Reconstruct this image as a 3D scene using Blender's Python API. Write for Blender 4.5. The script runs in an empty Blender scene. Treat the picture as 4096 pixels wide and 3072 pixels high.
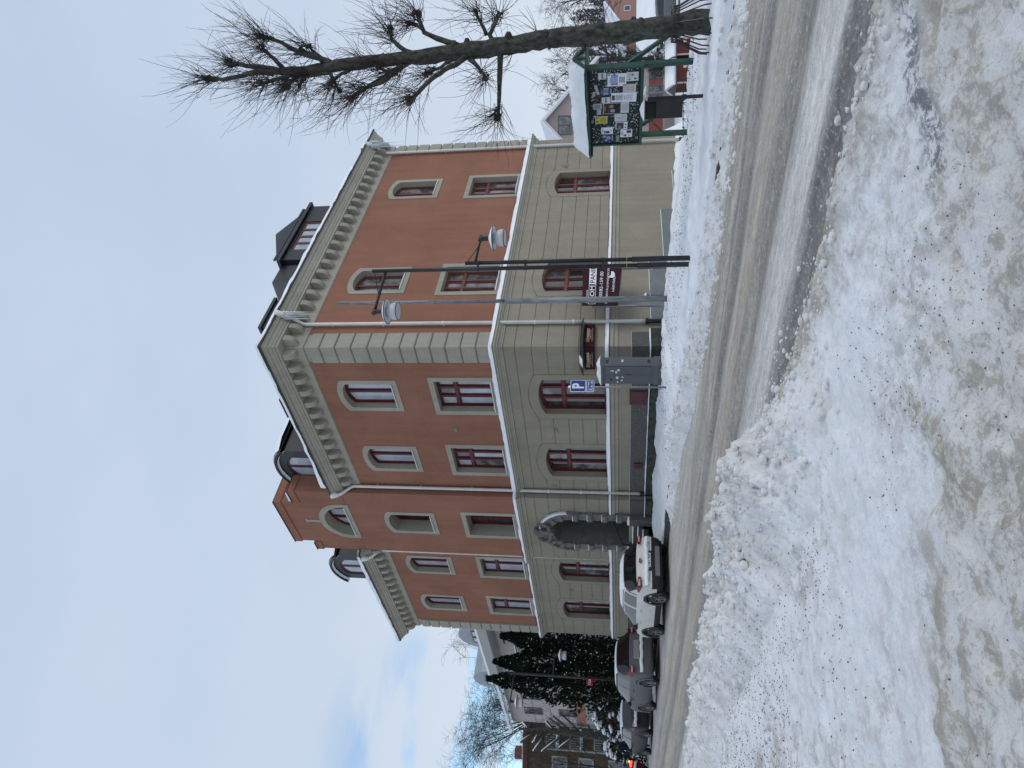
import bpy, math, random
import numpy as np
from mathutils import Matrix, Vector
random.seed(7); rng = np.random.default_rng(7)
R = math.radians
sc = bpy.context.scene
col = sc.collection

# ------------------------------------------------------------------ camera (phone held upright, file stored sideways)
CAM = Vector((-15.7514, -14.3533, 1.6))
yaw, pitch, roll = R(45.3607), R(8.8226), R(0.196)
Fw = Vector((math.cos(pitch) * math.cos(yaw), math.cos(pitch) * math.sin(yaw), math.sin(pitch)))
r0 = Vector((math.sin(yaw), -math.cos(yaw), 0)); u0 = r0.cross(Fw)
Rt = r0 * math.cos(roll) + u0 * math.sin(roll); Up = -r0 * math.sin(roll) + u0 * math.cos(roll)
cd = bpy.data.cameras.new('camera'); cam = bpy.data.objects.new('camera', cd); col.objects.link(cam)
X_, Y_, Z_ = -Up, Rt, -Fw
cam.matrix_world = Matrix(((X_.x, Y_.x, Z_.x, CAM.x), (X_.y, Y_.y, Z_.y, CAM.y), (X_.z, Y_.z, Z_.z, CAM.z), (0, 0, 0, 1)))
cd.sensor_fit = 'HORIZONTAL'; cd.sensor_width = 36; cd.lens = 36 * 2851.14 / 4096; cd.clip_start = 0.05; cd.clip_end = 6000
sc.camera = cam

# ------------------------------------------------------------------ sky, sun, exposure
SUN_EL, SUN_AZ = R(34), R(-68)          # direction towards the sun in the xy plane: (cos az, sin az)
wd = bpy.data.worlds.new('World'); sc.world = wd; wd.use_nodes = True
nt = wd.node_tree; nt.nodes.clear()
def wn(t, **k):
    n = nt.nodes.new(t)
    for a, b in k.items(): setattr(n, a, b)
    return n
L = nt.links.new
tc = wn('ShaderNodeTexCoord'); out = wn('ShaderNodeOutputWorld'); bg = wn('ShaderNodeBackground'); bg.inputs[1].default_value = 0.1
sky = wn('ShaderNodeTexSky', sky_type='NISHITA', sun_disc=False, sun_elevation=SUN_EL, sun_rotation=R(90) - SUN_AZ, air_density=1.0, dust_density=0.6, ozone_density=2.0)
mp = wn('ShaderNodeMapping'); mp.inputs['Scale'].default_value = (1.5, 1.5, 3.2); mp.inputs['Location'].default_value = (.37, .2, .1); mp.inputs['Rotation'].default_value = (0, 0, R(20))
n1 = wn('ShaderNodeTexNoise'); n1.inputs['Scale'].default_value = 1.1; n1.inputs['Detail'].default_value = 6; n1.inputs['Roughness'].default_value = .46
ramp = wn('ShaderNodeValToRGB'); ramp.color_ramp.elements[0].position = .3; ramp.color_ramp.elements[1].position = .72
ramp.color_ramp.elements[0].color = (5.4, 6.55, 8.4, 1); ramp.color_ramp.elements[1].color = (7.0, 7.95, 9.3, 1)
# brighter, thinner cloud towards the horizon
sep = wn('ShaderNodeSeparateXYZ'); mr = wn('ShaderNodeMapRange'); mr.inputs['From Min'].default_value = .0; mr.inputs['From Max'].default_value = .5; mr.inputs['To Min'].default_value = 1; mr.inputs['To Max'].default_value = 0
pale = wn('ShaderNodeMixRGB'); pale.inputs['Color2'].default_value = (8.1, 8.8, 9.6, 1)
ml = wn('ShaderNodeMath', operation='MULTIPLY'); ml.inputs[1].default_value = .75
# a gap in the cloud low in the north-west where blue sky shows
dot = wn('ShaderNodeVectorMath', operation='DOT_PRODUCT'); dd = Vector((.283, .935, .215)).normalized(); dot.inputs[1].default_value = dd
mg = wn('ShaderNodeMapRange'); mg.inputs['From Min'].default_value = .985; mg.inputs['From Max'].default_value = .999; mg.interpolation_type = 'SMOOTHSTEP'
n2 = wn('ShaderNodeTexNoise'); n2.inputs['Scale'].default_value = 5; n2.inputs['Detail'].default_value = 5
mp2 = wn('ShaderNodeMapping'); mp2.inputs['Scale'].default_value = (1, 1, 3.5)
mg2 = wn('ShaderNodeMapRange'); mg2.inputs['From Min'].default_value = .4; mg2.inputs['From Max'].default_value = .62; mg2.interpolation_type = 'SMOOTHSTEP'
gm = wn('ShaderNodeMath', operation='MULTIPLY'); cov = wn('ShaderNodeMath', operation='SUBTRACT'); cov.inputs[0].default_value = .97; cov.use_clamp = True
mix = wn('ShaderNodeMixRGB')
blu = wn('ShaderNodeMixRGB', blend_type='MULTIPLY'); blu.inputs[0].default_value = 1; blu.inputs[2].default_value = (1.9, 2.0, 1.95, 1)
L(tc.outputs['Generated'], mp.inputs[0]); L(mp.outputs[0], n1.inputs[0]); L(n1.outputs['Fac'], ramp.inputs[0])
L(tc.outputs['Generated'], sep.inputs[0]); L(sep.outputs['Z'], mr.inputs[0]); L(mr.outputs[0], ml.inputs[0]); L(ml.outputs[0], pale.inputs[0]); L(ramp.outputs[0], pale.inputs['Color1'])
L(tc.outputs['Generated'], dot.inputs[0]); L(dot.outputs['Value'], mg.inputs[0]); L(tc.outputs['Generated'], mp2.inputs[0]); L(mp2.outputs[0], n2.inputs[0]); L(n2.outputs['Fac'], mg2.inputs[0])
L(mg.outputs[0], gm.inputs[0]); L(mg2.outputs[0], gm.inputs[1]); L(gm.outputs[0], cov.inputs[1])
L(sky.outputs[0], blu.inputs[1]); L(cov.outputs[0], mix.inputs[0]); L(blu.outputs[0], mix.inputs[1]); L(pale.outputs[0], mix.inputs[2]); L(mix.outputs[0], bg.inputs[0]); L(bg.outputs[0], out.inputs[0])
sl = bpy.data.lights.new('sun', 'SUN'); sl.energy = .9; sl.angle = R(25); sl.color = (1, .95, .88)
so = bpy.data.objects.new('sun', sl); col.objects.link(so)
sdir = Vector((math.cos(SUN_AZ) * math.cos(SUN_EL), math.sin(SUN_AZ) * math.cos(SUN_EL), math.sin(SUN_EL)))
so.rotation_euler = sdir.to_track_quat('Z', 'Y').to_euler()
vs = sc.view_settings; vs.view_transform = 'Standard'; vs.look = 'None'; vs.gamma = 1; vs.exposure = -0.1; vs.use_curve_mapping = False

# ------------------------------------------------------------------ materials
MATS = {}
def mat(name, c, rough=.75, c2=None, nscale=3., ndet=6., bump=0., bscale=30., metal=0., ior=1.45, emit=None, stretch=None, lo=.35, hi=.65, spec=None):
    if name in MATS: return MATS[name]
    m = bpy.data.materials.new(name); m.use_nodes = True; t = m.node_tree; b = t.nodes['Principled BSDF']
    b.inputs['Base Color'].default_value = (*c, 1); b.inputs['Roughness'].default_value = rough; b.inputs['Metallic'].default_value = metal; b.inputs['IOR'].default_value = ior
    if spec is not None: b.inputs['Specular IOR Level'].default_value = spec
    if emit: b.inputs['Emission Color'].default_value = (*emit[:3], 1); b.inputs['Emission Strength'].default_value = emit[3]
    tcn = None
    def coords():
        nonlocal tcn
        if tcn is None:
            q = t.nodes.new('ShaderNodeTexCoord'); tcn = q.outputs['Object']
            if stretch:
                mm = t.nodes.new('ShaderNodeMapping'); mm.inputs['Scale'].default_value = stretch; t.links.new(tcn, mm.inputs[0]); tcn = mm.outputs[0]
        return tcn
    if c2:
        n = t.nodes.new('ShaderNodeTexNoise'); n.inputs['Scale'].default_value = nscale; n.inputs['Detail'].default_value = ndet; n.inputs['Roughness'].default_value = .6
        r = t.nodes.new('ShaderNodeValToRGB'); r.color_ramp.elements[0].position = lo; r.color_ramp.elements[1].position = hi
        r.color_ramp.elements[0].color = (*c, 1); r.color_ramp.elements[1].color = (*c2, 1)
        t.links.new(coords(), n.inputs[0]); t.links.new(n.outputs['Fac'], r.inputs[0]); t.links.new(r.outputs[0], b.inputs['Base Color'])
    if bump:
        n = t.nodes.new('ShaderNodeTexNoise'); n.inputs['Scale'].default_value = bscale; n.inputs['Detail'].default_value = 4
        bu = t.nodes.new('ShaderNodeBump'); bu.inputs['Strength'].default_value = bump; bu.inputs['Distance'].default_value = .02
        t.links.new(coords(), n.inputs[0]); t.links.new(n.outputs['Fac'], bu.inputs['Height']); t.links.new(bu.outputs[0], b.inputs['Normal'])
    MATS[name] = m
    return m
def plaster(name, c, dark=.86, warm=1.0):
    """rendered wall: large soft weather stains, fine grain, faint streaks"""
    m = bpy.data.materials.new(name); m.use_nodes = True; t = m.node_tree; b = t.nodes['Principled BSDF']; b.inputs['Roughness'].default_value = .92; b.inputs['Specular IOR Level'].default_value = .2
    q = t.nodes.new('ShaderNodeTexCoord')
    def noise(scale, det, stretch=None):
        n = t.nodes.new('ShaderNodeTexNoise'); n.inputs['Scale'].default_value = scale; n.inputs['Detail'].default_value = det; n.inputs['Roughness'].default_value = .62
        if stretch:
            mm = t.nodes.new('ShaderNodeMapping'); mm.inputs['Scale'].default_value = stretch; t.links.new(q.outputs['Object'], mm.inputs[0]); t.links.new(mm.outputs[0], n.inputs[0])
        else: t.links.new(q.outputs['Object'], n.inputs[0])
        return n.outputs['Fac']
    def rmp(f, a, bb, ca, cb):
        r = t.nodes.new('ShaderNodeValToRGB'); r.color_ramp.elements[0].position = a; r.color_ramp.elements[1].position = bb
        r.color_ramp.elements[0].color = (*ca, 1); r.color_ramp.elements[1].color = (*cb, 1); t.links.new(f, r.inputs[0]); return r.outputs[0]
    def mul(a, bb):
        x = t.nodes.new('ShaderNodeMixRGB'); x.blend_type = 'MULTIPLY'; x.inputs[0].default_value = 1; t.links.new(a, x.inputs[1]); t.links.new(bb, x.inputs[2]); return x.outputs[0]
    d = tuple(v * dark for v in c)
    base = rmp(noise(.55, 5), .32, .7, d, tuple(min(1, v * 1.06) for v in c))
    g = rmp(noise(9, 5), .3, .7, (.93,) * 3, (1.04,) * 3)
    s = rmp(noise(1.3, 6, (2.2, 2.2, .22)), .36, .62, (.9, .9, .9), (1, 1, 1))
    t.links.new(mul(mul(base, g), s), b.inputs['Base Color'])
    bu = t.nodes.new('ShaderNodeBump'); bu.inputs['Strength'].default_value = .25; bu.inputs['Distance'].default_value = .01
    t.links.new(noise(45, 4), bu.inputs['Height']); t.links.new(bu.outputs[0], b.inputs['Normal'])
    MATS[name] = m; return m

M_orange = plaster('terracotta render', (.29, .138, .091), .85)
M_beige = plaster('beige render', (.295, .266, .207), .88)
M_beige2 = plaster('beige render trim', (.36, .337, .275), .86)
M_grey_patch = plaster('grey plinth paint', (.2, .215, .22), .9)
M_granite = mat('granite', (.035, .034, .033), .9, (.15, .145, .14), nscale=45, ndet=3, bump=.7, bscale=40)
M_dkstone = mat('dark foundation stone', (.022, .026, .02), .92, (.06, .063, .055), nscale=5, bump=.4, bscale=20)
M_portal = mat('weathered portal stone', (.085, .082, .076), .9, (.19, .185, .17), nscale=6, bump=.5, bscale=25)
M_red = mat('dark red paint', (.075, .008, .012), .5, (.11, .016, .02), nscale=3)
M_red_lit = mat('dark red paint lit side', (.12, .038, .032), .55, (.16, .05, .04), nscale=3)  # browner copy of the dark red, with the lit facade's light in its colour
M_flash = mat('red metal flashing', (.05, .01, .012), .5)
M_black = mat('black painted steel', (.008, .009, .011), .38, (.02, .021, .024), nscale=5)
M_roof = mat('black sheet roof', (.014, .016, .021), .42, (.024, .027, .034), nscale=1.5)
M_white_pipe = mat('off white pipe enamel', (.62, .62, .58), .4, (.7, .7, .66), nscale=2)
M_snow = mat('snow', (.80, .825, .86), .7, (.88, .9, .93), nscale=6, bump=.5, bscale=60)
M_ice = mat('ice', (.6, .66, .7), .12, ior=1.31)
M_galv = mat('galvanised steel', (.13, .14, .15), .5, (.26, .275, .29), nscale=4, metal=.4, stretch=(6, 6, .8))
M_cab = mat('grey cabinet paint', (.075, .082, .095), .5, (.095, .103, .116), nscale=2)
M_cabd = mat('dark cabinet seam', (.02, .022, .026), .6)
M_conc = mat('stained concrete', (.05, .052, .048), .9, (.13, .132, .125), nscale=7, bump=.5)
M_green = mat('dark green board paint', (.006, .04, .028), .45, (.012, .06, .042), nscale=4)
M_board = mat('blackish green pinboard', (.004, .012, .011), .75, (.012, .022, .02), nscale=8)
M_bark = mat('grey bark', (.022, .021, .017), .95, (.085, .085, .07), nscale=14, bump=1.0, bscale=22, stretch=(1, 1, .6))
M_twig = mat('reddish twig', (.03, .018, .014), .8)
M_bark2 = mat('dark bark', (.02, .018, .016), .95, (.05, .048, .045), nscale=9)
def glass(name, c, c2, sc_=1.1, ior=1.75):
    return mat(name, c, .04, c2, nscale=sc_, ndet=3, ior=ior, lo=.42, hi=.6)
G_dark = glass('window glass over dark room', (.012, .013, .014), (.05, .052, .05), 1.6, 1.9)
G_sky_blind = glass('pale blind glass with painted sky', (.30, .33, .37), (.42, .45, .5), .9, 1.7)  # pale blue base paints in the sky reflection along with the blind
G_mid = glass('window glass over net curtain', (.05, .055, .058), (.2, .21, .21), 2.3, 1.8)

# ------------------------------------------------------------------ mesh helpers
class MB:
    def __init__(s): s.v = []; s.f = []
    def add(s, vs, fs):
        o = len(s.v); s.v += [tuple(p) for p in vs]; s.f += [tuple(i + o for i in f) for f in fs]
    def box(s, a, b, fn=None, ch=0.):
        (x0, y0, z0), (x1, y1, z1) = a, b
        P = [(x0, y0, z0), (x1, y0, z0), (x1, y1, z0), (x0, y1, z0), (x0, y0, z1), (x1, y0, z1), (x1, y1, z1), (x0, y1, z1)]
        if fn: P = [fn(*p) for p in P]
        s.add(P, [(0, 3, 2, 1), (4, 5, 6, 7), (0, 1, 5, 4), (1, 2, 6, 5), (2, 3, 7, 6), (3, 0, 4, 7)])
    def prism(s, poly, o0, o1, fn):
        """poly of (s,z); extruded from depth o0 to o1 through fn(s,o,z)"""
        n = len(poly); P = [fn(a, o0, z) for a, z in poly] + [fn(a, o1, z) for a, z in poly]
        s.add(P, [tuple(range(n)), tuple(range(2 * n - 1, n - 1, -1))] + [(i, (i + 1) % n, (i + 1) % n + n, i + n) for i in range(n)])
    def ring(s, outer, inner, o0, o1, fn, closed=True):
        n = len(outer); P = []
        for o in (o0, o1):
            P += [fn(a, o, z) for a, z in outer] + [fn(a, o, z) for a, z in inner]
        fs = []
        for i in range(n if closed else n - 1):
            j = (i + 1) % n
            fs += [(i, j, n + j, n + i), (2 * n + i, 3 * n + i, 3 * n + j, 2 * n + j), (i, 2 * n + i, 2 * n + j, j), (n + i, n + j, 3 * n + j, 3 * n + i)]
        if not closed: fs += [(0, n, 3 * n, 2 * n), (n - 1, 3 * n - 1, 4 * n - 1, 2 * n - 1)]
        s.add(P, fs)
    def tube(s, pts, rad, n=8, cap=True):
        pts = [Vector(p) for p in pts]; k = len(pts)
        if not hasattr(rad, '__len__'): rad = [rad] * k
        P = []; prev = None
        for i, p in enumerate(pts):
            d = (pts[min(i + 1, k - 1)] - pts[max(i - 1, 0)])
            d = d.normalized() if d.length > 1e-9 else Vector((0, 0, 1))
            if prev is None:
                a = Vector((0, 0, 1)) if abs(d.z) < .9 else Vector((1, 0, 0)); a = d.cross(a).normalized()
            else:
                a = (prev - d * prev.dot(d)); a = a.normalized() if a.length > 1e-6 else d.orthogonal().normalized()
            prev = a; b = d.cross(a)
            for j in range(n):
                t = 2 * math.pi * j / n; P.append(p + (a * math.cos(t) + b * math.sin(t)) * rad[i])
        fs = [(i * n + j, i * n + (j + 1) % n, (i + 1) * n + (j + 1) % n, (i + 1) * n + j) for i in range(k - 1) for j in range(n)]
        if cap: fs += [tuple(range(n - 1, -1, -1)), tuple((k - 1) * n + j for j in range(n))]
        s.add(P, fs)
    def lathe(s, prof, n=20, c=(0, 0, 0), fn=None, a0=0, a1=2 * math.pi):
        full = abs(a1 - a0 - 2 * math.pi) < 1e-6; m = n if full else n + 1; P = []
        for r, z in prof:
            for j in range(m):
                t = a0 + (a1 - a0) * j / n; q = (c[0] + r * math.cos(t), c[1] + r * math.sin(t), c[2] + z); P.append(fn(*q) if fn else q)
        s.add(P, [(i * m + j, i * m + (j + 1) % m, (i + 1) * m + (j + 1) % m, (i + 1) * m + j) for i in range(len(prof) - 1) for j in range(n)])
    def sweep(s, path, prof, cap=True):
        """path 2D, profile (offset to the left of travel, z); mitred"""
        path = [Vector(p) for p in path]; k = len(path); N = []
        for i in range(k):
            ns = []
            if i > 0: d = (path[i] - path[i - 1]).normalized(); ns.append(Vector((-d.y, d.x)))
            if i < k - 1: d = (path[i + 1] - path[i]).normalized(); ns.append(Vector((-d.y, d.x)))
            n = ns[0] if len(ns) == 1 else (ns[0] + ns[1]) / (1 + ns[0].dot(ns[1]))
            N.append(n)
        m = 0; P = []
        for i in range(k):
            pr = prof(i) if callable(prof) else prof
            for o, z in pr: q = path[i] + N[i] * o; P.append((q.x, q.y, z))
            m = len(pr)
        fs = [(i * m + j, i * m + j + 1, (i + 1) * m + j + 1, (i + 1) * m + j) for i in range(k - 1) for j in range(m - 1)]
        if cap: fs += [tuple(range(m)), tuple((k - 1) * m + j for j in range(m - 1, -1, -1))]
        s.add(P, fs)
    def build(s, name, m, parent=None, smooth=False):
        me = bpy.data.meshes.new(name); me.from_pydata(s.v, [], s.f); me.update()
        o = bpy.data.objects.new(name, me); col.objects.link(o)
        if m: me.materials.append(m)
        if parent: o.parent = parent
        if smooth: me.polygons.foreach_set('use_smooth', [True] * len(me.polygons))
        return o
def empty(name, loc=(0, 0, 0), rz=0.):
    o = bpy.data.objects.new(name, None); col.objects.link(o); o.location = loc; o.rotation_euler = (0, 0, rz); o.empty_display_size = .3
    return o
def tag(o, label, cat, group=None):
    o['label'] = label; o['category'] = cat
    if group: o['group'] = group
    return o
def kind(o, k): o['kind'] = k; return o
def dup(o, parent=None):
    c = o.copy(); col.objects.link(c); c.parent = parent
    for ch in o.children: dup(ch, c)
    return c
# lettering is made once, before the scene grows
TXT = {}
def make_text(body, bold=0., width=1.):
    key = (body, bold)
    cu = bpy.data.curves.new('letters', 'FONT'); cu.body = body; cu.size = 1; cu.align_x = 'LEFT'; cu.offset = bold; cu.resolution_u = 3
    ob = bpy.data.objects.new('letters', cu); col.objects.link(ob)
    me = bpy.data.meshes.new_from_object(ob.evaluated_get(bpy.context.evaluated_depsgraph_get()))
    bpy.data.objects.remove(ob); bpy.data.curves.remove(cu)
    co = np.zeros(len(me.vertices) * 3); me.vertices.foreach_get('co', co); co = co.reshape(-1, 3)
    co -= [co[:, 0].min(), co[:, 1].min(), 0]; TXT[key] = (co, [tuple(p.vertices) for p in me.polygons]); bpy.data.meshes.remove(me)
for b_, w_ in [('COM', .01), ('PANIE', .01), ('COMPANIE', .01), ('0582-159 00', .005), ('TIDSBESTÄLLNING/DROPIN', .005), ('HÅRVÅRD', .005), ('SALONG', .0), ('P', .035), ('4 tim', .02), ('8-18', .02), ('DMY 96A', .01), ('12,6', .03), ('KIA', .02), ('ING', .03)]: make_text(b_, w_)
def text(name, body, bold, x0, x1, z0, z1, y, m, parent, fn=None):
    """letters filling the rectangle x0..x1, z0..z1 of the plane y (seen from -y)"""
    co, fs = TXT[(body, bold)]
    w, h = co[:, 0].max(), co[:, 1].max()
    mb = MB(); P = [(x0 + c[0] / w * (x1 - x0), y, z0 + c[1] / h * (z1 - z0)) for c in co]
    if fn: P = [fn(*p) for p in P]
    mb.add(P, fs); return mb.build(name, m, parent)

# vectorised value noise
def _h(ix, iy, s):
    n = (ix.astype(np.int64) * 374761393 + iy.astype(np.int64) * 668265263 + s * 1442695041) & 0xffffffff
    n = ((n ^ (n >> 13)) * 1274126177) & 0xffffffff
    return ((n ^ (n >> 16)) & 0xffff) / 65535.0
def vnoise(x, y, s=0):
    ix = np.floor(x); iy = np.floor(y); fx = x - ix; fy = y - iy
    fx = fx * fx * fx * (fx * (fx * 6 - 15) + 10); fy = fy * fy * fy * (fy * (fy * 6 - 15) + 10)
    a = _h(ix, iy, s); b = _h(ix + 1, iy, s); c = _h(ix, iy + 1, s); d = _h(ix + 1, iy + 1, s)
    return (a * (1 - fx) + b * fx) * (1 - fy) + (c * (1 - fx) + d * fx) * fy - .5
def fbm(x, y, s=0, oct=4, g=.5):
    r = 0; a = 1.
    for i in range(oct): r = r + a * vnoise(x * 2 ** i + 17.3 * i, y * 2 ** i - 9.1 * i, s + i); a *= g
    return r
def sstep(a, b, x):
    t = np.clip((x - a) / (b - a), 0, 1); return t * t * (3 - 2 * t)

# ------------------------------------------------------------------ ground, road, pavement
def kerb_x(y): return np.interp(y, [-60, -9, -6, -3, 0, 4, 60], [-5.4, -5.3, -5.1, -4.3, -3.1, -2.7, -2.6])
def road_z(y): return np.interp(y, [-60, -12, 0, 7, 14, 21, 60, 120], [-.1, .06, .1, .13, .22, .2, .25, .3])
def terrain(x, y):
    xp = np.clip(x, 0, 30); yn = np.clip(-y, 0, 7)
    z = .42 - .095 * xp - .02 * xp * yn
    z = np.where(y > 0, .42 - .095 * xp * sstep(26, 14, y), z)
    z = z - .27 * sstep(-2.5, -7, y) * sstep(-3, -1, x)
    z = np.maximum(z, -1.95)
    d = np.hypot(x, y); right = sstep(0, 12, x - y * .9)
    z = z - right * .0125 * np.clip(d - 45, 0, 260) + sstep(240, 420, d) * right * 22
    return z
def lot_z(x, y):
    z = .02 + .1 * sstep(-13.2, -11.1, x) + fbm(x * .35, y * .35, 3, 3) * .09 + fbm(x * 1.7, y * 1.7, 5, 3) * .035
    return z
def bank_h(x, y):
    """ploughed snow ridge between the square and the road"""
    cx = np.interp(y, [-12, -9.6, -8, -5, 0, 8, 40], [-11.4, -11.5, -11.2, -11.05, -11.1, -11.1, -11.1])
    w = np.interp(y, [-12, -9.4, -8, -5, 0, 40], [.3, .75, 1.05, .95, .9, .85])
    hgt = np.interp(y, [-13, -10.6, -9.8, -8.9, -7.5, -6.6, -5, -2, 2, 40], [0., .03, .14, .38, .52, .34, .38, .3, .24, .22])
    u = (x - cx) / w
    h = np.clip(1 - u * u, 0, 1) ** .8 * hgt
    h = h * (1 + .75 * fbm(x * 1.6, y * 1.6, 11, 4, .55))
    return h, hgt * np.clip(1.15 - np.abs(u), 0, 1)
def lumps(x, y, s=21):
    r = np.abs(fbm(x * 4.2, y * 4.2, s, 3, .55)) * .5 + .5 * np.abs(fbm(x * 11, y * 11, s + 5, 3, .55)); return r
def grid_mesh(name, xs, ys, zf, m, smooth=True):
    X, Y = np.meshgrid(xs, ys); Z = zf(X, Y); nx, ny = len(xs), len(ys)
    co = np.stack([X, Y, Z], -1).reshape(-1, 3)
    i = (np.arange(ny - 1)[:, None] * nx + np.arange(nx - 1)[None, :]).reshape(-1)
    F = np.stack([i, i + 1, i + nx + 1, i + nx], -1)
    me = bpy.data.meshes.new(name); me.vertices.add(len(co)); me.vertices.foreach_set('co', co.reshape(-1))
    me.loops.add(F.size); me.loops.foreach_set('vertex_index', F.reshape(-1).astype(np.int32))
    me.polygons.add(len(F)); me.polygons.foreach_set('loop_start', np.arange(0, F.size, 4, dtype=np.int32)); me.polygons.foreach_set('loop_total', np.full(len(F), 4, np.int32))
    me.update(calc_edges=True); me.materials.append(m)
    if smooth: me.polygons.foreach_set('use_smooth', [True] * len(F))
    o = bpy.data.objects.new(name, me); col.objects.link(o); return o
def axis(*segs):
    """segments (start, stop, step)"""
    r = []
    for a, b, d in segs: r += list(np.arange(a, b - 1e-6, d))
    return np.array(r + [segs[-1][1]])

def node_mat(name):
    m = bpy.data.materials.new(name); m.use_nodes = True; t = m.node_tree; b = t.nodes['Principled BSDF']; q = t.nodes.new('ShaderNodeTexCoord').outputs['Object']
    class K: pass
    k = K(); k.m = m; k.t = t; k.b = b; k.q = q
    def mapping(sc_, rot=(0, 0, 0)):
        n = t.nodes.new('ShaderNodeMapping'); n.inputs['Scale'].default_value = sc_; n.inputs['Rotation'].default_value = rot; t.links.new(q, n.inputs[0]); return n.outputs[0]
    def noise(scale, det=5, rough=.6, vec=None, dist=0.):
        n = t.nodes.new('ShaderNodeTexNoise'); n.inputs['Scale'].default_value = scale; n.inputs['Detail'].default_value = det; n.inputs['Roughness'].default_value = rough; n.inputs['Distortion'].default_value = dist
        t.links.new(vec or q, n.inputs[0]); return n.outputs['Fac']
    def ramp(f, *st):
        r = t.nodes.new('ShaderNodeValToRGB'); e = r.color_ramp.elements
        while len(e) < len(st): e.new(.5)
        for el, (p, c) in zip(e, st): el.position = p; el.color = (*(c if hasattr(c, '__len__') else (c,) * 3), 1)
        t.links.new(f, r.inputs[0]); return r.outputs[0]
    def mix(f, a, b2, mode='MIX'):
        n = t.nodes.new('ShaderNodeMixRGB'); n.blend_type = mode
        for i, v in ((0, f), (1, a), (2, b2)):
            if isinstance(v, (int, float)): n.inputs[i].default_value = v if i == 0 else (v, v, v, 1)
            elif isinstance(v, tuple): n.inputs[i].default_value = (*v, 1)
            else: t.links.new(v, n.inputs[i])
        return n.outputs[0]
    def math_(op, a, b2=0., clamp=False):
        n = t.nodes.new('ShaderNodeMath'); n.operation = op; n.use_clamp = clamp
        for i, v in ((0, a), (1, b2)):
            if isinstance(v, (int, float)): n.inputs[i].default_value = v
            else: t.links.new(v, n.inputs[i])
        return n.outputs[0]
    def bump(h, st, dist=.02):
        n = t.nodes.new('ShaderNodeBump'); n.inputs['Strength'].default_value = st; n.inputs['Distance'].default_value = dist; t.links.new(h, n.inputs['Height']); t.links.new(n.outputs[0], b.inputs['Normal'])
    k.mapping, k.noise, k.ramp, k.mix, k.math, k.bump = mapping, noise, ramp, mix, math_, bump
    def sep():
        n = t.nodes.new('ShaderNodeSeparateXYZ'); t.links.new(q, n.inputs[0]); return n.outputs
    k.sep = sep
    def color(c): t.links.new(c, b.inputs['Base Color'])
    k.color = color
    b.inputs['Roughness'].default_value = .85; b.inputs['Specular IOR Level'].default_value = .25
    return k
WHITE = (.80, .835, .875); DIRT = (.40, .365, .31); DIRT2 = (.55, .53, .49)
# trodden snow of the square: white with trampled beige dirt, most of it on the path and along the plough edge
k = node_mat('trodden dirty snow')
sx, sy, sz = k.sep()
big = k.noise(.55, 4); med = k.noise(5.5, 10, .78); fine = k.noise(26, 8, .8); patch = k.noise(1.5, 6, .68)
path = k.ramp(k.math('ADD', k.math('MULTIPLY', k.math('ADD', k.math('ADD', sx, sy), 24.55), -.9), k.math('MULTIPLY', patch, 1.0)), (.32, 0.), (.72, 1.))
edge = k.ramp(k.math('ADD', k.math('MULTIPLY', k.math('ADD', sx, 11.62), 1.6), k.math('MULTIPLY', k.math('SUBTRACT', patch, .5), 1.6)), (.3, 0.), (.75, 1.))
zone = k.math('MAXIMUM', k.math('MAXIMUM', k.math('MULTIPLY', path, .9), edge), k.ramp(big, (.42, .2), (.58, .8)))
dm = k.math('ADD', k.math('MULTIPLY', med, .55), k.math('MULTIPLY', fine, .45))
d1 = k.math('MULTIPLY', k.ramp(k.math('ADD', dm, k.math('MULTIPLY', k.math('SUBTRACT', patch, .5), .28)), (.485, .0), (.55, 1.)), zone)
speck = k.math('MULTIPLY', k.ramp(k.noise(60, 5, .8), (.56, 0.), (.63, .9)), k.math('MAXIMUM', zone, .2))
def streak(x0, y0, x1, y1, w, amp=.5):
    L_ = math.hypot(x1 - x0, y1 - y0); tx, ty = (x1 - x0) / L_, (y1 - y0) / L_
    al = k.math('ADD', k.math('MULTIPLY', k.math('SUBTRACT', sx, x0), tx), k.math('MULTIPLY', k.math('SUBTRACT', sy, y0), ty))
    ac = k.math('ADD', k.math('MULTIPLY', k.math('SUBTRACT', sx, x0), -ty), k.math('MULTIPLY', k.math('SUBTRACT', sy, y0), tx))
    ac = k.math('ABSOLUTE', k.math('ADD', ac, k.math('MULTIPLY', k.math('SUBTRACT', patch, .5), w * 2.5)))
    e1 = k.ramp(k.math('DIVIDE', al, L_), (.0, 0.), (.12, 1.), (.88, 1.), (1., 0.)); e2 = k.ramp(k.math('DIVIDE', ac, w), (.3, 1.), (1., 0.))
    return k.math('MULTIPLY', k.math('MULTIPLY', e1, e2), k.ramp(dm, (.47 - amp * .08, 0.), (.53, 1.)))
base = k.mix(k.ramp(fine, (.38, 0.), (.52, 1.)), (.68, .695, .715), (.86, .87, .885))
cdirt = k.mix(k.ramp(fine, (.35, 0.), (.68, 1.)), (.25, .215, .165), (.5, .465, .405))
base = k.mix(k.math('MULTIPLY', path, k.ramp(patch, (.35, .25), (.6, .75))), base, (.62, .59, .535)); base = k.mix(k.math('MULTIPLY', edge, k.ramp(fine, (.35, .9), (.6, .45))), base, (.47, .43, .37)); c1 = k.mix(k.math('MULTIPLY', d1, .95), base, cdirt); c1 = k.mix(k.math('MULTIPLY', speck, .6), c1, (.36, .325, .275))
c1 = k.mix(k.math('MULTIPLY', streak(-12.6, -11.15, -13.75, -11.52, .14), .85), c1, (.36, .32, .25))
c1 = k.mix(k.math('MULTIPLY', streak(-11.3, -12.95, -12.35, -12.3, .16, -.1), .9), c1, (.17, .175, .19))
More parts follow.
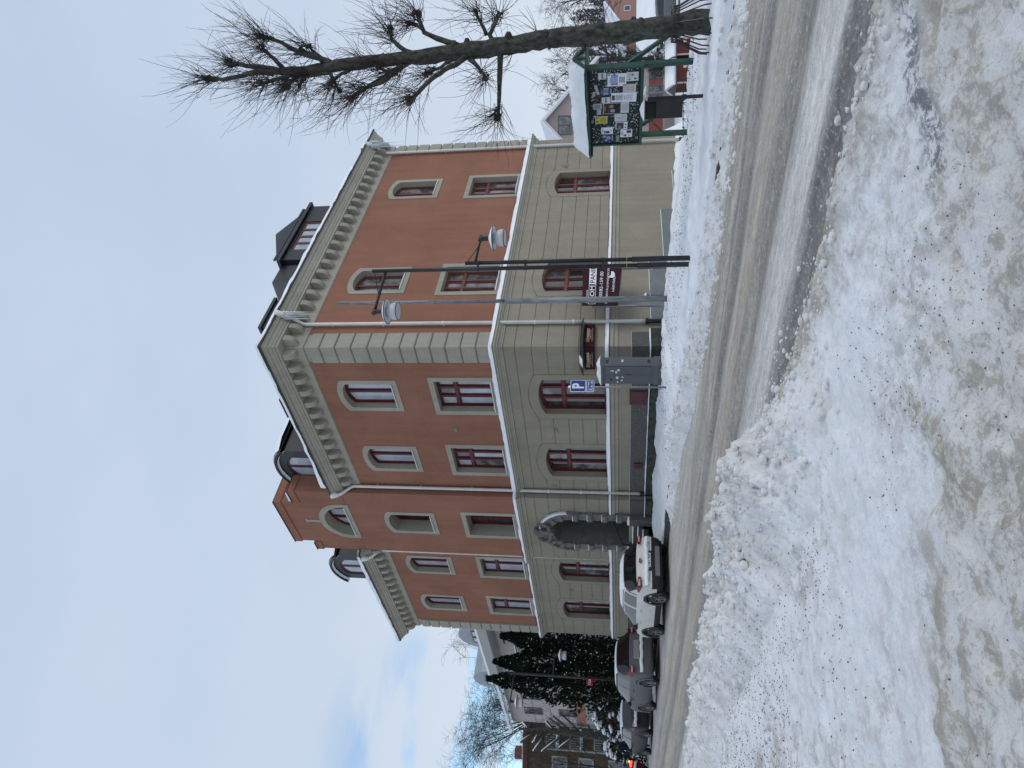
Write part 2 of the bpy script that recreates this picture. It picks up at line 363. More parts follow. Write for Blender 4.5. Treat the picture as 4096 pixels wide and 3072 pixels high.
c1 = k.mix(k.math('MULTIPLY', streak(-13.7, -10.9, -14.6, -10.1, .12), .6), c1, (.36, .32, .26))
k.color(c1); k.bump(k.math('ADD', k.math('MULTIPLY', med, .8), k.math('ADD', k.math('MULTIPLY', fine, .6), k.math('MULTIPLY', k.noise(70, 4, .75), .2))), .6, .035)
M_lot = k.m
# packed road snow with ruts running along the street
k = node_mat('packed road snow and slush')
sx, sy, sz = k.sep()
wob = k.math('ADD', k.math('MULTIPLY', k.math('SUBTRACT', k.noise(.22, 3, .5), .5), .45), k.math('MULTIPLY', k.math('SUBTRACT', k.noise(2.5, 6, .7, k.mapping((1, .25, 1))), .5), .3))
u = k.math('ADD', k.math('DIVIDE', k.math('ADD', k.math('ADD', sx, wob), 12.), 10.), 0.)     # 0 at x=-12, 1 at x=-2
def ux(x): return (x + 12) / 10
G1 = (.2, .193, .182); G2 = (.23, .22, .205); S1 = (.49, .46, .405); S2 = (.57, .55, .515); S3 = (.66, .65, .63); B1 = (.41, .365, .3)
bands = k.ramp(u, (ux(-11.4), S1), (ux(-10.85), (.4, .375, .33)), (ux(-10.66), G1), (ux(-10.4), (.2, .2, .2)), (ux(-10.2), S3), (ux(-9.75), S3), (ux(-9.45), (.5, .49, .47)), (ux(-9.15), G2), (ux(-8.85), (.33, .315, .29)), (ux(-8.6), B1), (ux(-7.9), S1), (ux(-7.5), G2), (ux(-7.25), (.3, .285, .265)), (ux(-7.05), S1), (ux(-6.85), (.24, .23, .215)), (ux(-6.75), S1), (ux(-6.35), (.37, .345, .3)), (ux(-6.1), (.43, .40, .35)), (ux(-5.7), S2), (ux(-5.), S2))
st = k.noise(4.5, 9, .75, k.mapping((1, .16, 1))); st2 = k.noise(20, 7, .78, k.mapping((1, .4, 1)))
blot = k.noise(1.6, 7, .7, k.mapping((1, .4, 1)))
c = k.mix(k.ramp(blot, (.46, 0.), (.66, .4)), bands, (.47, .445, .4)); c = k.mix(.6, c, k.mix(k.ramp(st, (.36, 0.), (.64, 1.)), (.55, .53, .5), (1.3, 1.3, 1.3)), 'MULTIPLY')
c = k.mix(.7, c, k.mix(k.ramp(st2, (.34, 0.), (.66, 1.)), (.55, .53, .5), (1.28, 1.28, 1.28)), 'MULTIPLY')
sp = k.ramp(k.noise(48, 4, .75), (.57, 0.), (.66, .8)); c = k.mix(sp, c, (.15, .135, .115)); sp2 = k.ramp(k.noise(20, 6, .75), (.35, .5), (.46, 0.)); c = k.mix(sp2, c, (.66, .65, .63))
k.color(c); k.bump(k.math('ADD', st, k.math('MULTIPLY', k.noise(26, 5, .7), .5)), .5, .02); k.b.inputs['Roughness'].default_value = .62
M_road = k.m
# pavement snow
k = node_mat('pavement snow')
c = k.mix(k.ramp(k.noise(1.8, 6, .65), (.4, 0.), (.68, 1.)), (.84, .87, .905), (.70, .72, .74)); sp = k.ramp(k.noise(42, 3, .7), (.665, 0.), (.72, .8)); msk = k.ramp(k.noise(.7, 3), (.42, 0.), (.58, 1.))
c = k.mix(k.math('MULTIPLY', sp, msk), c, (.12, .11, .10)); k.color(c); k.bump(k.math('ADD', k.noise(5, 8, .7), k.math('MULTIPLY', k.noise(24, 6, .7), .4)), .5, .03)
M_pave = k.m
k = node_mat('ploughed snow')
c = k.mix(k.ramp(k.noise(2.2, 7, .7), (.36, 0.), (.66, 1.)), (.68, .665, .64), (.88, .89, .905)); c = k.mix(k.math('MULTIPLY', k.ramp(k.noise(22, 5, .7), (.5, 0.), (.65, .6)), .6), c, (.46, .435, .40))
k.color(c); k.bump(k.math('ADD', k.noise(8, 9, .8), k.math('MULTIPLY', k.noise(40, 6, .75), .4)), .6, .045)
M_bank = k.m
k = node_mat('open snow field'); c = k.mix(k.ramp(k.noise(.15, 6, .65), (.35, 0.), (.7, 1.)), (.76, .79, .83), (.86, .885, .915)); k.color(c); k.bump(k.noise(.8, 7, .7), .3, .1)
M_field = k.m

def under(x, y):
    return terrain(x, y) - 1.1 * sstep(30, 20, np.abs(x + 8)) * sstep(70, 60, np.abs(y)) * sstep(6, 2, x)
ax = np.concatenate([-np.geomspace(3000, 40, 22), np.arange(-34, 41, 1.5), np.geomspace(45, 3000, 34)])
kind(grid_mesh('ground', ax, ax, lambda x, y: under(x, y) + fbm(x * .12, y * .12, 40, 3) * .25 * sstep(14, 30, np.hypot(x, y)), M_field), 'structure')

def lot_full(x, y):
    z = lot_z(x, y)
    foot = np.abs(fbm(x * 2.6, y * 2.6, 31, 3)) * .085 + fbm(x * 8, y * 8, 33, 3, .6) * .055
    near = sstep(-1.5, 1.5, -(x + y) - 25.2); z = z + foot * (.4 + .6 * near) + fbm(x * 22, y * 22, 35, 2) * .013
    edge = sstep(-10.78, -11.0, x); rz = road_z(y)
    churn = np.exp(-((x + 11.05) / .4) ** 2) * sstep(-7.5, -9.5, y) * (.01 + .12 * lumps(x, y, 51))
    z = z * edge + (rz - .07) * (1 - edge) + churn
    # worn hollows where the dark pavement shows
    return z
kind(grid_mesh('snowy_square', axis((-40, -17, .8), (-17, -14.6, .12), (-14.6, -10.6, .03)), axis((-40, -15, .8), (-15, -13.6, .12), (-13.6, -5, .03), (-5, 2, .08), (2, 20, .3), (20, 120, 2)), lot_full, M_lot), 'structure')
def road_full(x, y):
    z = road_z(y) + fbm(x * 1.1, y * .12, 61, 3) * .02 + fbm(x * 5, y * .6, 63, 3) * .01
    for rx, d, w in ((-10.52, .045, .2), (-9.12, .04, .2), (-7.45, .02, .22), (-6.83, .03, .1)):
        wob_ = fbm(y * .25, y * 0 + rx, 64, 2) * .25
        z = z - d * np.exp(-((x - rx + wob_) / w) ** 2) + d * .6 * np.exp(-((x - rx - .32 + wob_) / .12) ** 2)
    return z
kind(grid_mesh('road', axis((-11.12, -5.2, .07), (-5.2, -2.2, .15)), axis((-60, -16, 1), (-16, -4, .09), (-4, 12, .18), (12, 60, .6), (60, 160, 3)), road_full, M_road), 'structure')
def pave_full(x, y):
    kx = kerb_x(y); t = x - kx
    base = np.where(y > -1, .30 + .18 * sstep(0, 2.5, t), .27 + (.15 * sstep(-6, -2, y) - .05) * sstep(0, 3, t))
    tr = terrain(x, y); w = sstep(-1.2, .8, x) * sstep(.6, -.2, y)
    z = base * (1 - w) + (tr + .03) * w
    z = z + sstep(-.1, .12, t) * (fbm(x * .8, y * .8, 71, 3) * .09 + np.abs(fbm(x * 3.2, y * 3.2, 73, 3)) * .07 + fbm(x * 9, y * 9, 75, 2) * .02)
    # trodden strip along the wall, thrown-up snow beside it
    ridge = np.exp(-((x + 2.9 + .2 * (y + 8)) / .8) ** 2) * sstep(-2, -6, y) * sstep(-16, -10.5, y) * .05
    z = z + ridge * (1 + fbm(x * 2.4, y * 2.4, 77, 3))
    return np.where(t < .02, road_z(y) - .12, z)
kind(grid_mesh('pavement', axis((-5.7, -2, .06), (-2, 1, .1), (1, 14, .35)), axis((-40, -13, .6), (-13, -2, .07), (-2, 9, .1), (9, 30, .3), (30, 80, 1.5)), pave_full, M_pave), 'structure')
# granite kerb stones peeping out of the snow
M_kerb = mat('kerb granite', (.04, .038, .036), .9, (.12, .115, .11), nscale=12, bump=.4)
kb = kind(empty('kerb'), 'structure')
for y in np.arange(-13, 16, 1.0):
    a = Vector((float(kerb_x(y)), y)); b = Vector((float(kerb_x(y + .985)), y + .985)); d = (b - a).normalized(); n = Vector((-d.y, d.x))
    z1 = float(road_z(y)) + (.15 if y > -1 else .1) + random.uniform(-.03, .02); mb = MB()
    P = [a, b, b + n * .16, a + n * .16]
    mb.add([(q.x, q.y, z1 - .4) for q in P] + [(q.x, q.y, z1) for q in P], [(0, 3, 2, 1), (4, 5, 6, 7), (0, 1, 5, 4), (1, 2, 6, 5), (2, 3, 7, 6), (3, 0, 4, 7)])
    mb.build('kerb_stone', M_kerb, kb)
# ploughed ridge
def bank_full(x, y):
    h, wgt = bank_h(x, y)
    base = np.where(x > -11.2, road_z(y), lot_z(x, y)) - .05
    return base + h + wgt * (.75 * (lumps(x, y) - .18) + .16 * fbm(x * 14, y * 14, 87, 3, .6)) - .05 * (h < .015)
o = grid_mesh('snow_bank', axis((-12.9, -9.4, .028)), axis((-12, -1, .035), (-1, 8, .09), (8, 40, .3)), bank_full, M_bank)
tag(o, 'long lumpy ridge of ploughed snow between the square and the road', 'snow bank')
def berm_full(x, y):
    kx = kerb_x(y); w = np.interp(y, [-13, -9, -5, -1, 3, 5], [.36, .42, .5, .55, .4, .1]); c = kx - .42 + .16 * sstep(-2, -6, y) + .12 * fbm(y * .9, y * 0, 89, 3) + .14 * sstep(-3, -7, y)
    u = (x - c) / w; hg = np.interp(y, [-14, -9, -6, 0, 3.5, 4.6, 5.5], [.13, .14, .22, .34, .2, .05, 0])
    h = np.clip(1 - u * u, 0, 1) * hg
    return road_z(y) - .06 + h * (1 + .7 * fbm(x * 2.1, y * 2.1, 83, 3)) + hg * np.clip(1.1 - np.abs(u), 0, 1) * .75 * lumps(x, y, 85)
o = grid_mesh('snow_berm', axis((-6.6, -2.7, .045)), axis((-15, 5.6, .05)), berm_full, M_bank)
tag(o, 'low crumbly berm of ploughed snow along the far kerb below the lamp post', 'snow bank')
def surf(x, y):
    x = np.asarray(x, float); y = np.asarray(y, float)
    z = np.where(x < -11., lot_full(x, y), road_full(x, y)); z = np.where(x > kerb_x(y), pave_full(x, y), z)
    z = np.where((x > -12.8) & (x < -9.5) & (y > -12) & (y < 40), np.maximum(z, bank_full(x, y)), z)
    return z
# grit and clods
def scatter(name, X, Y, S, m, flat=.8, lift=.3):
    Z = surf(X, Y); V = []; Fc = []
    for x, y, z, s in zip(X, Y, Z, S):
        o = len(V); n = 6; a0 = random.random() * 6
        V.append((x + s * random.uniform(-.2, .2), y + s * random.uniform(-.2, .2), z + s * flat))
        for rr, zz_ in ((.62, flat * .78), (1., lift * .35), (.8, -.5)):
            for j in range(n):
                a = a0 + j * 6.283 / n; r = s * rr * random.uniform(.82, 1.16); V.append((x + r * math.cos(a), y + r * math.sin(a), z + s * zz_ * random.uniform(.85, 1.15)))
        for j in range(n):
            k2 = (j + 1) % n; Fc += [(o, o + 1 + j, o + 1 + k2), (o + 1 + j, o + 7 + j, o + 7 + k2, o + 1 + k2), (o + 7 + j, o + 13 + j, o + 13 + k2, o + 7 + k2)]
    me = bpy.data.meshes.new(name); me.from_pydata(V, [], Fc); me.update(); me.materials.append(m)
    me.polygons.foreach_set('use_smooth', [True] * len(me.polygons))
    ob = bpy.data.objects.new(name, me); col.objects.link(ob); kind(ob, 'stuff'); return ob
N = 2600
gy = rng.uniform(-13.3, -1, N * 3); gx = np.interp(gy, [-13, -9, -1], [-12.6, -12.75, -12.5]) + np.where(rng.random(N * 3) < .8, rng.normal(0, .42, N * 3), rng.uniform(-2.2, 1, N * 3))
keep = (gx < -11.7) & (rng.random(len(gx)) < np.interp(gy, [-13, -11.5, -10], [.25, .5, 1])) & (fbm(gx * .9, gy * .9, 91, 3) + rng.uniform(-.28, .28, len(gx)) > .05); gx, gy = gx[keep][:N], gy[keep][:N]
scatter('grit', gx, gy, rng.uniform(.003, .0085, len(gx)) * np.interp(gy, [-13, -11, -8], [.6, .75, 1.15]), mat('dark grit', (.06, .055, .05), .9, (.16, .14, .12), nscale=9))
px_ = rng.uniform(-2.6, -.2, 900); py_ = rng.uniform(-9, 1.5, 900); q_ = px_ > kerb_x(py_) + .3
scatter('pavement_grit', px_[q_], py_[q_], rng.uniform(.008, .018, q_.sum()), MATS['dark grit'])
cx_, cy_, cs_ = [], [], []
for i in range(3800):
    y = random.triangular(-10.6, 3, -8); c0 = float(np.interp(y, [-12, -8, 0, 8], [-11.35, -11.2, -10.9, -10.75])); x = c0 + random.gauss(0, .55)
    cx_.append(x); cy_.append(y); cs_.append(min(.06, .008 + random.expovariate(95)))
for i in range(700):
    y = random.uniform(-14.5, -9.0); cx_.append(-11.02 + random.gauss(0, .25)); cy_.append(y); cs_.append(min(.045, .007 + random.expovariate(120)))
for i in range(60):
    y = random.uniform(-9.6, 1); c0 = float(np.interp(y, [-12, -8, 0, 8], [-11.35, -11.2, -10.9, -10.75])); cx_.append(c0 + random.gauss(0, .45)); cy_.append(y); cs_.append(random.uniform(.05, .085))
scatter('snow_clods', np.array(cx_), np.array(cy_), np.array(cs_), M_bank, .75, .9)
bx_, by_, bs_ = [], [], []
for i in range(1100):
    y = random.uniform(-14, 3.4); x = float(kerb_x(y)) - .42 + random.gauss(0, .3); bx_.append(x); by_.append(y); bs_.append(min(.07, .015 + random.expovariate(65)))
_s = surf
def surf(x, y): return np.maximum(_s(x, y), berm_full(np.asarray(x, float), np.asarray(y, float)))
scatter('kerbside_snow_clods', np.array(bx_), np.array(by_), np.array(bs_), M_bank, .75, .9)
def gz(x, y): return float(surf(np.array([x]), np.array([y]))[0])

# ------------------------------------------------------------------ the corner building
LA, LB, RIS, RY0, RY1 = 13.14, 18.8, .3, 7.3, 11.4
TB = empty('town_building')
tag(TB, 'large terracotta and beige corner building with bracketed cornice and arched windows', 'building')
FA = lambda s, o, z: (s, -o, z)
FB = lambda s, o, z: (-o, s, z)
FR = lambda s, o, z: (-o - RIS, s, z)
class Op:
    def __init__(s, c, w, zb, zs, rise, circ=False): s.c, s.w, s.zb, s.zs, s.rise, s.circ = c, w, zb, zs, rise, circ
    def top(s, x, inset=0.):
        h = s.w / 2 - inset; t = max(-1., min(1., (x - s.c) / h))
        if s.rise == 0: return s.zs - inset
        if s.circ: return s.zs + (s.rise - inset) * math.sqrt(max(0, 1 - t * t))
        return s.zs - inset + s.rise * (1 - t * t) ** .8
    def xs(s, inset=0., n=14):
        a, b = s.c - s.w / 2 + inset, s.c + s.w / 2 - inset
        if s.rise == 0: return [a, b]
        if s.circ: return [s.c - (s.w / 2 - inset) * math.cos(math.pi * i / n) for i in range(n + 1)]
        return [a + (b - a) * i / n for i in range(n + 1)]
    def outline(s, inset=0., binset=None, n=14):
        bi = inset if binset is None else binset
        xs = s.xs(inset, n); return [(xs[0], s.zb + bi)] + [(x, s.top(x, inset)) for x in xs] + [(xs[-1], s.zb + bi)]
def wall(mb, fn, s0, s1, z0, z1, ops, depth):
    ops = sorted(ops, key=lambda o: o.c); cur = s0
    def q(a, b, c, d): mb.add([fn(*p) for p in (a, b, c, d)], [(0, 1, 2, 3)])
    for o in ops:
        a, b = o.c - o.w / 2, o.c + o.w / 2
        q((cur, 0, z0), (a, 0, z0), (a, 0, z1), (cur, 0, z1))
        if o.zb > z0: q((a, 0, z0), (b, 0, z0), (b, 0, o.zb), (a, 0, o.zb))
        xs = o.xs()
        for i in range(len(xs) - 1):
            t0, t1 = o.top(xs[i]), o.top(xs[i + 1]); q((xs[i], 0, t0), (xs[i + 1], 0, t1), (xs[i + 1], 0, z1), (xs[i], 0, z1))
        pts = o.outline(); pts.append(pts[0])
        for p, r in zip(pts, pts[1:]): q((p[0], 0, p[1]), (r[0], 0, r[1]), (r[0], -depth, r[1]), (p[0], -depth, p[1]))
        cur = b
    q((cur, 0, z0), (s1, 0, z0), (s1, 0, z1), (cur, 0, z1))
W2 = lambda c: Op(c, 1.12, 9.07, 10.66, .2)
W1 = lambda c: Op(c, 1.39, 5.74, 7.64, 0)
W0 = lambda c: Op(c, 1.58, 2.06, 4.09, .18)
A_c, B_c1, B_c2, RC = [3.42, 9.5], [2.18, 5.52], [12.95, 16.35], 9.24
DEP = .27
def walls(name, m, z0, z1, mk, segs, rdoor=None):
    mb = MB(); wall(mb, FA, 0, LA, z0, z1, [mk(c) for c in A_c], DEP); mb.build(name, m, TB)
    mb = MB(); wall(mb, FB, 0, RY0, z0, z1, [mk(c) for c in B_c1], DEP); mb.build(name, m, TB)
    mb = MB(); wall(mb, FB, RY1, LB, z0, z1, [mk(c) for c in B_c2], DEP); mb.build(name, m, TB)
    mb = MB(); wall(mb, FR, RY0, RY1, z0, z1, [rdoor or mk(RC)], .95 if rdoor else DEP + RIS - .02)
    mb.add([(0, RY0, z0), (-RIS, RY0, z0), (-RIS, RY0, z1), (0, RY0, z1), (0, RY1, z0), (-RIS, RY1, z0), (-RIS, RY1, z1), (0, RY1, z1)], [(0, 1, 2, 3), (4, 5, 6, 7)])
    mb.build(name, m, TB)
DOOR = Op(9.3, 1.66, 1.34, 3.52, .8, True)
walls('upper_wall', M_orange, 8.35, 11.62, W2, None)
walls('upper_wall', M_orange, 5.2, 8.35, W1, None)
walls('ground_floor_wall', M_beige, -2.2, 5.2, W0, None, DOOR)
mb = MB()   # rear walls, never seen from the street side but closing the block
mb.add([(LA, 0, -2.5), (LA, LB, -2.5), (LA, LB, 12.6), (LA, 0, 12.6), (0, LB, -2.5), (0, LB, 12.6)], [(0, 1, 2, 3), (4, 5, 2, 1)]); mb.build('rear_wall', M_orange, TB)

# windows ---------------------------------------------------------------------
def window(op, fn, d, cols, transom, fm, panes, sill=True, sur=None, snow=True, seed=0):
    rd = random.Random(seed + int(op.c * 100))
    mb = MB(); T = .065
    mb.ring(op.outline(0, 0), op.outline(T, T), -d - .05, -d + .03, fn)
    a, b = op.c - op.w / 2 + T, op.c + op.w / 2 - T; zb = op.zb + T; BW = .045
    edges = [a + (b - a) * i / cols for i in range(cols + 1)]
    rows = [(zb, None)] if transom is None else [(zb, transom - BW), (transom + BW, None)]
    if transom is not None: mb.box((a, -d - .04, transom - BW), (b, -d + .045, transom + BW), fn)
    pns = []
    for i in range(1, cols):
        x = edges[i]; mb.box((x - BW, -d - .04, zb), (x + BW, -d + .04, op.top(x, T) + .01), fn)
    for i in range(cols):
        for z0, z1 in rows:
            x0 = edges[i] + (BW if i else 0); x1 = edges[i + 1] - (BW if i < cols - 1 else 0)
            xs = [x0 + (x1 - x0) * j / 5 for j in range(6)]
            outer = [(x0, z0)] + [(x, z1 if z1 else op.top(x, T)) for x in xs] + [(x1, z0)]
            S = .04; xi = [x0 + S + (x1 - x0 - 2 * S) * j / 5 for j in range(6)]
            inner = [(x0 + S, z0 + S)] + [(x, (z1 - S) if z1 else op.top(x, T) - S) for x in xi] + [(x1 - S, z0 + S)]
            if min(p[1] for p in inner[1:-1]) > z0 + S + .03:
                mb.ring(outer, inner, -d - .045, -d + .005, fn); pns.append(inner)
    w = mb.build('window', fm, TB)
    for p in pns:
        m2 = MB(); m2.prism(p, -d - .035, -d - .022, fn); m2.build('pane', rd.choice(panes), w)
    pts = op.outline(.004, .004); pts.append(pts[0]); m2 = MB()
    for p, r in zip(pts, pts[1:]): m2.add([fn(p[0], .0, p[1]), fn(r[0], .0, r[1]), fn(r[0], -d, r[1]), fn(p[0], -d, p[1])], [(0, 1, 2, 3)])
    m2.build('reveal', M_beige2 if sur else M_beige, w)
    if sur:   # stucco surround, a flat proud band
        so_ = Op(op.c, op.w + 2 * sur, op.zb - sur, op.zs + sur * .98, op.rise * 1.06 if op.rise else 0, op.circ)
        m2 = MB(); m2.ring(so_.outline(0, 0), op.outline(0, 0), 0.001, .025, fn); m2.build('surround', M_beige2, w)
    if sill:
        m2 = MB(); m2.prism([(op.c - op.w / 2 + .01, op.zb + .005), (op.c + op.w / 2 - .01, op.zb + .005), (op.c + op.w / 2 - .01, op.zb + .03), (op.c - op.w / 2 + .01, op.zb + .03)], -d, .07, fn); m2.build('sill', M_white_pipe, w)
        if snow:
            m2 = MB(); n = 9; P = []
            for j in range(n + 1):
                x = op.c - op.w / 2 + .02 + (op.w - .04) * j / n; h = .02 + .05 * rd.random()
                P += [fn(x, -d + .03, op.zb + .03), fn(x, -d + .04, op.zb + .03 + h * 1.3), fn(x, -d + .15, op.zb + .03 + h), fn(x, .06, op.zb + .035)]
            m2.add(P, [(j * 4 + i, j * 4 + i + 1, j * 4 + i + 5, j * 4 + i + 4) for j in range(n) for i in range(3)]); m2.build('sill_snow', M_snow, w, True)
    return w
for i, c in enumerate(A_c):
    window(W2(c), FA, .24, 2, None, M_red_lit, [G_mid, G_sky_blind], sur=.17, snow=False)
    window(W1(c), FA, .24, 3, 7.0, M_red_lit, [G_mid, G_dark, G_mid], sur=.18)
    window(W0(c), FA, .24, 3, 3.47, M_red_lit, [G_dark, G_mid], sill=False)
for i, c in enumerate(B_c1 + B_c2):
    window(W2(c), FB, .24, 2, None, M_red, [G_sky_blind], sur=.17, snow=False)
    window(W1(c), FB, .24, 3 if i < 2 else 2, 7.0, M_red, [G_sky_blind, G_sky_blind, G_mid], sur=.18)
    window(W0(c), FB, .24, 3 if i < 2 else 2, 3.47, M_red, [G_dark, G_dark, G_mid] if i < 2 else [G_mid, G_dark], sill=False)
window(W2(RC), FR, .54, 2, None, M_red, [G_dark], sur=.17, snow=False)
window(W1(RC), FR, .54, 3, 7.0, M_red, [G_dark], sur=.18)

# rusticated courses of the ground floor -----------------------------------------
CO = [2.06, 2.44, 2.90, 3.36, 3.865, 4.33, 4.84, 5.2]; G = .011; PR = .024
def courses(fn, s0, s1, ops, curve=True):
    sp = .25
    for k_, (z0, z1) in enumerate(zip(CO, CO[1:])):
        z0 += G; z1 -= G
        if z0 > 4.5:
            mb = MB(); mb.prism([(s0, z0), (s1, z0), (s1, z1), (s0, z1)], 0, PR, fn); mb.build('stone_course', M_beige, TB); continue
        if 4.3 < z0:      # lower edge swells over the window heads
            low = [(s0, z0)]
            for o in sorted(ops, key=lambda o: o.c):
                hw = o.w / 2 + sp + .12
                for j in range(13):
                    t = -1 + j / 6; low.append((o.c + t * hw, z0 + .27 * (1 - t * t) ** 1.4))
            low.append((s1, z0)); mb = MB(); mb.prism(low + [(s1, z1), (s0, z1)], 0, PR, fn); mb.build('stone_course', M_beige, TB); continue
        cur = s0
        for o in sorted(ops, key=lambda o: o.c) + [None]:
            e = s1 if o is None else o.c - o.w / 2 - sp
            if e - cur > .05:
                mb = MB(); mb.prism([(cur, z0), (e, z0), (e, z1), (cur, z1)], 0, PR, fn); mb.build('stone_course', M_beige, TB)
            if o: cur = o.c + o.w / 2 + sp
    for o in ops:      # smooth band round each opening
        e = Op(o.c, o.w + 2 * sp - 2 * G * 1.5, o.zb, 4.31, .27); inner = o.outline(0, 0); outer = e.outline(0, 0)
        mb = MB(); mb.ring(outer, inner, 0, PR + .004, fn, closed=False); mb.build('window_band', M_beige, TB)
courses(FA, 0, LA, [W0(c) for c in A_c]); courses(FB, -PR, RY0, [W0(c) for c in B_c1]); courses(FB, RY1, LB, [W0(c) for c in B_c2])
for z0, z1 in zip(CO, CO[1:]):
    for a, b in ((RY0 - PR, 8.1), (10.5, RY1 + PR)):
        if z0 > 4.3:
            if a > 9: continue
            a, b = RY0 - PR, RY1 + PR
        mb = MB(); mb.prism([(a, z0 + G), (b, z0 + G), (b, z1 - G), (a, z1 - G)], 0, PR, FR); mb.build('stone_course', M_beige, TB)
    mb = MB(); mb.box((-RIS, RY0 - PR, z0 + G), (0, RY0, z1 - G)); mb.build('stone_course', M_beige, TB)
# string course, sill band and cornice --------------------------------------------
PA = [(LA, 5.), (LA, 0), (0, 0), (0, RY0), (-RIS, RY0), (-RIS, RY1), (0, RY1), (0, LB), (5., LB)]
sprof = [(0, 5.2), (.05, 5.2), (.055, 5.25), (.08, 5.26), (.09, 5.31), (.16, 5.34), (.17, 5.39), (.22, 5.4), (.23, 5.45), (.23, 5.47), (0, 5.53)]
mb = MB(); mb.sweep(PA, sprof); mb.build('string_course', M_beige2, TB)
mb = MB(); mb.sweep(PA, [(.001, 5.535), (.25, 5.475), (.25, 5.463), (.232, 5.463), (.001, 5.66), (.012, 5.66)]); mb.build('string_flashing', M_flash, TB)
PS = [(LA, 5.), (LA, 0), (0, 0), (0, RY0), (-RIS, RY0), (-RIS, 8.08)]; PS2 = [(-RIS, 10.52), (-RIS, RY1), (0, RY1), (0, LB), (5., LB)]
for P_ in (PS, PS2):
    mb = MB(); mb.sweep(P_, [(0, 1.74), (.035, 1.75), (.04, 1.86), (.1, 1.88), (.1, 2.0), (0, 2.05)]); mb.build('sill_band', M_beige2, TB)
    mb = MB(); mb.sweep(P_, [(.001, 2.055), (.13, 2.005), (.13, 1.99), (.102, 1.99), (.001, 2.16), (.012, 2.16)]); mb.build('sill_flashing', M_flash, TB)
def densify(path, step):
    r = []
    for a, b in zip(path, path[1:]):
        a, b = Vector(a), Vector(b); n = max(1, int((b - a).length / step))
        r += [tuple(a + (b - a) * i / n) for i in range(n)]
    return r + [path[-1]]
def snow_strip(name, path, o0, o1, zf, h0, h1, step=.22, seed=1, droop=.02):
    rd = random.Random(seed); D = densify(path, step); hs = []; v = (h0 + h1) / 2; dr = []
    for i in range(len(D)): v += rd.uniform(-.3, .3) * (h1 - h0); v = max(h0, min(h1, v)); hs.append(v); dr.append(droop * rd.random())
    def prof(i):
        h = hs[i]; z0, z1 = zf; e = o1 - dr[i]
        return [(o0, z0 + .002), (o0, z0 + h), (o0 + (e - o0) * .5, (z0 + z1) / 2 + h * 1.05), (e - .01, z1 + h * .85), (e + .012, z1 + h * .4), (e + .006, z1 - dr[i] * .8 + .002)]
    mb = MB(); mb.sweep(D, prof); return mb.build(name, M_snow, TB, True)
snow_strip('string_snow', [(LA + .0, 3.), (LA, 0), (0, 0), (0, RY0), (-RIS, RY0), (-RIS, RY1), (0, RY1), (0, LB), (3., LB)], .02, .245, (5.535, 5.475), .06, .15, seed=3, droop=.05)
snow_strip('sill_snow', [(LA, 3.), (LA, 0), (0, 0), (0, RY0), (-RIS, RY0), (-RIS, 8.08)], .015, .125, (2.052, 2.008), .05, .1, seed=5)
snow_strip('sill_snow', PS2[:-1] + [(3., LB)], .015, .125, (2.052, 2.008), .05, .1, seed=6)
cprof = [(0, 11.58), (.045, 11.6), (.05, 12.2), (.36, 12.22), (.36, 12.31), (.39, 12.315), (.40, 12.36), (.44, 12.4), (.47, 12.47), (.53, 12.5), (.54, 12.55), (.575, 12.57), (.585, 12.62), (0, 12.66)]
C1 = [(LA, 5.), (LA, 0), (0, 0), (0, RY0)]; C2 = [(0, RY1), (0, LB), (5., LB)]
for P_ in (C1, C2):
    mb = MB(); mb.sweep(P_, cprof); mb.build('cornice', M_beige2, TB)
    mb = MB(); mb.sweep(P_, [(.0, 12.70), (.635, 12.655), (.64, 12.60), (.60, 12.60), (.6, 12.63), (0, 12.665)]); mb.build('gutter', M_black, TB)
snow_strip('eave_snow', [(10.6, 0), (0, 0), (0, 6.6)], .25, .655, (12.7, 12.665), .1, .24, .3, 8, .04)
snow_strip('eave_snow', [(LA, .5), (LA, 0), (12.0, 0)], .25, .655, (12.7, 12.665), .08, .2, .3, 9, .04)
snow_strip('eave_snow', [(0, 11.5), (0, LB), (2, LB)], .25, .65, (12.7, 12.665), .07, .2, .3, 10, .04)
# brackets, one under another along the eaves
def bracket_mesh(fn, c):
    mb = MB(); w = .105; prof = [(.04, 12.205), (.33, 12.205), (.33, 12.09), (.31, 11.98), (.26, 11.89), (.18, 11.83), (.04, 11.8)]
    n = len(prof); P = [fn(c - w, o, z) for o, z in prof] + [fn(c + w, o, z) for o, z in prof]
    mb.add(P, [tuple(range(n)), tuple(range(2 * n - 1, n - 1, -1))] + [(i, (i + 1) % n, (i + 1) % n + n, i + n) for i in range(n)]); return mb
b0 = bracket_mesh(FA, 0).build('bracket', M_beige2, TB); b1 = bracket_mesh(FB, 0).build('bracket', M_beige2, TB)
nA = 23; ia = [.0 + (LA - .0) * i / (nA - 1) for i in range(nA)]
for i in range(nA):
    o = b0 if i == 0 else dup(b0, TB); o.location = (-.14 + .27 + (LA - .26) * i / (nA - 1) - .0, 0, 0)
ys = [.13 + .552 * i for i in range(13)] + [RY1 + .22 + (LB - .13 - RY1 - .22) * i / 13 for i in range(14)]
for i, y in enumerate(ys):
    o = b1 if i == 0 else dup(b1, TB); o.location = (0, y, 0)
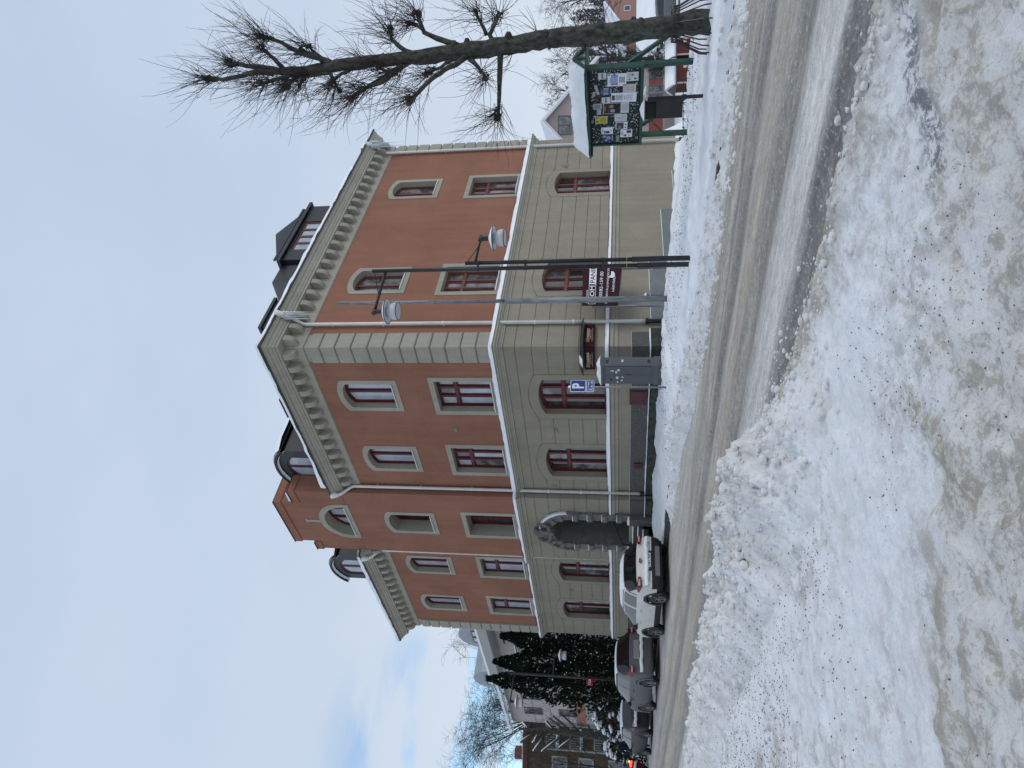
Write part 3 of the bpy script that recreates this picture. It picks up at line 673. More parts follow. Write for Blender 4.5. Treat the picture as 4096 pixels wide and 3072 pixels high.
# quoins
QZ = [5.56, 6.02, 6.5, 6.98, 7.46, 7.94, 8.42, 8.96, 9.47, 10.01, 10.54, 11.05, 11.48]
def quoin(cx, cy, sx, sy, z0, z1, i):
    p = .06; w = .61; g = .018; mb = MB()
    lo = [(w, 0), (w, -p), (-p, -p), (-p, w), (0, w), (0, 0)]
    def ring_(e, z): return [(cx + sx * (x + (e if x < 0 else 0)), cy + sy * (y + (e if y < 0 else 0)), z) for x, y in lo]
    V = ring_(.02, z0 + g) + ring_(0, z0 + g + .025) + ring_(0, z1 - g - .04) + ring_(.03, z1 - g); n = 6
    mb.add(V, [tuple(range(n)), tuple(range(4 * n - 1, 3 * n - 1, -1))] + [(k2 * n + i2, k2 * n + (i2 + 1) % n, (k2 + 1) * n + (i2 + 1) % n, (k2 + 1) * n + i2) for k2 in range(3) for i2 in range(n)])
    mb.build('quoin', M_beige2, TB)
for cx, cy, sx_, sy_ in ((0, 0, 1, 1), (LA, 0, -1, 1), (0, LB, 1, -1)):
    mb = MB(); lo = [(.6, 0), (.6, -.004), (-.004, -.004), (-.004, .6), (0, .6), (0, 0)]; V = [(cx + sx_ * x, cy + sy_ * y, z) for z in (5.54, 11.58) for x, y in lo]
    mb.add(V, [tuple(range(6)), tuple(range(11, 5, -1))] + [(i, (i + 1) % 6, (i + 1) % 6 + 6, i + 6) for i in range(6)]); mb.build('quoin_backing', M_beige2, TB)
for i, (a, b) in enumerate(zip(QZ, QZ[1:])):
    quoin(0, 0, 1, 1, a, b, i); quoin(LA, 0, -1, 1, a, b, i); quoin(0, LB, 1, -1, a, b, i)
# plinth: granite blocks on a dark footing, grey stepped patches on the sloping side
def blocks(fn, s0, s1, z0, z1, o0, o1, m, name, step):
    n = max(1, round((s1 - s0) / step))
    for i in range(n):
        a, b = s0 + (s1 - s0) * i / n, s0 + (s1 - s0) * (i + 1) / n; d = random.uniform(-.004, .004)
        mb = MB(); mb.prism([(a + .004, z0), (b - .004, z0), (b - .004, z1), (a + .004, z1)], o0, o1 + d, fn); mb.build(name, m, TB)
blocks(FB, -.075, RY0 - .01, .8, 1.33, 0, .075, M_granite, 'granite_block', 1.7)
blocks(FA, .0, .56, .8, 1.32, 0, .07, M_granite, 'granite_block', 1)
blocks(FR, RY0 - .07, 8.1, .8, 1.33, 0, .075, M_granite, 'granite_block', 1); blocks(FR, 10.5, RY1 + .05, .8, 1.33, 0, .075, M_granite, 'granite_block', 1)
blocks(FB, RY1 + .06, LB, .78, 1.31, 0, .075, M_granite, 'granite_block', 1.7)
blocks(FB, -.16, RY0 - .1, -.3, .78, 0, .16, M_dkstone, 'footing_stone', 2.4); blocks(FA, 0, .64, -.3, .78, 0, .15, M_dkstone, 'footing_stone', 1)
blocks(FR, RY0 - .15, 8.1, -.3, .78, 0, .16, M_dkstone, 'footing_stone', 1); blocks(FR, 10.5, RY1 + .1, -.3, .78, 0, .16, M_dkstone, 'footing_stone', 1)
blocks(FB, RY1 + .11, LB, -.3, .77, 0, .16, M_dkstone, 'footing_stone', 2.4)
for P_, s_ in (([(.62, 0), (0, 0), (0, RY0), (-RIS, RY0), (-RIS, 8.1)], 12), ([(-RIS, 10.5), (-RIS, RY1), (0, RY1), (0, LB)], 13)):
    snow_strip('plinth_snow', P_, .078, .17, (.785, .785), .02, .06, .25, s_, .01); snow_strip('granite_snow', P_, .003, .05, (1.332, 1.332), .006, .02, .3, s_ + 4, .0)
for a, b, z in ((1.1, 4.15, .75), (4.18, 7.35, .25), (7.4, 10.1, -.27)):
    mb = MB(); mb.prism([(a, -2), (b, -2), (b, z), (a, z)], 0, .03, FA); mb.build('plinth_patch', M_grey_patch, TB)
    mb = MB(); mb.prism([(a, z + .001), (b, z + .001), (b, z + .018), (a, z + .014)], 0.001, .034, FA); mb.build('plinth_patch_snow', M_snow, TB)
# cellar hatches, wall vents
def hatch(y0, y1, z0, z1, o, n_h, knob):
    mb = MB(); mb.prism([(y0, z0), (y1, z0), (y1, z1), (y0, z1)], 0, o, FB); h = mb.build('cellar_hatch', mat('hatch red', (.075, .018, .02), .55, (.1, .026, .03), nscale=4), TB)
    e = .045; mb = MB(); mb.prism([(y0 + e, z0 + e), (y1 - e, z0 + e), (y1 - e, z1 - e), (y0 + e, z1 - e)], o, o + .025, FB); mb.build('hatch_door', MATS['hatch red'], h)
    mb = MB()
    for t in (.25, .75): zz = z0 + (z1 - z0) * t; mb.prism([(y0 + .0, zz - .02), (y0 + .1, zz - .02), (y0 + .1, zz + .02), (y0, zz + .02)], o + .02, o + .045, FB)
    mb.prism([(y1 - .22, z0 + .13), (y1 - .08, z0 + .13), (y1 - .08, z0 + .17), (y1 - .22, z0 + .17)], o + .02, o + .05, FB); mb.build('hatch_fittings', MATS['hatch red'], h)
hatch(1.77, 2.44, .8, 1.38, .085, 2, 1); hatch(5.36, 5.68, .9, 1.22, .085, 2, 1)
def vent(fn, c, z0, z1, w, o):
    mb = MB(); mb.prism([(c - w / 2, z0), (c + w / 2, z0), (c + w / 2, z1), (c - w / 2, z1)], o - .02, o + .004, fn); v = mb.build('wall_vent', M_cabd, TB); mb = MB(); n = 5
    for i in range(n): a = c - w / 2 + w * (i + .25) / n; mb.prism([(a, z0 + .01), (a + w / n * .5, z0 + .01), (a + w / n * .5, z1 - .01), (a, z1 - .01)], o + .004, o + .014, fn)
    mb.build('vent_slats', M_beige2, v)
vent(FA, 10.83, 3.8, 4.02, .22, .024); vent(FB, 3.81, 3.74, 3.86, .2, .024); vent(FB, 3.84, 7.22, 7.36, .2, .0); vent(FB, 6.92, 3.99, 4.17, .16, .024); vent(FB, 14.6, 3.74, 3.86, .2, .024)
# downpipes with hoppers
def downpipe(fn, s, zb, z_h, boot=True, ice=False, lean=0):
    mb = MB(); mb.tube([fn(s, .56, z_h - .18), fn(s, .5, z_h - .3), fn(s, .2, 11.98), fn(s, .115, 11.85), fn(s, .115, 11.6), fn(s, .115, zb)], .058, 12); p = mb.build('downpipe', M_white_pipe, TB, True)
    mb = MB(); c = fn(s, .56, z_h)
    mb.lathe([(.05, -.24), (.075, -.2), (.12, -.05), (.15, .06), (.145, .06), (.1, -.06), (.0, -.1)], 14, c); mb.build('hopper', M_white_pipe, p, True)
    for z in (10.9, 9.2, 7.2, 4.3, 3.1):
        if z > zb + .3: mb = MB(); mb.tube([fn(s, .115, z - .03), fn(s, .115, z + .03)], .066, 12); mb.box((s - .012, 0, z - .012), (s + .012, .1, z + .012), fn); mb.build('pipe_clamp', M_white_pipe, p)
    if boot:
        mb = MB(); c = fn(s, .115, zb); mb.lathe([(.1, .06), (.1, 0.), (.07, -.06), (.065, -.7)], 12, c); mb.build('pipe_boot', M_black, p, True)
    if ice:
        mb = MB(); rd = random.Random(int(s * 10))
        for i in range(22):
            a = fn(s + rd.uniform(-.14, .14), rd.uniform(.42, .66), z_h - rd.uniform(.1, .3)); l = rd.uniform(.25, 1.0) * (1.5 if i < 4 else 1)
            mb.tube([a, (a[0], a[1], a[2] - l * .5), (a[0] + rd.uniform(-.02, .02), a[1], a[2] - l)], [.022, .013, .002], 5)
        mb.build('icicles', M_ice, p, True)
downpipe(FA, 1.0, .86, 12.6, ice=True); downpipe(FA, 12.45, -.72, 12.6, ice=True); downpipe(FB, 7.12, .9, 12.55); downpipe(FB, 11.7, 2.06, 12.55, boot=False)
mb = MB(); mb.tube([FB(11.7, .1, 2.), FB(11.7, .1, .9)], .03, 8); mb.build('thin_pipe', M_white_pipe, TB)
# roof and attic -------------------------------------------------------------------
e = .63; h = 2.35; mx = LA / 2
zx = lambda x: 12.66 + (x + e) * h / (mx + e)
mb = MB(); mb.add([(-e, -e, 12.66), (LA + e, -e, 12.66), (LA + e, LB + e, 12.66), (-e, LB + e, 12.66), (mx, mx, 12.66 + h), (mx, LB - mx, 12.66 + h), (-e, RY0 - .02, 12.66), (1.0, RY0 - .02, zx(1.)), (1.0, RY1 + .02, zx(1.)), (-e, RY1 + .02, 12.66)], [(0, 1, 4), (1, 2, 5, 4), (2, 3, 5), (0, 4, 7, 6), (4, 5, 8, 7), (5, 3, 9, 8)]); rf = mb.build('roof', M_roof, TB)
def gable_front(): return [(RY0, 11.6), (RY1, 11.6), (RY1, 14.56), (10.85, 14.56), (10.85, 15.4), (8.05, 15.4), (8.05, 14.56), (RY0, 14.56)]
LUN = Op(9.3, 2.0, 12.52, 12.62, .98, True)
mb = MB(); wall(mb, FR, RY0, RY1, 11.62, 14.2, [LUN], .5)
for a, b, z0, z1 in ((RY0, RY1, 14.2, 14.56), (8.05, 10.85, 14.56, 15.4)): mb.add([FR(a, 0, z0), FR(b, 0, z0), FR(b, 0, z1), FR(a, 0, z1)], [(0, 1, 2, 3)])
D_ = 1.35
for y, z0, z1 in ((RY0, 11.62, 14.56), (RY1, 11.62, 14.56), (8.05, 14.56, 15.4), (10.85, 14.56, 15.4)): mb.add([FR(y, 0, z0), FR(y, -D_, z0), FR(y, -D_, z1), FR(y, 0, z1)], [(0, 1, 2, 3)])
for a, b, z in ((RY0, 8.05, 14.56), (10.85, RY1, 14.56), (8.05, 10.85, 15.4)): mb.add([FR(a, 0, z), FR(b, 0, z), FR(b, -D_, z), FR(a, -D_, z)], [(0, 1, 2, 3)])
for a, b, z0, z1 in ((RY0, RY1, 12, 14.56), (8.05, 10.85, 14.56, 15.4)): mb.add([FR(a, -D_, z0), FR(b, -D_, z0), FR(b, -D_, z1), FR(a, -D_, z1)], [(0, 1, 2, 3)])
at_ = mb.build('attic', M_orange, TB)
mb = MB()
def coping(a, b, z0, z1): mb.box((a - .035, -D_ - .03, z0), (b + .035, .04, z1), FR)
coping(8.05, 10.85, 15.12, 15.42); coping(RY0, 8.0, 14.3, 14.58); coping(10.9, RY1, 14.3, 14.58); mb.build('coping', M_orange, at_)
mb = MB(); mb.box((8.0, -D_ - .05, 15.42), (10.9, .08, 15.445), FR); mb.box((RY0 - .05, -D_, 14.58), (8.0, .08, 14.605), FR); mb.box((10.9, -D_, 14.58), (RY1 + .05, .08, 14.605), FR); mb.build('coping_sheet', M_roof, at_)
mb = MB(); mb.prism([(RY0 - .02, 12.41), (RY1 + .02, 12.41), (RY1 + .02, 12.44), (RY0 - .02, 12.44)], 0, .012, FR); mb.build('attic_string', M_orange, at_)
mb = MB(); mb.prism([(RY0 - .0, 14.605), (7.95, 14.605), (7.9, 14.7), (RY0 + .1, 14.68)], -D_ + .1, .06, FR); mb.build('attic_snow', M_snow, at_)
window(LUN, FR, .45, 3, None, M_red, [G_dark, G_sky_blind], sur=.18, snow=False)
mb = MB(); mb.prism([(9.23, 13.78), (9.37, 13.78), (9.36, 14.35), (9.42, 14.37), (9.42, 14.44), (9.18, 14.44), (9.18, 14.37), (9.24, 14.35)], .0, .035, FR); mb.build('keystone', M_beige2, TB)
# dormers on the street roofs
def arched_dormer(y0, y1, x0=.45):
    r = empty('dormer'); r.parent = TB; c = (y0 + y1) / 2; w = (y1 - y0) / 2; zb, zs, rise = 13.0, 14.45, .52
    top = lambda t: zs + rise * (1 - t * t) ** .8
    ts = [-1 + 2 * i / 14 for i in range(15)]; f = lambda s, o, z: (x0 - o, s, z)
    mb = MB(); outer = [(c - w, zb)] + [(c + t * w, top(t) - .02) for t in ts] + [(c + w, zb)]; iw = w * .62
    inner = [(c - iw, 13.5)] + [(c + t * iw, zs - .12 + .28 * (1 - t * t) ** .8) for t in ts] + [(c + iw, 13.5)]
    mb.ring(outer, inner, -.1, 0, f, closed=False); mb.prism([(c - w, zb), (c + w, zb), (c + w, 13.5), (c - w, 13.5)], -.1, 0.002, f)
    for s_ in (-1, 1): mb.add([f(c + s_ * w, -.1, zb), f(c + s_ * w, -3.2, zb), f(c + s_ * w, -3.2, zs), f(c + s_ * w, -.1, zs)], [(0, 1, 2, 3)])
    mb.build('dormer_front', M_roof, r)
    mb = MB(); P = []
    for o in (.18, -3.4):
        P += [f(c + t * (w + .12), o, top(t) + .06) for t in ts]
    P += [f(c + t * (w + .12), .18, top(t) - .03) for t in ts]
    mb.add(P, [(i, i + 1, 15 + i + 1, 15 + i) for i in range(14)] + [(i, i + 1, 30 + i + 1, 30 + i) for i in range(14)] ); mb.build('dormer_roof', M_roof, r, True)
    mb = MB(); P = []
    for o, hh in ((.05, .09), (-.6, .2), (-3.3, .2)): P += [f(c + t * (w + .1), o, top(t) + .06 + hh * (1 if t < .5 else .4)) for t in ts]
    P += [f(c + t * (w + .12), .02, top(t) + .064) for t in ts]
    mb.add(P, [(k2 * 15 + i, k2 * 15 + i + 1, k2 * 15 + 16 + i, k2 * 15 + 15 + i) for k2 in range(2) for i in range(14)] + [(i, i + 1, 46 + i, 45 + i) for i in range(14)]); mb.build('dormer_snow', M_snow, r, True)
    mb = MB(); mb.sweep([(x0 - .19, c - (w + .1) ), (x0 - .19, c + w + .1)], [(0, 0), (0, .01)]); 
    mb = MB(); P = []   # snow rim under the overhang
    for t in ts: P += [f(c + t * (w + .02), .03, top(t) - .06), f(c + t * (w + .02), .03, top(t) - .02), f(c + t * (w + .02), .14, top(t) - .03)]
    mb.add(P, [(i * 3 + j, i * 3 + j + 1, i * 3 + j + 4, i * 3 + j + 3) for i in range(14) for j in range(2)]); mb.build('rim_snow', M_snow, r, True)
    mb = MB(); ix = [c - iw, c - .04, c + .04, c + iw]
    mb.ring(inner, [(c - iw + .07, 13.57)] + [(c + t * (iw - .07), zs - .19 + .28 * (1 - t * t) ** .8) for t in ts] + [(c + iw - .07, 13.57)], -.09, -.03, f); mb.box((c - .05, -.09, 13.5), (c + .05, -.03, zs + .12), f); mb.build('dormer_window', M_red, r)
    for s_ in (-1, 1):
        a, b = sorted((c + s_ * .05, c + s_ * (iw - .07))); xs = [a + (b - a) * i / 5 for i in range(6)]
        mb = MB(); mb.prism([(a, 13.57)] + [(x, zs - .19 + .28 * (1 - ((x - c) / (iw - .07)) ** 2) ** .8 if abs(x - c) < iw - .07 else zs - .19) for x in xs] + [(b, 13.57)], -.085, -.07, f); mb.build('dormer_pane', G_sky_blind, r)
arched_dormer(5.75, 7.75); arched_dormer(13.25, 15.25)
# flat roofed dormer over the side street
r = empty('dormer'); r.parent = TB; y0 = .55; f = lambda s, o, z: (s, y0 - o, z)
mb = MB(); mb.ring([(5.6, 12.9), (5.6, 14.5), (9.4, 14.5), (9.4, 12.9)], [(6.25, 13.45), (6.25, 14.4), (8.25, 14.4), (8.25, 13.45)], -.12, 0, f)
mb.add([f(9.4, -.1, 12.9), f(9.4, -2.6, 12.9), f(9.4, -2.6, 14.5), f(9.4, -.1, 14.5), f(5.6, -.1, 12.9), f(5.6, -2.6, 12.9), f(5.6, -2.6, 14.5), f(5.6, -.1, 14.5)], [(0, 1, 2, 3), (4, 5, 6, 7)]); mb.build('dormer_front', M_roof, r)
mb = MB(); mb.box((5.4, -2.8, 14.5), (9.55, .12, 14.62), f); mb.box((5.6, -.06, 14.62), (9.1, .06, 14.72), f); mb.prism([(5.55, 14.72), (9.05, 14.72), (7.4, 15.42)], -2.4, -.02, f); mb.box((5.5, .02, 14.72), (9.1, .08, 14.8), f); mb.build('dormer_roof', M_roof, r)
mb = MB(); mb.ring([(6.25, 13.45), (6.25, 14.4), (8.25, 14.4), (8.25, 13.45)], [(6.33, 13.52), (6.33, 14.33), (8.17, 14.33), (8.17, 13.52)], -.1, -.04, f)
for x in (6.78, 7.24, 7.72): mb.box((x - .05, -.1, 13.5), (x + .05, -.035, 14.35), f)
mb.build('dormer_window', M_red_lit, r)
for a, b in ((6.33, 6.73), (6.83, 7.19), (7.29, 7.67), (7.77, 8.17)): mb = MB(); mb.prism([(a, 13.52), (b, 13.52), (b, 14.33), (a, 14.33)], -.09, -.075, f); mb.build('dormer_pane', G_sky_blind, r)
mb = MB(); mb.box((5.7, .001, 14.5), (8.9, .05, 14.53), f); mb.build('dormer_snow', M_snow, r)
# hipped roof box beside it and a low chimney near the corner
mb = MB(); mb.add([(5.55, .7, 12.9), (3.2, .9, 12.9), (5.55, 3, 13.2), (3.2, 3, 13.2), (5.5, .75, 14.55), (4.5, .8, 14.6), (4.55, 3, 14.7), (5.5, 3, 14.7), (3.25, .9, 13.85)], [(0, 1, 8, 5, 4), (1, 3, 6, 5, 8), (4, 5, 6, 7)]); mb.build('roof_hip', M_roof, TB)
mb = MB(); mb.box((2.75, 1.5, 12.9), (4.3, 2.4, 14.6)); mb.box((2.68, 1.43, 14.6), (4.42, 2.5, 14.72)); mb.box((2.72, 1.47, 14.35), (4.34, 2.44, 14.42)); mb.build('chimney', M_roof, TB)
mb = MB(); mb.box((.6, 3.05, 12.8), (1.2, 3.9, 13.62)); mb.box((.55, 3.0, 13.62), (1.25, 3.95, 13.7)); mb.build('chimney', M_roof, TB)
# entrance: recessed portal, banded stone arch, crest, door, steps
dp = empty('entrance'); dp.parent = TB
oo = Op(9.3, 2.36, 1.34, 3.6, 1.07, True)
mb = MB(); mb.ring(oo.outline(0, 0), DOOR.outline(0, 0), 0, .13, FR, closed=False); mb.build('portal_arch', M_portal, dp)
mb = MB(); o2 = Op(9.3, 2.5, 3.4, 3.62, 1.13, True); o3 = Op(9.3, 2.3, 3.4, 3.6, 1.03, True); mb.ring(o2.outline(0, 0), o3.outline(0, 0), .02, .19, FR, closed=False); mb.build('portal_hood', M_portal, dp)
mb = MB(); P = []; 
for t in [i / 12 for i in range(13)]:
    a = math.pi * (.5 + .5 * t) ; x = 9.3 + 1.25 * math.cos(a) * 1.0; z = 3.62 + 1.13 * math.sin(a); 
    P += [FR(x, .03, z + .002), FR(x, .03, z + .05), FR(x, .18, z + .04), FR(x, .19, z + .002)]
mb.add(P, [(i * 4 + j, i * 4 + j + 1, i * 4 + j + 5, i * 4 + j + 4) for i in range(12) for j in range(3)]); so2 = mb.build('portal_snow', M_snow, dp, True); so2.scale = (1, 1, 1)
for s_ in (-1, 1):
    for z in (1.7, 2.25, 2.8, 3.35):
        mb = MB(); a = 9.3 + s_ * .83; b = 9.3 + s_ * 1.2; mb.prism([(min(a, b) - .02, z - .09), (max(a, b) + .02, z - .09), (max(a, b) + .02, z + .09), (min(a, b) - .02, z + .09)], .02, .2, FR); mb.build('portal_block', M_portal, dp)
        mb = MB(); mb.prism([(min(a, b), z + .091), (max(a, b), z + .091), (max(a, b) - .02, z + .115), (min(a, b) + .02, z + .11)], .1, .19, FR); mb.build('portal_block_snow', M_snow, dp)
for k_ in range(1, 8):
    if k_ == 4: continue
    a = math.pi * k_ / 8; mb = MB(); ca, sa = math.cos(a), math.sin(a); Q = []
    for rr in (.82, 1.24):
        for dt in (-.085, .085): Q.append((9.3 + rr * math.cos(a + dt), 3.55 + rr * math.sin(a + dt)))
    mb.prism([Q[0], Q[1], Q[3], Q[2]], .02, .18, FR); mb.build('voussoir', M_portal, dp)
mb = MB(); rd = random.Random(4)   # carved crest: shield with scrolls and foliage
mb.prism([(9.3, 4.2), (9.5, 4.4), (9.52, 4.75), (9.4, 4.95), (9.3, 5.0), (9.2, 4.95), (9.08, 4.75), (9.1, 4.4)], .02, .28, FR)
for i in range(16):
    a = rd.uniform(-1.25, 1.25); rr = rd.uniform(.15, .5); c = FR(9.3 + rr * math.sin(a) * 1.0, rd.uniform(.08, .3), 4.62 + rr * math.cos(a) * .9 - .06)
    s_ = rd.uniform(.04, .075); mb.lathe([(0, -s_), (s_ * .8, -s_ * .55), (s_, 0), (s_ * .8, s_ * .55), (0, s_)], 7, c)
for s_ in (-1, 1): mb.tube([FR(9.3 + s_ * .15, .2, 4.35), FR(9.3 + s_ * .45, .24, 4.4), FR(9.3 + s_ * .6, .2, 4.6), FR(9.3 + s_ * .5, .2, 4.75), FR(9.3 + s_ * .42, .2, 4.65)], [.09, .08, .07, .06, .04], 7)
mb.build('crest', M_portal, dp)
mb = MB(); pts = DOOR.outline(.005, .005); pts.append(pts[0])
for p, r in zip(pts, pts[1:]): mb.add([FR(p[0], .0, p[1]), FR(r[0], .0, r[1]), FR(r[0], -.93, r[1]), FR(p[0], -.93, p[1])], [(0, 1, 2, 3)])
mb.build('portal_lining', mat('portal lining render', (.12, .115, .1), .9, (.17, .165, .15), nscale=3), dp)
M_door = mat('weathered oak door', (.05, .047, .042), .7, (.09, .084, .075), nscale=5, stretch=(1, 1, .3))
mb = MB(); mb.box((8.3, -1.0, 1.34), (10.3, -.94, 4.5), FR); dr = mb.build('door', M_door, dp)
for a, b, z0, z1 in ((8.6, 9.22, 1.5, 1.95), (8.6, 9.22, 2.05, 3.0), (9.38, 10.0, 1.5, 1.95), (9.38, 10.0, 2.05, 3.0), (8.6, 9.22, 3.2, 3.9), (9.38, 10.0, 3.2, 3.9)):
    mb = MB(); mb.ring([(a, z0), (b, z0), (b, z1), (a, z1)], [(a + .05, z0 + .05), (b - .05, z0 + .05), (b - .05, z1 - .05), (a + .05, z1 - .05)], -.95, -.915, FR); mb.build('door_panel', M_door, dr)
mb = MB(); mb.box((8.4, -.95, 3.06), (10.2, -.88, 3.16), FR); mb.build('door_transom', M_door, dr)
for z0, z1, cc in ((2.35, 2.58, (.03, .004, .006)), (2.6, 2.83, (.035, .006, .01))):
    mb = MB(); mb.prism([(9.45, z0), (9.85, z0), (9.85, z1), (9.45, z1)], -.93, -.9, FR); pl_ = mb.build('name_plate', mat('plate ' + str(z0), cc, .4), dr)
    mb = MB()
    for j in range(4): mb.prism([(9.5 + .06 * (j % 2), z1 - .05 - j * .045), (9.78 - .05 * (j % 3), z1 - .05 - j * .045), (9.78 - .05 * (j % 3), z1 - .035 - j * .045), (9.5 + .06 * (j % 2), z1 - .035 - j * .045)], -.9, -.895, FR)
    mb.build('plate_lines', mat('faded lettering', (.3, .27, .25), .6), pl_)
mb = MB(); mb.tube([FR(8.52, -.5, 2.2), FR(10.05, .15, 1.6), FR(10.05, .15, 1.2)], .035, 8); mb.build('handrail', M_black, dp, True)
for i, (z, o) in enumerate(((1.33, -.55), (1.18, -.22), (1.0, .08), (.82, .36), (.64, .64))):
    mb = MB(); mb.prism([(8.5, -.3), (10.1, -.3), (10.1, z), (8.5, z)], -1.0, o + .32, FR); mb.build('step', M_dkstone, dp)
    if i: mb = MB(); mb.prism([(8.52, z + .001), (10.08, z + .001), (10.05, z + .035), (8.55, z + .03)], o + .02, o + .31, FR); mb.build('step_snow', M_snow, dp)
for a, b in ((8.1, 8.5), (10.1, 10.5)):
    mb = MB(); mb.prism([(a, -.3), (b, -.3), (b, 1.335), (a, 1.335)], -.2, .3, FR); mb.build('step_cheek', M_granite, dp)
    mb = MB(); mb.prism([(a + .02, 1.336), (b - .02, 1.336), (b - .05, 1.42), (a + .05, 1.40)], .06, .29, FR); mb.build('cheek_snow', M_snow, dp)

# ------------------------------------------------------------------ street furniture
RV = Vector((.711, -.703, 0))     # to the right as seen from the square
M_lampw = mat('white lamp enamel', (.62, .64, .66), .35); M_bowl = mat('frosted lamp bowl', (.5, .53, .55), .3)
M_white = mat('white print', (.75, .76, .78), .5); M_cream = mat('cream lit panel', (.62, .5, .36), .5); M_maroon = mat('maroon sign face', (.026, .003, .008), .6, (.036, .004, .011), nscale=2, spec=.2)
def lamp_head(parent, c, s=1., snow=True):
    """hanging street lamp: black neck, white saucer, frosted bowl; c = arm end"""
    x, y, z = c; h = empty('lamp_head', c); h.parent = parent
    mb = MB(); mb.tube([(0, 0, .03), (0, 0, -.22 * s)], .055 * s, 12); mb.tube([(-.07 * s, 0, 0), (.07 * s, 0, 0)], .05 * s, 10); mb.build('lamp_neck', M_black, h)
    mb = MB(); mb.lathe([(.05, -.2), (.1, -.22), (.2, -.25), (.275, -.285), (.277, -.3), (.2, -.29), (.09, -.27)], 28, fn=lambda a, b, d: (a * s, b * s, d * s)); mb.build('lamp_saucer', M_lampw, h, True)
    mb = MB(); mb.lathe([(.272, -.279), (.281, -.285), (.281, -.303), (.272, -.3)], 28, fn=lambda a, b, d: (a * s, b * s, d * s)); mb.build('saucer_rim', M_black, h, True)
    mb = MB(); mb.lathe([(.08, -.26), (.1, -.3), (.14, -.335), (.17, -.385), (.185, -.45), (.19, -.53), (.18, -.535), (.1, -.525), (0, -.52)], 24, fn=lambda a, b, d: (a * s, b * s, d * s)); mb.build('lamp_bowl', M_bowl, h, True)
    mb = MB(); mb.lathe([(.194, -.522), (.194, -.536), (.184, -.536)], 24, fn=lambda a, b, d: (a * s, b * s, d * s)); mb.build('bowl_rim', M_black, h, True)
    if snow: mb = MB(); mb.lathe([(.056, -.18), (.12, -.205), (.2, -.235), (.26, -.268), (.27, -.284)], 20, fn=lambda a, b, d: (a * s, b * s, d * s)); mb.build('lamp_snow', M_snow, h, True)
    return h
lp = empty('lamp_post', (-3.71, -5.69, .22)); tag(lp, 'black twin tube lamp post with two saucer lamps in front of the side wall', 'lamp post')
zz = lambda z: z - .22
a = -RV * .075; b = RV * .05
mb = MB(); mb.tube([(a.x, a.y, zz(1.1)), (a.x, a.y, zz(6.9))], .042, 14); mb.build('tall_tube', M_black, lp, True)
mb = MB(); mb.tube([(b.x, b.y, zz(1.1)), (b.x, b.y, zz(4.87))], .042, 14); mb.build('short_tube', M_black, lp, True)
for q, h_ in ((a, 1.32), (b, 1.42)):
    mb = MB(); ca, sa = RV.x, RV.y; w = .046
    P = [(q.x + (dx * ca - dy * sa) * w, q.y + (dx * sa + dy * ca) * w) for dx, dy in ((-1, -1), (1, -1), (1, 1), (-1, 1))]
    mb.add([(x, y, -.2) for x, y in P] + [(x, y, zz(h_)) for x, y in P], [(0, 1, 5, 4), (1, 2, 6, 5), (2, 3, 7, 6), (3, 0, 4, 7), (4, 5, 6, 7)]); mb.build('base_casing', M_black, lp)
for z in (2.0, 3.6, 4.6): mb = MB(); mb.tube([tuple(a + Vector((0, 0, zz(z)))), tuple(b + Vector((0, 0, zz(z))))], .018, 8); mb.tube([tuple(a + Vector((0, 0, zz(z - .03)))), tuple(a + Vector((0, 0, zz(z + .03))))], .05, 10); mb.tube([tuple(b + Vector((0, 0, zz(z - .03)))), tuple(b + Vector((0, 0, zz(z + .03))))], .05, 10); mb.build('tube_clamp', M_black, lp)
for q in (a, b): mb = MB(); mb.tube([tuple(q + Vector((0, 0, zz(1.52)))), tuple(q + Vector((0, 0, zz(1.535))))], .0432, 12); mb.build('yellow_band', mat('faded yellow tape', (.3, .26, .08), .7), lp)
el = Vector((-.57, .74, 0)); er = Vector((.31, -.45, 0))
mb = MB(); p0 = a + Vector((0, 0, zz(6.6))); p1 = el + Vector((0, 0, zz(6.9))); mb.tube([tuple(p0), tuple(p1)], .03, 10); mb.build('arm', M_black, lp, True)
mb = MB(); mb.tube([tuple(a + Vector((0, 0, zz(6.86)))), tuple(p0.lerp(p1, .62))], .01, 6); mb.build('arm_brace', M_black, lp)
mb = MB(); q0 = b + Vector((0, 0, zz(4.66))); q1 = er + Vector((0, 0, zz(4.52))); mb.tube([tuple(q0), tuple(q1)], .026, 10); mb.build('arm', M_black, lp, True)
mb = MB(); mb.tube([tuple(b + Vector((0, 0, zz(4.84)))), tuple(q0.lerp(q1, .72))], .009, 6); mb.build('arm_brace', M_black, lp)
lamp_head(lp, tuple(p1)); lamp_head(lp, tuple(q1), .95)
# plain galvanised mast
mb = MB(); ms = empty('grey_mast', (-.43, -2.11, .3)); tag(ms, 'tall bare galvanised mast beside the maroon salon board', 'pole')
mb.tube([(0, 0, -.2), (0, 0, 4.53)], .082, 14); mb.build('lower_tube', M_galv, ms, True)
mb = MB(); mb.tube([(0, 0, 4.5), (0, 0, 9.4)], .052, 12); mb.build('upper_tube', M_galv, ms, True)
mb = MB(); mb.tube([(0, 0, 6.5), (0, 0, 6.56)], .068, 12); mb.tube([(-.06, 0, 6.53), (-.12, 0, 6.53)], .014, 6); mb.build('mast_clamp', M_galv, ms)
mb = MB(); mb.tube([(-.01, -.06, 9.36), (-.06, -.1, 9.34), (-.05, -.11, 9.28)], .009, 6); mb.build('eye_hook', M_galv, ms)
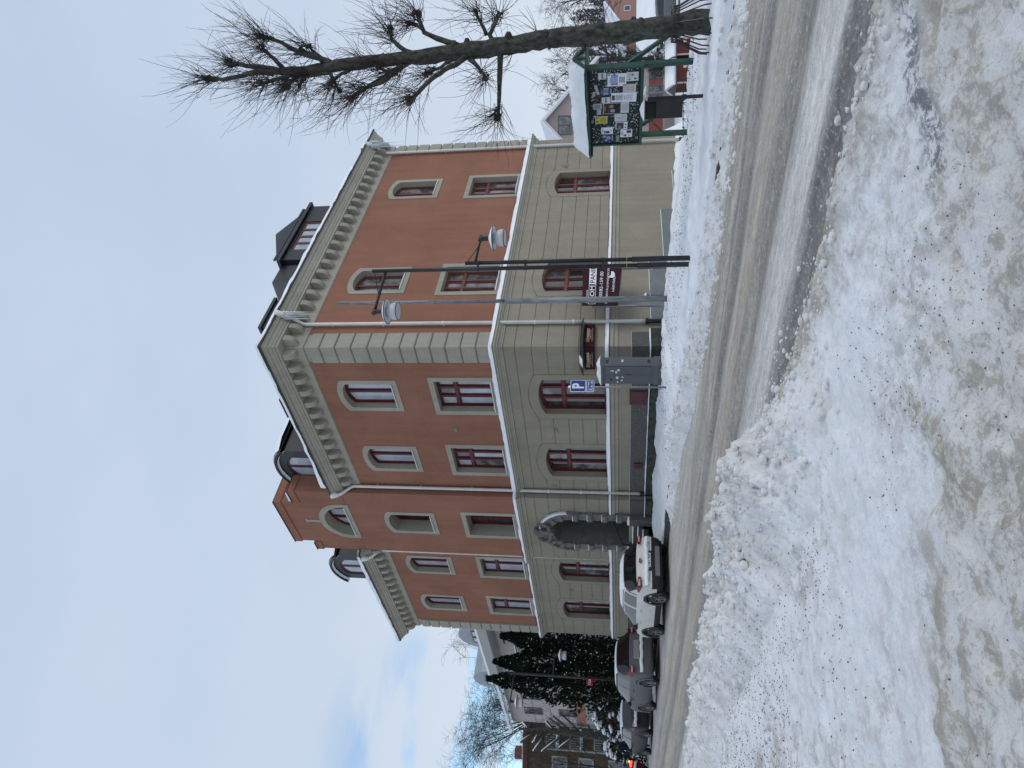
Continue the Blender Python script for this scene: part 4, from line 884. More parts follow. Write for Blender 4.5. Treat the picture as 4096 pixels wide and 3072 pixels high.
# salon board on two legs
bd = empty('salon_board', (.94, -.8, .3)); tag(bd, 'weathered maroon salon advertising board on steel legs before the side wall', 'sign')
def BQ(x, y, z):      # board plane: x to the right 0..2, z down from the top 0..1.13, slightly askew
    t = x / 2.0; zt = 2.51 + .05 * t; zb_ = 1.44 - .10 * t; u_ = z / 1.13
    return (x * (1 - .04 * u_) + .02, y, zt + (zb_ - zt) * u_)
mb = MB(); mb.box((0, 0, 0), (2, .03, 1.13), BQ); mb.build('panel', M_maroon, bd)
mb = MB(); mb.box((0, .031, 1.06), (2, .06, 1.16), BQ); mb.build('lower_rail', M_galv, bd)
for x, zt in ((.0, 2.2), (1.86, 2.2)): mb = MB(); mb.box((x, .035, -.4), (x + .05, .085, zt)); mb.build('leg', M_galv, bd)
mb = MB(); mb.add([(-.02, .05, .5), (1.92, .05, .38), (1.92, .1, .38), (-.02, .1, .5), (-.02, .05, .55), (1.92, .05, .43), (1.92, .1, .43), (-.02, .1, .55)], [(0, 1, 5, 4), (1, 2, 6, 5), (2, 3, 7, 6), (3, 0, 4, 7), (4, 5, 6, 7), (0, 3, 2, 1)]); mb.build('cross_bar', M_galv, bd)
mb = MB(); mb.box((.62, .12, -.3), (.68, .17, .6)); mb.build('stay_post', M_galv, bd); mb = MB(); mb.lathe([(.06, 0), (.05, .04), (0, .07)], 10, (.65, .145, .6)); mb.build('post_snow', M_snow, bd, True)
mb = MB(); mb.box((1.03, -.004, .2), (1.96, 0.001, .41), BQ); mb.build('light_field', M_white, bd)
mb = MB(); mb.ring([(.04, .2), (1.03, .2), (1.03, .41), (.04, .41)], [(.05, .212), (1.02, .212), (1.02, .398), (.05, .398)], -.004, .001, lambda s, o, z: BQ(s, o, z)); mb.build('field_outline', M_white, bd)
def btxt(b_, w_, x0, x1, z0, z1, m, y=-.007): text('lettering', b_, w_, x0, x1, z1, z0, y, m, bd, BQ)
btxt('COM', .01, .16, .93, .235, .375, M_white); btxt('PANIE', .01, 1.08, 1.92, .235, .375, M_maroon); btxt('SALONG', 0., .08, .72, .125, .175, M_white); btxt('0582-159 00', .005, .4, 1.67, .52, .615, M_white); btxt('TIDSBESTÄLLNING/DROPIN', .005, .03, 1.97, .715, .785, M_white); btxt('HÅRVÅRD', .005, .64, 1.42, .885, .975, M_white)
mb = MB(); mb.prism([(1.36, .76), (1.5, .84), (1.69, .84), (1.68, .9), (1.56, .95), (1.42, .955), (1.35, .9)], -.012, -.005, BQ); mb.build('torn_patch', M_white, bd)
# corner sign with hood
cs = empty('corner_sign', (0, 0, 2.42)); tag(cs, 'maroon illuminated salon sign wrapped round the building corner under a black hood', 'sign')
o_ = .13; mb = MB(); mb.add([(.85, -.03, 0), (.85, -o_, 0), (-o_, -o_, 0), (-o_, .83, 0), (-.03, .83, 0), (-.03, -.03, 0)] + [(.85, -.03, .32), (.85, -o_, .32), (-o_, -o_, .32), (-o_, .83, .32), (-.03, .83, .32), (-.03, -.03, .32)], [tuple(range(6)), tuple(range(11, 5, -1))] + [(i, (i + 1) % 6, (i + 1) % 6 + 6, i + 6) for i in range(6)]); mb.build('sign_box', M_maroon, cs)
fa = lambda x, y, z: (x, -o_ - .002 + y, z); fb = lambda x, y, z: (-o_ - .002 + y, .83 - x, z)
for f in (fa, fb):
    x0 = .06 if f is fa else .1
    mb = MB(); mb.box((x0 + .25, -.002, .17), (x0 + .6, .001, .24), f); mb.build('lit_field', M_cream, cs)
    mb = MB(); mb.ring([(x0, .17), (x0 + .25, .17), (x0 + .25, .24), (x0, .24)], [(x0 + .006, .176), (x0 + .244, .176), (x0 + .244, .234), (x0 + .006, .234)], -.002, .001, lambda s, o, z: f(s, o, z)); mb.build('field_outline', M_cream, cs)
    text('lettering', 'COM', .01, x0 + .02, x0 + .235, .182, .228, -.004, M_cream, cs, f); text('lettering', 'PANIE', .01, x0 + .265, x0 + .585, .182, .228, -.004, M_maroon, cs, f)
    text('lettering', '0582-159 00', .005, x0 + .14, x0 + .52, .115, .145, -.003, M_cream, cs, f); text('lettering', 'TIDSBESTÄLLNING/DROPIN', .005, x0 + .02, x0 + .6, .07, .095, -.003, M_cream, cs, f); text('lettering', 'SALONG', 0., x0, x0 + .16, .25, .27, -.003, M_cream, cs, f)
mb = MB(); mb.sweep([(.98, 0), (0, 0), (0, .95)], [(.0, .44), (.05, .45), (.3, .36), (.31, .34), (.05, .43)]); mb.build('hood', M_black, cs)
mb = MB(); mb.sweep([(0, .25), (0, .3), (0, .55), (0, .62)], lambda i: [(.06, .45), (.1, .45 + (.03 if 0 < i < 3 else .0)), (.22, .39 + (.03 if 0 < i < 3 else .005)), (.28, .37)]); mb.build('hood_snow', M_snow, cs, True)
# parking sign
M_blue = mat('traffic blue', (.006, .026, .19), .35); M_ret = mat('reflective white', (.62, .66, .72), .4)
ps = empty('parking_sign', (-2.0, -.35, .2)); tag(ps, 'blue parking sign with time plate on a thin steel pole beside the cabinet', 'sign')
mb = MB(); mb.tube([(0, .03, -.2), (0, .03, 2.82)], .028, 10); mb.build('pole', M_galv, ps, True)
mb = MB(); mb.lathe([(.03, 0), (.04, .03), (.025, .06), (0, .07)], 10, (0, .03, 2.82)); mb.build('pole_snow', M_snow, ps, True)
def rrect(x0, x1, z0, z1, r):
    P = []
    for cx, cz, a0 in ((x1 - r, z1 - r, 0), (x0 + r, z1 - r, 90), (x0 + r, z0 + r, 180), (x1 - r, z0 + r, 270)):
        for i in range(5): t = R(a0 + 22.5 * i); P.append((cx + r * math.cos(t), cz + r * math.sin(t)))
    return P
idf = lambda s, o, z: (s, o, z)
for z0, z1 in ((2.4, 2.82), (2.17, 2.385)):
    mb = MB(); mb.prism(rrect(-.22, .22, z0, z1, .035), -.012, .004, idf); pl_ = mb.build('sign_plate', M_ret, ps)
    mb = MB(); mb.prism(rrect(-.205, .205, z0 + .015, z1 - .015, .025), -.015, -.011, idf); mb.build('plate_face', M_blue, pl_)
text('lettering', 'P', .035, -.1, .1, 2.45, 2.77, -.018, M_ret, ps); text('lettering', '4 tim', .02, -.06, .17, 2.3, 2.355, -.018, M_ret, ps); text('lettering', '8-18', .02, -.06, .17, 2.21, 2.265, -.018, M_ret, ps)
mb = MB(); mb.ring([(-.19, 2.2), (-.09, 2.2), (-.09, 2.36), (-.19, 2.36)], [(-.184, 2.206), (-.096, 2.206), (-.096, 2.354), (-.184, 2.354)], -.018, -.014, idf); mb.prism(rrect(-.165, -.115, 2.265, 2.295, .012), -.018, -.014, idf); mb.prism([(-.15, 2.31), (-.13, 2.31), (-.136, 2.34), (-.144, 2.34)], -.018, -.014, idf); mb.prism(rrect(-.16, -.12, 2.215, 2.25, .004), -.018, -.014, idf); mb.build('disc_symbol', M_ret, ps)
# cabinet
cb = empty('utility_cabinet', (-.97, -.14, .3)); tag(cb, 'grey steel utility cabinet with stickers and snowy lid at the building corner', 'cabinet')
mb = MB(); mb.box((-.03, -.03, -.3), (.38, .76, .28)); mb.build('concrete_base', M_conc, cb)
mb = MB(); mb.box((-.02, -.02, .28), (.37, .75, .42)); mb.box((0, 0, .42), (.35, .73, 1.86)); mb.box((-.03, -.03, 1.86), (.38, .76, 1.92)); mb.build('body', M_cab, cb)
mb = MB(); P = []
for t in range(7):
    y = -.04 + .81 * t / 6; e_ = .02 if t in (0, 6) else .1 + .02 * math.sin(t * 2.1)
    P += [(-.04, y, 1.921), (-.03, y, 1.921 + e_ * .7), (.17, y, 1.921 + e_ * 1.15), (.38, y, 1.921 + e_ * .7), (.39, y, 1.921)]
mb.add(P, [(i * 5 + j, i * 5 + j + 1, i * 5 + j + 6, i * 5 + j + 5) for i in range(6) for j in range(4)]); mb.build('lid_snow', M_snow, cb, True)
for y0, y1 in ((.03, .355), (.365, .7)):
    mb = MB(); mb.box((-.012, y0, .5), (-.001, y1, 1.8)); dd_ = mb.build('cabinet_door', M_cab, cb)
    mb = MB(); mb.box((-.006, y0 - .006, .494), (-.0005, y1 + .006, 1.806)); mb.build('door_seam', M_cabd, dd_)
mb = MB(); mb.box((-.02, .33, 1.05), (-.012, .352, 1.22)); mb.build('latch', M_cabd, cb)
for z in (.52, 1.7): mb = MB(); mb.box((.12, -.006, z), (.24, -.0005, z + .08)); mb.build('side_vent', M_cabd, cb)
for y, z, w, h_, m_ in ((.13, 1.38, .07, .07, M_lampw), (.2, 1.45, .09, .06, M_bowl), (.17, 1.55, .05, .09, M_bowl), (.43, 1.42, .08, .07, M_lampw), (.5, 1.6, .1, .06, M_black), (.55, 1.3, .05, .05, M_lampw), (.42, 1.28, .05, .05, M_bowl), (.62, 1.43, .05, .04, M_lampw)): mb = MB(); mb.box((-.0145, y, z), (-.0125, y + w, z + h_)); mb.build('sticker', m_, cb)
mb = MB(); mb.box((.15, -.0025, 1.28), (.25, -.001, 1.34)); mb.build('sticker', M_bowl, cb)

# ------------------------------------------------------------------ notice board and its papers
ang = math.atan2(-.938, -.347); NB = Vector((-.915, -7.64, .2))
nb = empty('notice_board', NB, ang); tag(nb, 'dark green notice board with snow covered roof standing by the street tree', 'notice board')
HW = 1.03
mb = MB(); mb.box((-HW, -.01, 1.06), (HW, .05, 2.12)); mb.build('pinboard', M_board, nb)
for a, b in (((-HW - .05, -.04, 1.0), (HW + .05, .07, 1.06)), ((-HW - .05, -.04, 2.12), (HW + .05, .07, 2.18)), ((-HW - .05, -.04, 1.06), (-HW, .07, 2.12)), ((HW, -.04, 1.06), (HW + .05, .07, 2.12))): mb = MB(); mb.box(a, b); mb.build('board_frame', M_green, nb)
for x in (-HW + .05, HW - .1):
    mb = MB(); mb.box((x, .071, -.3), (x + .09, .16, 2.2)); mb.build('post', M_green, nb)
    mb = MB(); mb.tube([(x + .045, .13, 1.35), (x + .045 + (.42 if x > 0 else .3), .95, -.1)], .05, 4); mb.build('strut', M_green, nb)
mb = MB()   # little saddle roof
rp = [(-.22, 2.16), (.02, 2.40), (.30, 2.16), (.30, 2.12), (.02, 2.35), (-.22, 2.12)]
P = [(-HW - .22, o, z) for o, z in rp] + [(HW + .3, o, z) for o, z in rp]; mb.add(P, [tuple(range(6)), tuple(range(11, 5, -1))] + [(i, (i + 1) % 6, (i + 1) % 6 + 6, i + 6) for i in range(6)]); mb.build('roof', M_green, nb)
for x in (-HW - .2, HW + .24):
    mb = MB(); mb.box((x, -.2, 2.08), (x + .06, .28, 2.13)); mb.box((x + .01, .0, 2.13), (x + .05, .05, 2.33)); mb.build('gable_frame', M_green, nb)
mb = MB(); rd = random.Random(3); n = 40; P = []; W_ = 8
for i in range(n + 1):
    x = -HW - .18 + (2 * HW + .4) * i / n; e_ = min(1, i / 2, (n - i) / 2); h_ = (.125 + .015 * math.sin(i * .5) + rd.uniform(-.012, .012)) * (.35 + .65 * e_); bare = 1 - .75 * math.exp(-((i - 6) / 5.) ** 2)
    for o, zr, f in ((-.24, 2.145, .25), (-.22, 2.16, .85), (-.12, 2.26, .95 * bare), (0.02, 2.4, .8), (.14, 2.29, .95), (.27, 2.18, .8), (.31, 2.15, .1)): P.append((x, o, zr + h_ * f * (1 if o > -.05 else (.5 + .5 * bare))))
m_ = 7; mb.add(P, [(i * m_ + j, i * m_ + j + 1, (i + 1) * m_ + j + 1, (i + 1) * m_ + j) for i in range(n) for j in range(m_ - 1)] + [tuple(range(m_)), tuple(n * m_ + j for j in range(m_))]); mb.build('roof_snow', M_snow, nb, True)
M_scrap = mat('paper scrap', (.5, .5, .48), .8); mb = MB(); rd = random.Random(8)
for i in range(520):
    x = rd.uniform(-HW + .03, HW - .03); z = rd.uniform(1.09, 2.08); w = rd.uniform(.003, .013); h_ = rd.uniform(.003, .015) * (2.5 if rd.random() < .06 else 1); t = rd.uniform(-.8, .8); c_, s_ = math.cos(t), math.sin(t)
    Q = [(x + (dx * c_ - dz * s_), -.0125, z + (dx * s_ + dz * c_)) for dx, dz in ((-w, -h_), (w, -h_ * .6), (w * .7, h_), (-w, h_ * .8))]; mb.add(Q + [(q[0], -.0105, q[2]) for q in Q], [(0, 1, 2, 3), (0, 1, 5, 4), (1, 2, 6, 5), (2, 3, 7, 6), (3, 0, 4, 7)])
kind(mb.build('paper_scraps', M_scrap, nb), 'stuff')
PAPER = {}
def pcol(n, c): return mat('print ' + n, c, .7)
C_ = dict(white=(.66, .68, .74), pale=(.5, .52, .54), blue=(.16, .33, .52), ink=(.05, .05, .06), grey=(.36, .37, .39), teal=(.1, .2, .22), red=(.45, .06, .05), navy=(.02, .035, .11), orange=(.5, .22, .06), yellow=(.5, .45, .05), lav=(.24, .26, .5), brown=(.06, .045, .04), skin=(.28, .2, .16), black=(.012, .012, .014), green=(.14, .2, .15), cream=(.48, .46, .38))
def crop(x0, x1, y0, y1, second=False):
    """frame of a paper read off the board: fractions from left and from top"""
    oy = 420 if second else 230; k_ = .1356
    ya, yb = oy + y0 * k_, oy + y1 * k_; va, vb = 2300 + x0 * k_, 2300 + x1 * k_
    fx = lambda y: -HW + 2 * HW * (592 - y) / 348; fz = lambda v: 2.12 - 1.06 * (v - 2354) / 208
    return fx(yb), fx(ya), fz(vb), fz(va)
def paper(label, frame, ground, items, tilt=0., depth=.0):
    x0, x1, z0, z1 = frame; cx, cz = (x0 + x1) / 2, z0; w, h_ = x1 - x0, z1 - z0
    wp = Matrix.Translation(NB) @ Matrix.Rotation(ang, 4, 'Z')
    e_ = empty('paper_notice'); e_.matrix_world = wp @ Matrix.Translation((cx, -.0135 - depth, cz)) @ Matrix.Rotation(tilt, 4, 'Y')
    tag(e_, label, 'notice', 'papers pinned on the notice board')
    mb = MB(); mb.box((-w / 2, 0, 0), (w / 2, .002, h_)); mb.build('sheet', pcol(ground, C_[ground]), e_)
    for it in items:
        k_, c_, a, b, c, d = it[:6]
        X0, X1, Z0, Z1 = -w / 2 + w * a, -w / 2 + w * b, h_ * (1 - d), h_ * (1 - c)
        if k_ == 'box': mb = MB(); mb.box((X0, -.0015, Z0), (X1, -.0001, Z1)); mb.build('printed_block', pcol(c_, C_[c_]), e_)
        elif k_ == 'disc': mb = MB(); r_ = (X1 - X0) / 2; mb.prism([((X0 + X1) / 2 + r_ * math.cos(t * .5236), (Z0 + Z1) / 2 + r_ * math.sin(t * .5236)) for t in range(12)], -.0025, -.0016, idf); mb.build('printed_spot', pcol(c_, C_[c_]), e_)
        elif k_ == 'lines':
            n_ = it[6]; rd = random.Random(n_ * 7 + int(a * 100)); mb = MB()
            for j in range(n_): zc = Z1 - (Z1 - Z0) * (j + .5) / n_; t_ = (Z1 - Z0) / n_ * .22; l_ = rd.uniform(.6, 1.); m2 = (X0 + X1) / 2; mb.box((m2 - (X1 - X0) / 2 * l_, -.0026, zc - t_), (m2 + (X1 - X0) / 2 * l_, -.0017, zc + t_))
            kind(mb.build('printed_lines', pcol(c_, C_[c_]), e_), 'stuff')
    return e_
paper('small pale note with teal print in the upper right of the notice board', crop(705, 945, 210, 415), 'pale', [('box', 'teal', .1, .9, .4, .62), ('box', 'ink', .1, .2, .8, .9)])
paper('large white and blue poster with four red baubles on the notice board', crop(975, 1520, 262, 660), 'white', [('box', 'blue', .08, .92, .18, .54), ('disc', 'red', .84, .98, .03, .12), ('disc', 'red', .82, .99, .29, .42), ('disc', 'red', .09, .23, .21, .32), ('disc', 'red', .09, .25, .42, .53), ('lines', 'ink', .2, .7, .1, .17, 1), ('lines', 'grey', .25, .75, .24, .5, 5), ('lines', 'ink', .2, .8, .6, .92, 8)], R(1.5))
paper('grey sheet with two round black pictures at the board\'s right edge', crop(1525, 1865, 240, 520), 'pale', [('disc', 'ink', .14, .3, .14, .36), ('disc', 'ink', .18, .38, .64, .82), ('disc', 'ink', .6, .8, .42, .58), ('lines', 'grey', .4, .95, .1, .4, 5)], R(1))
paper('torn pale strips of old paper high on the notice board', crop(610, 690, 570, 900), 'grey', [], R(-12)); paper('torn pale corner scrap high on the notice board beside the strips', crop(510, 600, 810, 970), 'grey', [], R(14))
paper('dark blue event poster with orange and yellow middle', crop(750, 1100, 670, 940), 'navy', [('box', 'blue', .1, .9, .28, .7), ('box', 'orange', .35, .68, .32, .48), ('box', 'yellow', .3, .72, .48, .64), ('box', 'brown', .36, .66, .64, .78), ('lines', 'grey', .05, .95, .8, .98, 3), ('lines', 'orange', .12, .7, .1, .22, 1)], R(1.5))
paper('framed certificate-like grey paper right of centre', crop(1420, 1800, 610, 895), 'cream', [('lines', 'grey', .2, .8, .12, .22, 1), ('box', 'grey', .3, .7, .3, .5), ('lines', 'grey', .2, .8, .6, .85, 4), ('box', 'grey', .03, .05, .03, .97), ('box', 'grey', .95, .97, .03, .97)], R(1))
paper('long narrow white leaflet with a small photo at its head', crop(1070, 1820, 890, 1195), 'white', [('box', 'brown', .2, .75, .03, .15), ('lines', 'ink', .15, .85, .18, .46, 7), ('box', 'ink', .25, .7, .51, .53), ('lines', 'grey', .15, .85, .56, .84, 7)], R(2), .002)
paper('small pale note with teal print left of the long leaflet', crop(785, 1045, 1000, 1195), 'pale', [('box', 'teal', .1, .9, .38, .6), ('disc', 'yellow', .82, .98, .1, .25)])
paper('grey typed sheet near the top middle of the board', crop(520, 780, 1200, 1400), 'grey', [('lines', 'ink', .1, .9, .15, .85, 7)])
paper('tiny grey slip under the typed sheet', crop(625, 755, 1408, 1585), 'grey', [('disc', 'ink', .45, .6, .2, .3)])
paper('large dark photograph poster with white border', crop(830, 1362, 1210, 1580), 'white', [('box', 'black', .03, .97, .02, .98), ('box', 'brown', .1, .9, .25, .8), ('disc', 'skin', .55, .85, .3, .62), ('disc', 'lav', .12, .45, .35, .7), ('box', 'grey', .75, .9, .68, .78), ('lines', 'orange', .2, .8, .05, .15, 2)], R(1.5))
paper('grey sheet of text beside the dark photograph poster', crop(1364, 1600, 1195, 1565), 'pale', [('lines', 'grey', .1, .9, .1, .9, 8)], R(1), .0)
paper('yellow leaflet on the left half of the notice board', crop(570, 940, 250, 505, True), 'cream', [('box', 'yellow', .04, .96, .03, .97), ('box', 'ink', .15, .9, .08, .28), ('disc', 'yellow', .4, .75, .1, .3), ('lines', 'ink', .08, .92, .36, .92, 7)])
paper('pale pencil-sketch sheet below the dark poster', crop(1165, 1540, 200, 465, True), 'pale', [('lines', 'grey', .2, .8, .1, .2, 1), ('disc', 'grey', .35, .65, .25, .5), ('lines', 'grey', .1, .9, .5, .9, 6)], R(1))
paper('white bordered photo sheet with pink picture', crop(1195, 1560, 490, 750, True), 'white', [('box', 'brown', .06, .92, .06, .68), ('box', 'lav', .2, .5, .25, .45), ('disc', 'ink', .15, .35, .74, .95), ('disc', 'ink', .55, .75, .74, .95)], R(1.5))
paper('white leaflet with a row of small photographs', crop(745, 1110, 660, 905, True), 'white', [('box', 'brown', .1, .5, .24, .7), ('box', 'cream', .12, .45, .3, .4), ('lines', 'ink', .1, .9, .08, .2, 2), ('lines', 'grey', .1, .9, .75, .93, 3)], R(1))
paper('blue film-like poster low on the left of the board', crop(775, 1120, 930, 1190, True), 'navy', [('disc', 'lav', .3, .8, .28, .8), ('disc', 'blue', .05, .35, .15, .5), ('disc', 'skin', .4, .6, .4, .5), ('disc', 'blue', .6, .95, .05, .3), ('lines', 'pale', .1, .9, .84, .95, 2)])
paper('white notice with black icons at the lower left of the board', crop(1345, 1710, 775, 1055, True), 'white', [('box', 'brown', .55, .92, .52, .92), ('disc', 'ink', .12, .28, .24, .36), ('box', 'ink', .12, .4, .36, .5), ('lines', 'ink', .2, .9, .06, .24, 3), ('lines', 'grey', .08, .5, .6, .9, 4)], R(1))
paper('torn green slip at the bottom left edge of the board', crop(1195, 1310, 965, 1220, True), 'green', [('lines', 'grey', .1, .9, .3, .8, 4)])
# litter bin
ba = math.atan2(-.90, .44); bn = empty('litter_bin', (-3.8, -8.9, .18), R(-64)); tag(bn, 'black litter bin with snow cap on a square post before the notice board', 'bin')
mb = MB(); mb.box((.12, -.03, -.2), (.18, .03, 1.02)); mb.build('post', M_black, bn)
mb = MB(); mb.box((-.17, -.14, .45), (.119, .14, .47)); mb.box((-.17, -.14, .47), (-.15, .14, .96)); mb.box((.1, -.14, .47), (.119, .14, 1.05)); mb.box((-.15, .12, .47), (.1, .14, 1.05)); mb.box((-.15, -.14, .47), (.1, -.12, .88)); mb.build('body', M_black, bn)
mb = MB(); mb.box((-.18, -.15, 1.05), (.13, .15, 1.075)); mb.box((-.17, .1, .9), (-.15, .14, 1.05)); mb.build('lid', M_black, bn)
mb = MB(); mb.prism([(-.19, 1.076), (.14, 1.076), (.1, 1.11), (.0, 1.15), (-.12, 1.12)], -.15, .15, idf); mb.build('lid_snow', M_snow, bn)

# ------------------------------------------------------------------ pollarded street tree
TBX, TBY = -3.6, -10.15; TZ = .2
st = empty('street_tree', (TBX, TBY, TZ)); tag(st, 'bare pollarded street tree with knobbly limbs and fans of thin shoots', 'tree')
VD = Vector((.703, .711, 0))      # away from the square
def TP(e_, z, d=0.): q = RV * e_ + VD * d; return Vector((q.x, q.y, z - TZ))
trunk = [(0.01, -.1, 0.215), (0.01, .29, 0.19), (-0.02, 0.78, 0.168), (-0.06, 1.65, 0.165), (-0.08, 2.84, 0.145), (-0.18, 3.82, 0.135), (-0.2, 4.32, 0.132), (-0.24, 5.09, 0.115), (-0.25, 5.88, 0.104), (-0.29, 6.41, 0.098), (-0.35, 6.95, 0.082), (-0.32, 7.41, 0.066)]
def wobble(pts, rad, step=.12, amp=.012, sd=1):
    rd = random.Random(sd); P = []; Q = []
    for i in range(len(pts) - 1):
        n = max(1, int((pts[i + 1] - pts[i]).length / step))
        for j in range(n): t = j / n; P.append(pts[i].lerp(pts[i + 1], t) + Vector((rd.uniform(-amp, amp), rd.uniform(-amp, amp), 0))); Q.append((rad[i] + (rad[i + 1] - rad[i]) * t) * rd.uniform(.93, 1.09))
    return P + [pts[-1]], Q + [rad[-1]]
P_, Q_ = wobble([TP(e_, z) for e_, z, r_ in trunk], [r_ for _, _, r_ in trunk]); mb = MB(); mb.tube(P_, Q_, 14)
for i in range(16):
    rd = random.Random(i); z = rd.uniform(.9, 5); e_ = np.interp(z, [.3, 2.84, 5], [0, -.08, -.24]); a = rd.uniform(0, 6.28); c = TP(e_, z) + Vector((math.cos(a), math.sin(a), 0)) * .13; s_ = rd.uniform(.04, .075); mb.lathe([(0, -s_), (s_, -s_ * .5), (s_ * 1.1, s_ * .3), (0, s_)], 7, tuple(c))
mb.build('trunk', M_bark, st, True)
LIMBS = [[[-0.32, 7.41], [-0.22, 7.78], [-0.18, 8.09], [-0.11, 8.4]], [[-0.32, 7.41], [-0.34, 7.8], [-0.42, 8.11], [-0.5, 8.37], [-0.51, 8.62]], [[-0.27, 6.41], [-0.18, 6.7], [-0.11, 7.0], [0.04, 7.29], [0.14, 7.62]], [[-0.24, 6.5], [-0.17, 7.12], [-0.17, 7.44], [-0.16, 7.76]], [[-0.27, 7.4], [-0.09, 7.57], [0.14, 7.81]], [[-0.27, 6.62], [-0.11, 6.79], [-0.03, 7.01]], [[-0.14, 6.69], [-0.06, 6.8], [0.06, 6.92]], [[-0.39, 6.96], [-0.51, 7.24], [-0.72, 7.54]], [[-0.4, 6.53], [-0.45, 6.76], [-0.5, 6.98]], [[-0.42, 6.54], [-0.55, 6.48], [-0.69, 6.42]], [[-0.37, 6.19], [-0.49, 6.3], [-0.69, 6.42]], [[-0.35, 5.26], [-0.49, 5.47], [-0.62, 5.77], [-0.85, 6.19]], [[-0.47, 5.4], [-0.67, 5.61], [-0.81, 5.89]], [[-0.42, 5.33], [-0.47, 5.5], [-0.42, 5.66]], [[-0.19, 5.87], [-0.18, 6.01], [-0.11, 6.08]], [[-0.17, 5.11], [-0.04, 5.32], [0.09, 5.46], [0.25, 5.47]], [[-0.27, 5.04], [-0.37, 5.21], [-0.49, 5.38]], [[-0.29, 4.38], [-0.49, 4.58], [-0.65, 4.78]], [[-0.26, 4.15], [-0.47, 4.27], [-0.68, 4.45], [-0.95, 4.63], [-1.33, 4.85]], [[-0.3, 4.13], [-0.52, 3.95], [-0.76, 3.79]], [[-0.23, 3.6], [-0.49, 3.62], [-0.87, 3.64], [-1.24, 3.67]], [[-0.09, 4.31], [0.05, 4.67], [0.18, 4.9], [0.51, 5.03]], [[0.2, 4.9], [0.35, 5.08], [0.39, 5.21]], [[-0.06, 3.71], [0.09, 3.8], [0.34, 3.73], [0.56, 3.67]], [[0.05, 3.83], [0.22, 3.91], [0.38, 4.0]], [[-0.35, 7.59], [-0.3, 7.8], [-0.27, 7.96]], [[-0.39, 6.91], [-0.49, 7.0], [-0.64, 7.07]], [[-0.37, 7.32], [-0.47, 7.38], [-0.54, 7.44]]]
rd = random.Random(12); tw = MB(); ntw = 0
for li, l in enumerate(LIMBS):
    ln = sum(math.hypot(l[i + 1][0] - l[i][0], l[i + 1][1] - l[i][1]) for i in range(len(l) - 1)); ds = rd.uniform(-.75, .75) * ln; k_ = len(l) - 1
    if li in (0, 1, 2): ds *= .4
    pts = [TP(p[0], p[1], ds * (i / k_) ** 1.1) for i, p in enumerate(l)]; r0_ = .052 if ln > .9 else (.044 if ln > .55 else .034); 
    P_, Q_ = wobble(pts, [r0_ + (r0_ * .55 - r0_) * i / k_ for i in range(len(pts))], .09, .008, li); mb = MB(); mb.tube(P_, Q_, 9)
    tip = pts[-1]; dr_ = (pts[-1] - pts[-2]).normalized()
    for j in range(7):
        s_ = r0_ * rd.uniform(.5, .95); c = tip + Vector((rd.uniform(-1, 1), rd.uniform(-1, 1), rd.uniform(-1, 1))) * r0_ * .8; mb.lathe([(0, -s_), (s_ * .8, -s_ * .5), (s_, 0), (s_ * .7, s_ * .6), (0, s_)], 6, tuple(c))
    mb.build('limb', M_bark, st, True)
    nt_ = 54 if ln > .5 else 36
    for j in range(nt_):
        d = Vector((rd.gauss(0, 1), rd.gauss(0, 1), rd.gauss(0, 1))).normalized(); d = (d * .85 + dr_ * .75 + Vector((0, 0, .28))).normalized()
        L_ = rd.uniform(.25, 1.05) * (1.0 if j % 4 else 1.3); p = tip + Vector((rd.uniform(-.07, .07), rd.uniform(-.07, .07), rd.uniform(-.07, .07))) - dr_ * rd.uniform(0, .22)
        seg = 6; pts2 = [p.copy()]; dd_ = d.copy(); bend = Vector((rd.uniform(-.14, .14), rd.uniform(-.14, .14), rd.uniform(-.05, .24)))
        for s_ in range(seg): dd_ = (dd_ + bend + Vector((rd.uniform(-.16, .16), rd.uniform(-.16, .16), rd.uniform(-.16, .16)))).normalized(); p = p + dd_ * L_ / seg; pts2.append(p.copy())
        w = rd.uniform(.0042, .0068); tw.tube([tuple(q) for q in pts2], [w * (1 - .72 * i / seg) for i in range(seg + 1)], 3, False)
        if rd.random() < .55:
            q = pts2[rd.choice((2, 3, 4))]; d2 = (dd_ + Vector((rd.gauss(0, .7), rd.gauss(0, .7), rd.gauss(0, .7)))).normalized(); e_ = rd.uniform(.1, .3); tw.tube([tuple(q), tuple(q + d2 * e_ * .5 + Vector((0, 0, .02))), tuple(q + d2 * e_)], [.0035, .0028, .0018], 3, False)
for z, e_ in ((3.0, .05), (2.35, .07), (2.2, -.2), (5.6, -.12), (3.4, -.28), (6.6, -.2), (4.7, -.1)):      # stray shoots on the stem
    for j in range(7):
        p = TP(e_, z); d = Vector((rd.gauss(0, 1), rd.gauss(0, 1), rd.uniform(.1, 1.4))).normalized(); d = (d + RV * (1 if e_ > -.1 else -1)).normalized(); pts2 = [p + d * t for t in (0, .12, .25, .4)]; pts2 = [q + Vector((0, 0, .1 * i * i * .1)) for i, q in enumerate(pts2)]; tw.tube([tuple(q) for q in pts2], [.005, .004, .003, .0018], 3, False)
kind(tw.build('shoots', M_twig, st), 'stuff')
tg = empty('tree_guard', (TBX, TBY, .1)); tag(tg, 'black iron tree guard of bent bars round the street tree foot', 'tree guard')
mb = MB(); mb.tube([(.25 * math.cos(t * .2618), .25 * math.sin(t * .2618), .74) for t in range(25)], .016, 6); mb.tube([(.25 * math.cos(t * .2618), .25 * math.sin(t * .2618), .68) for t in range(25)], .012, 6); mb.build('guard_ring', M_black, tg)
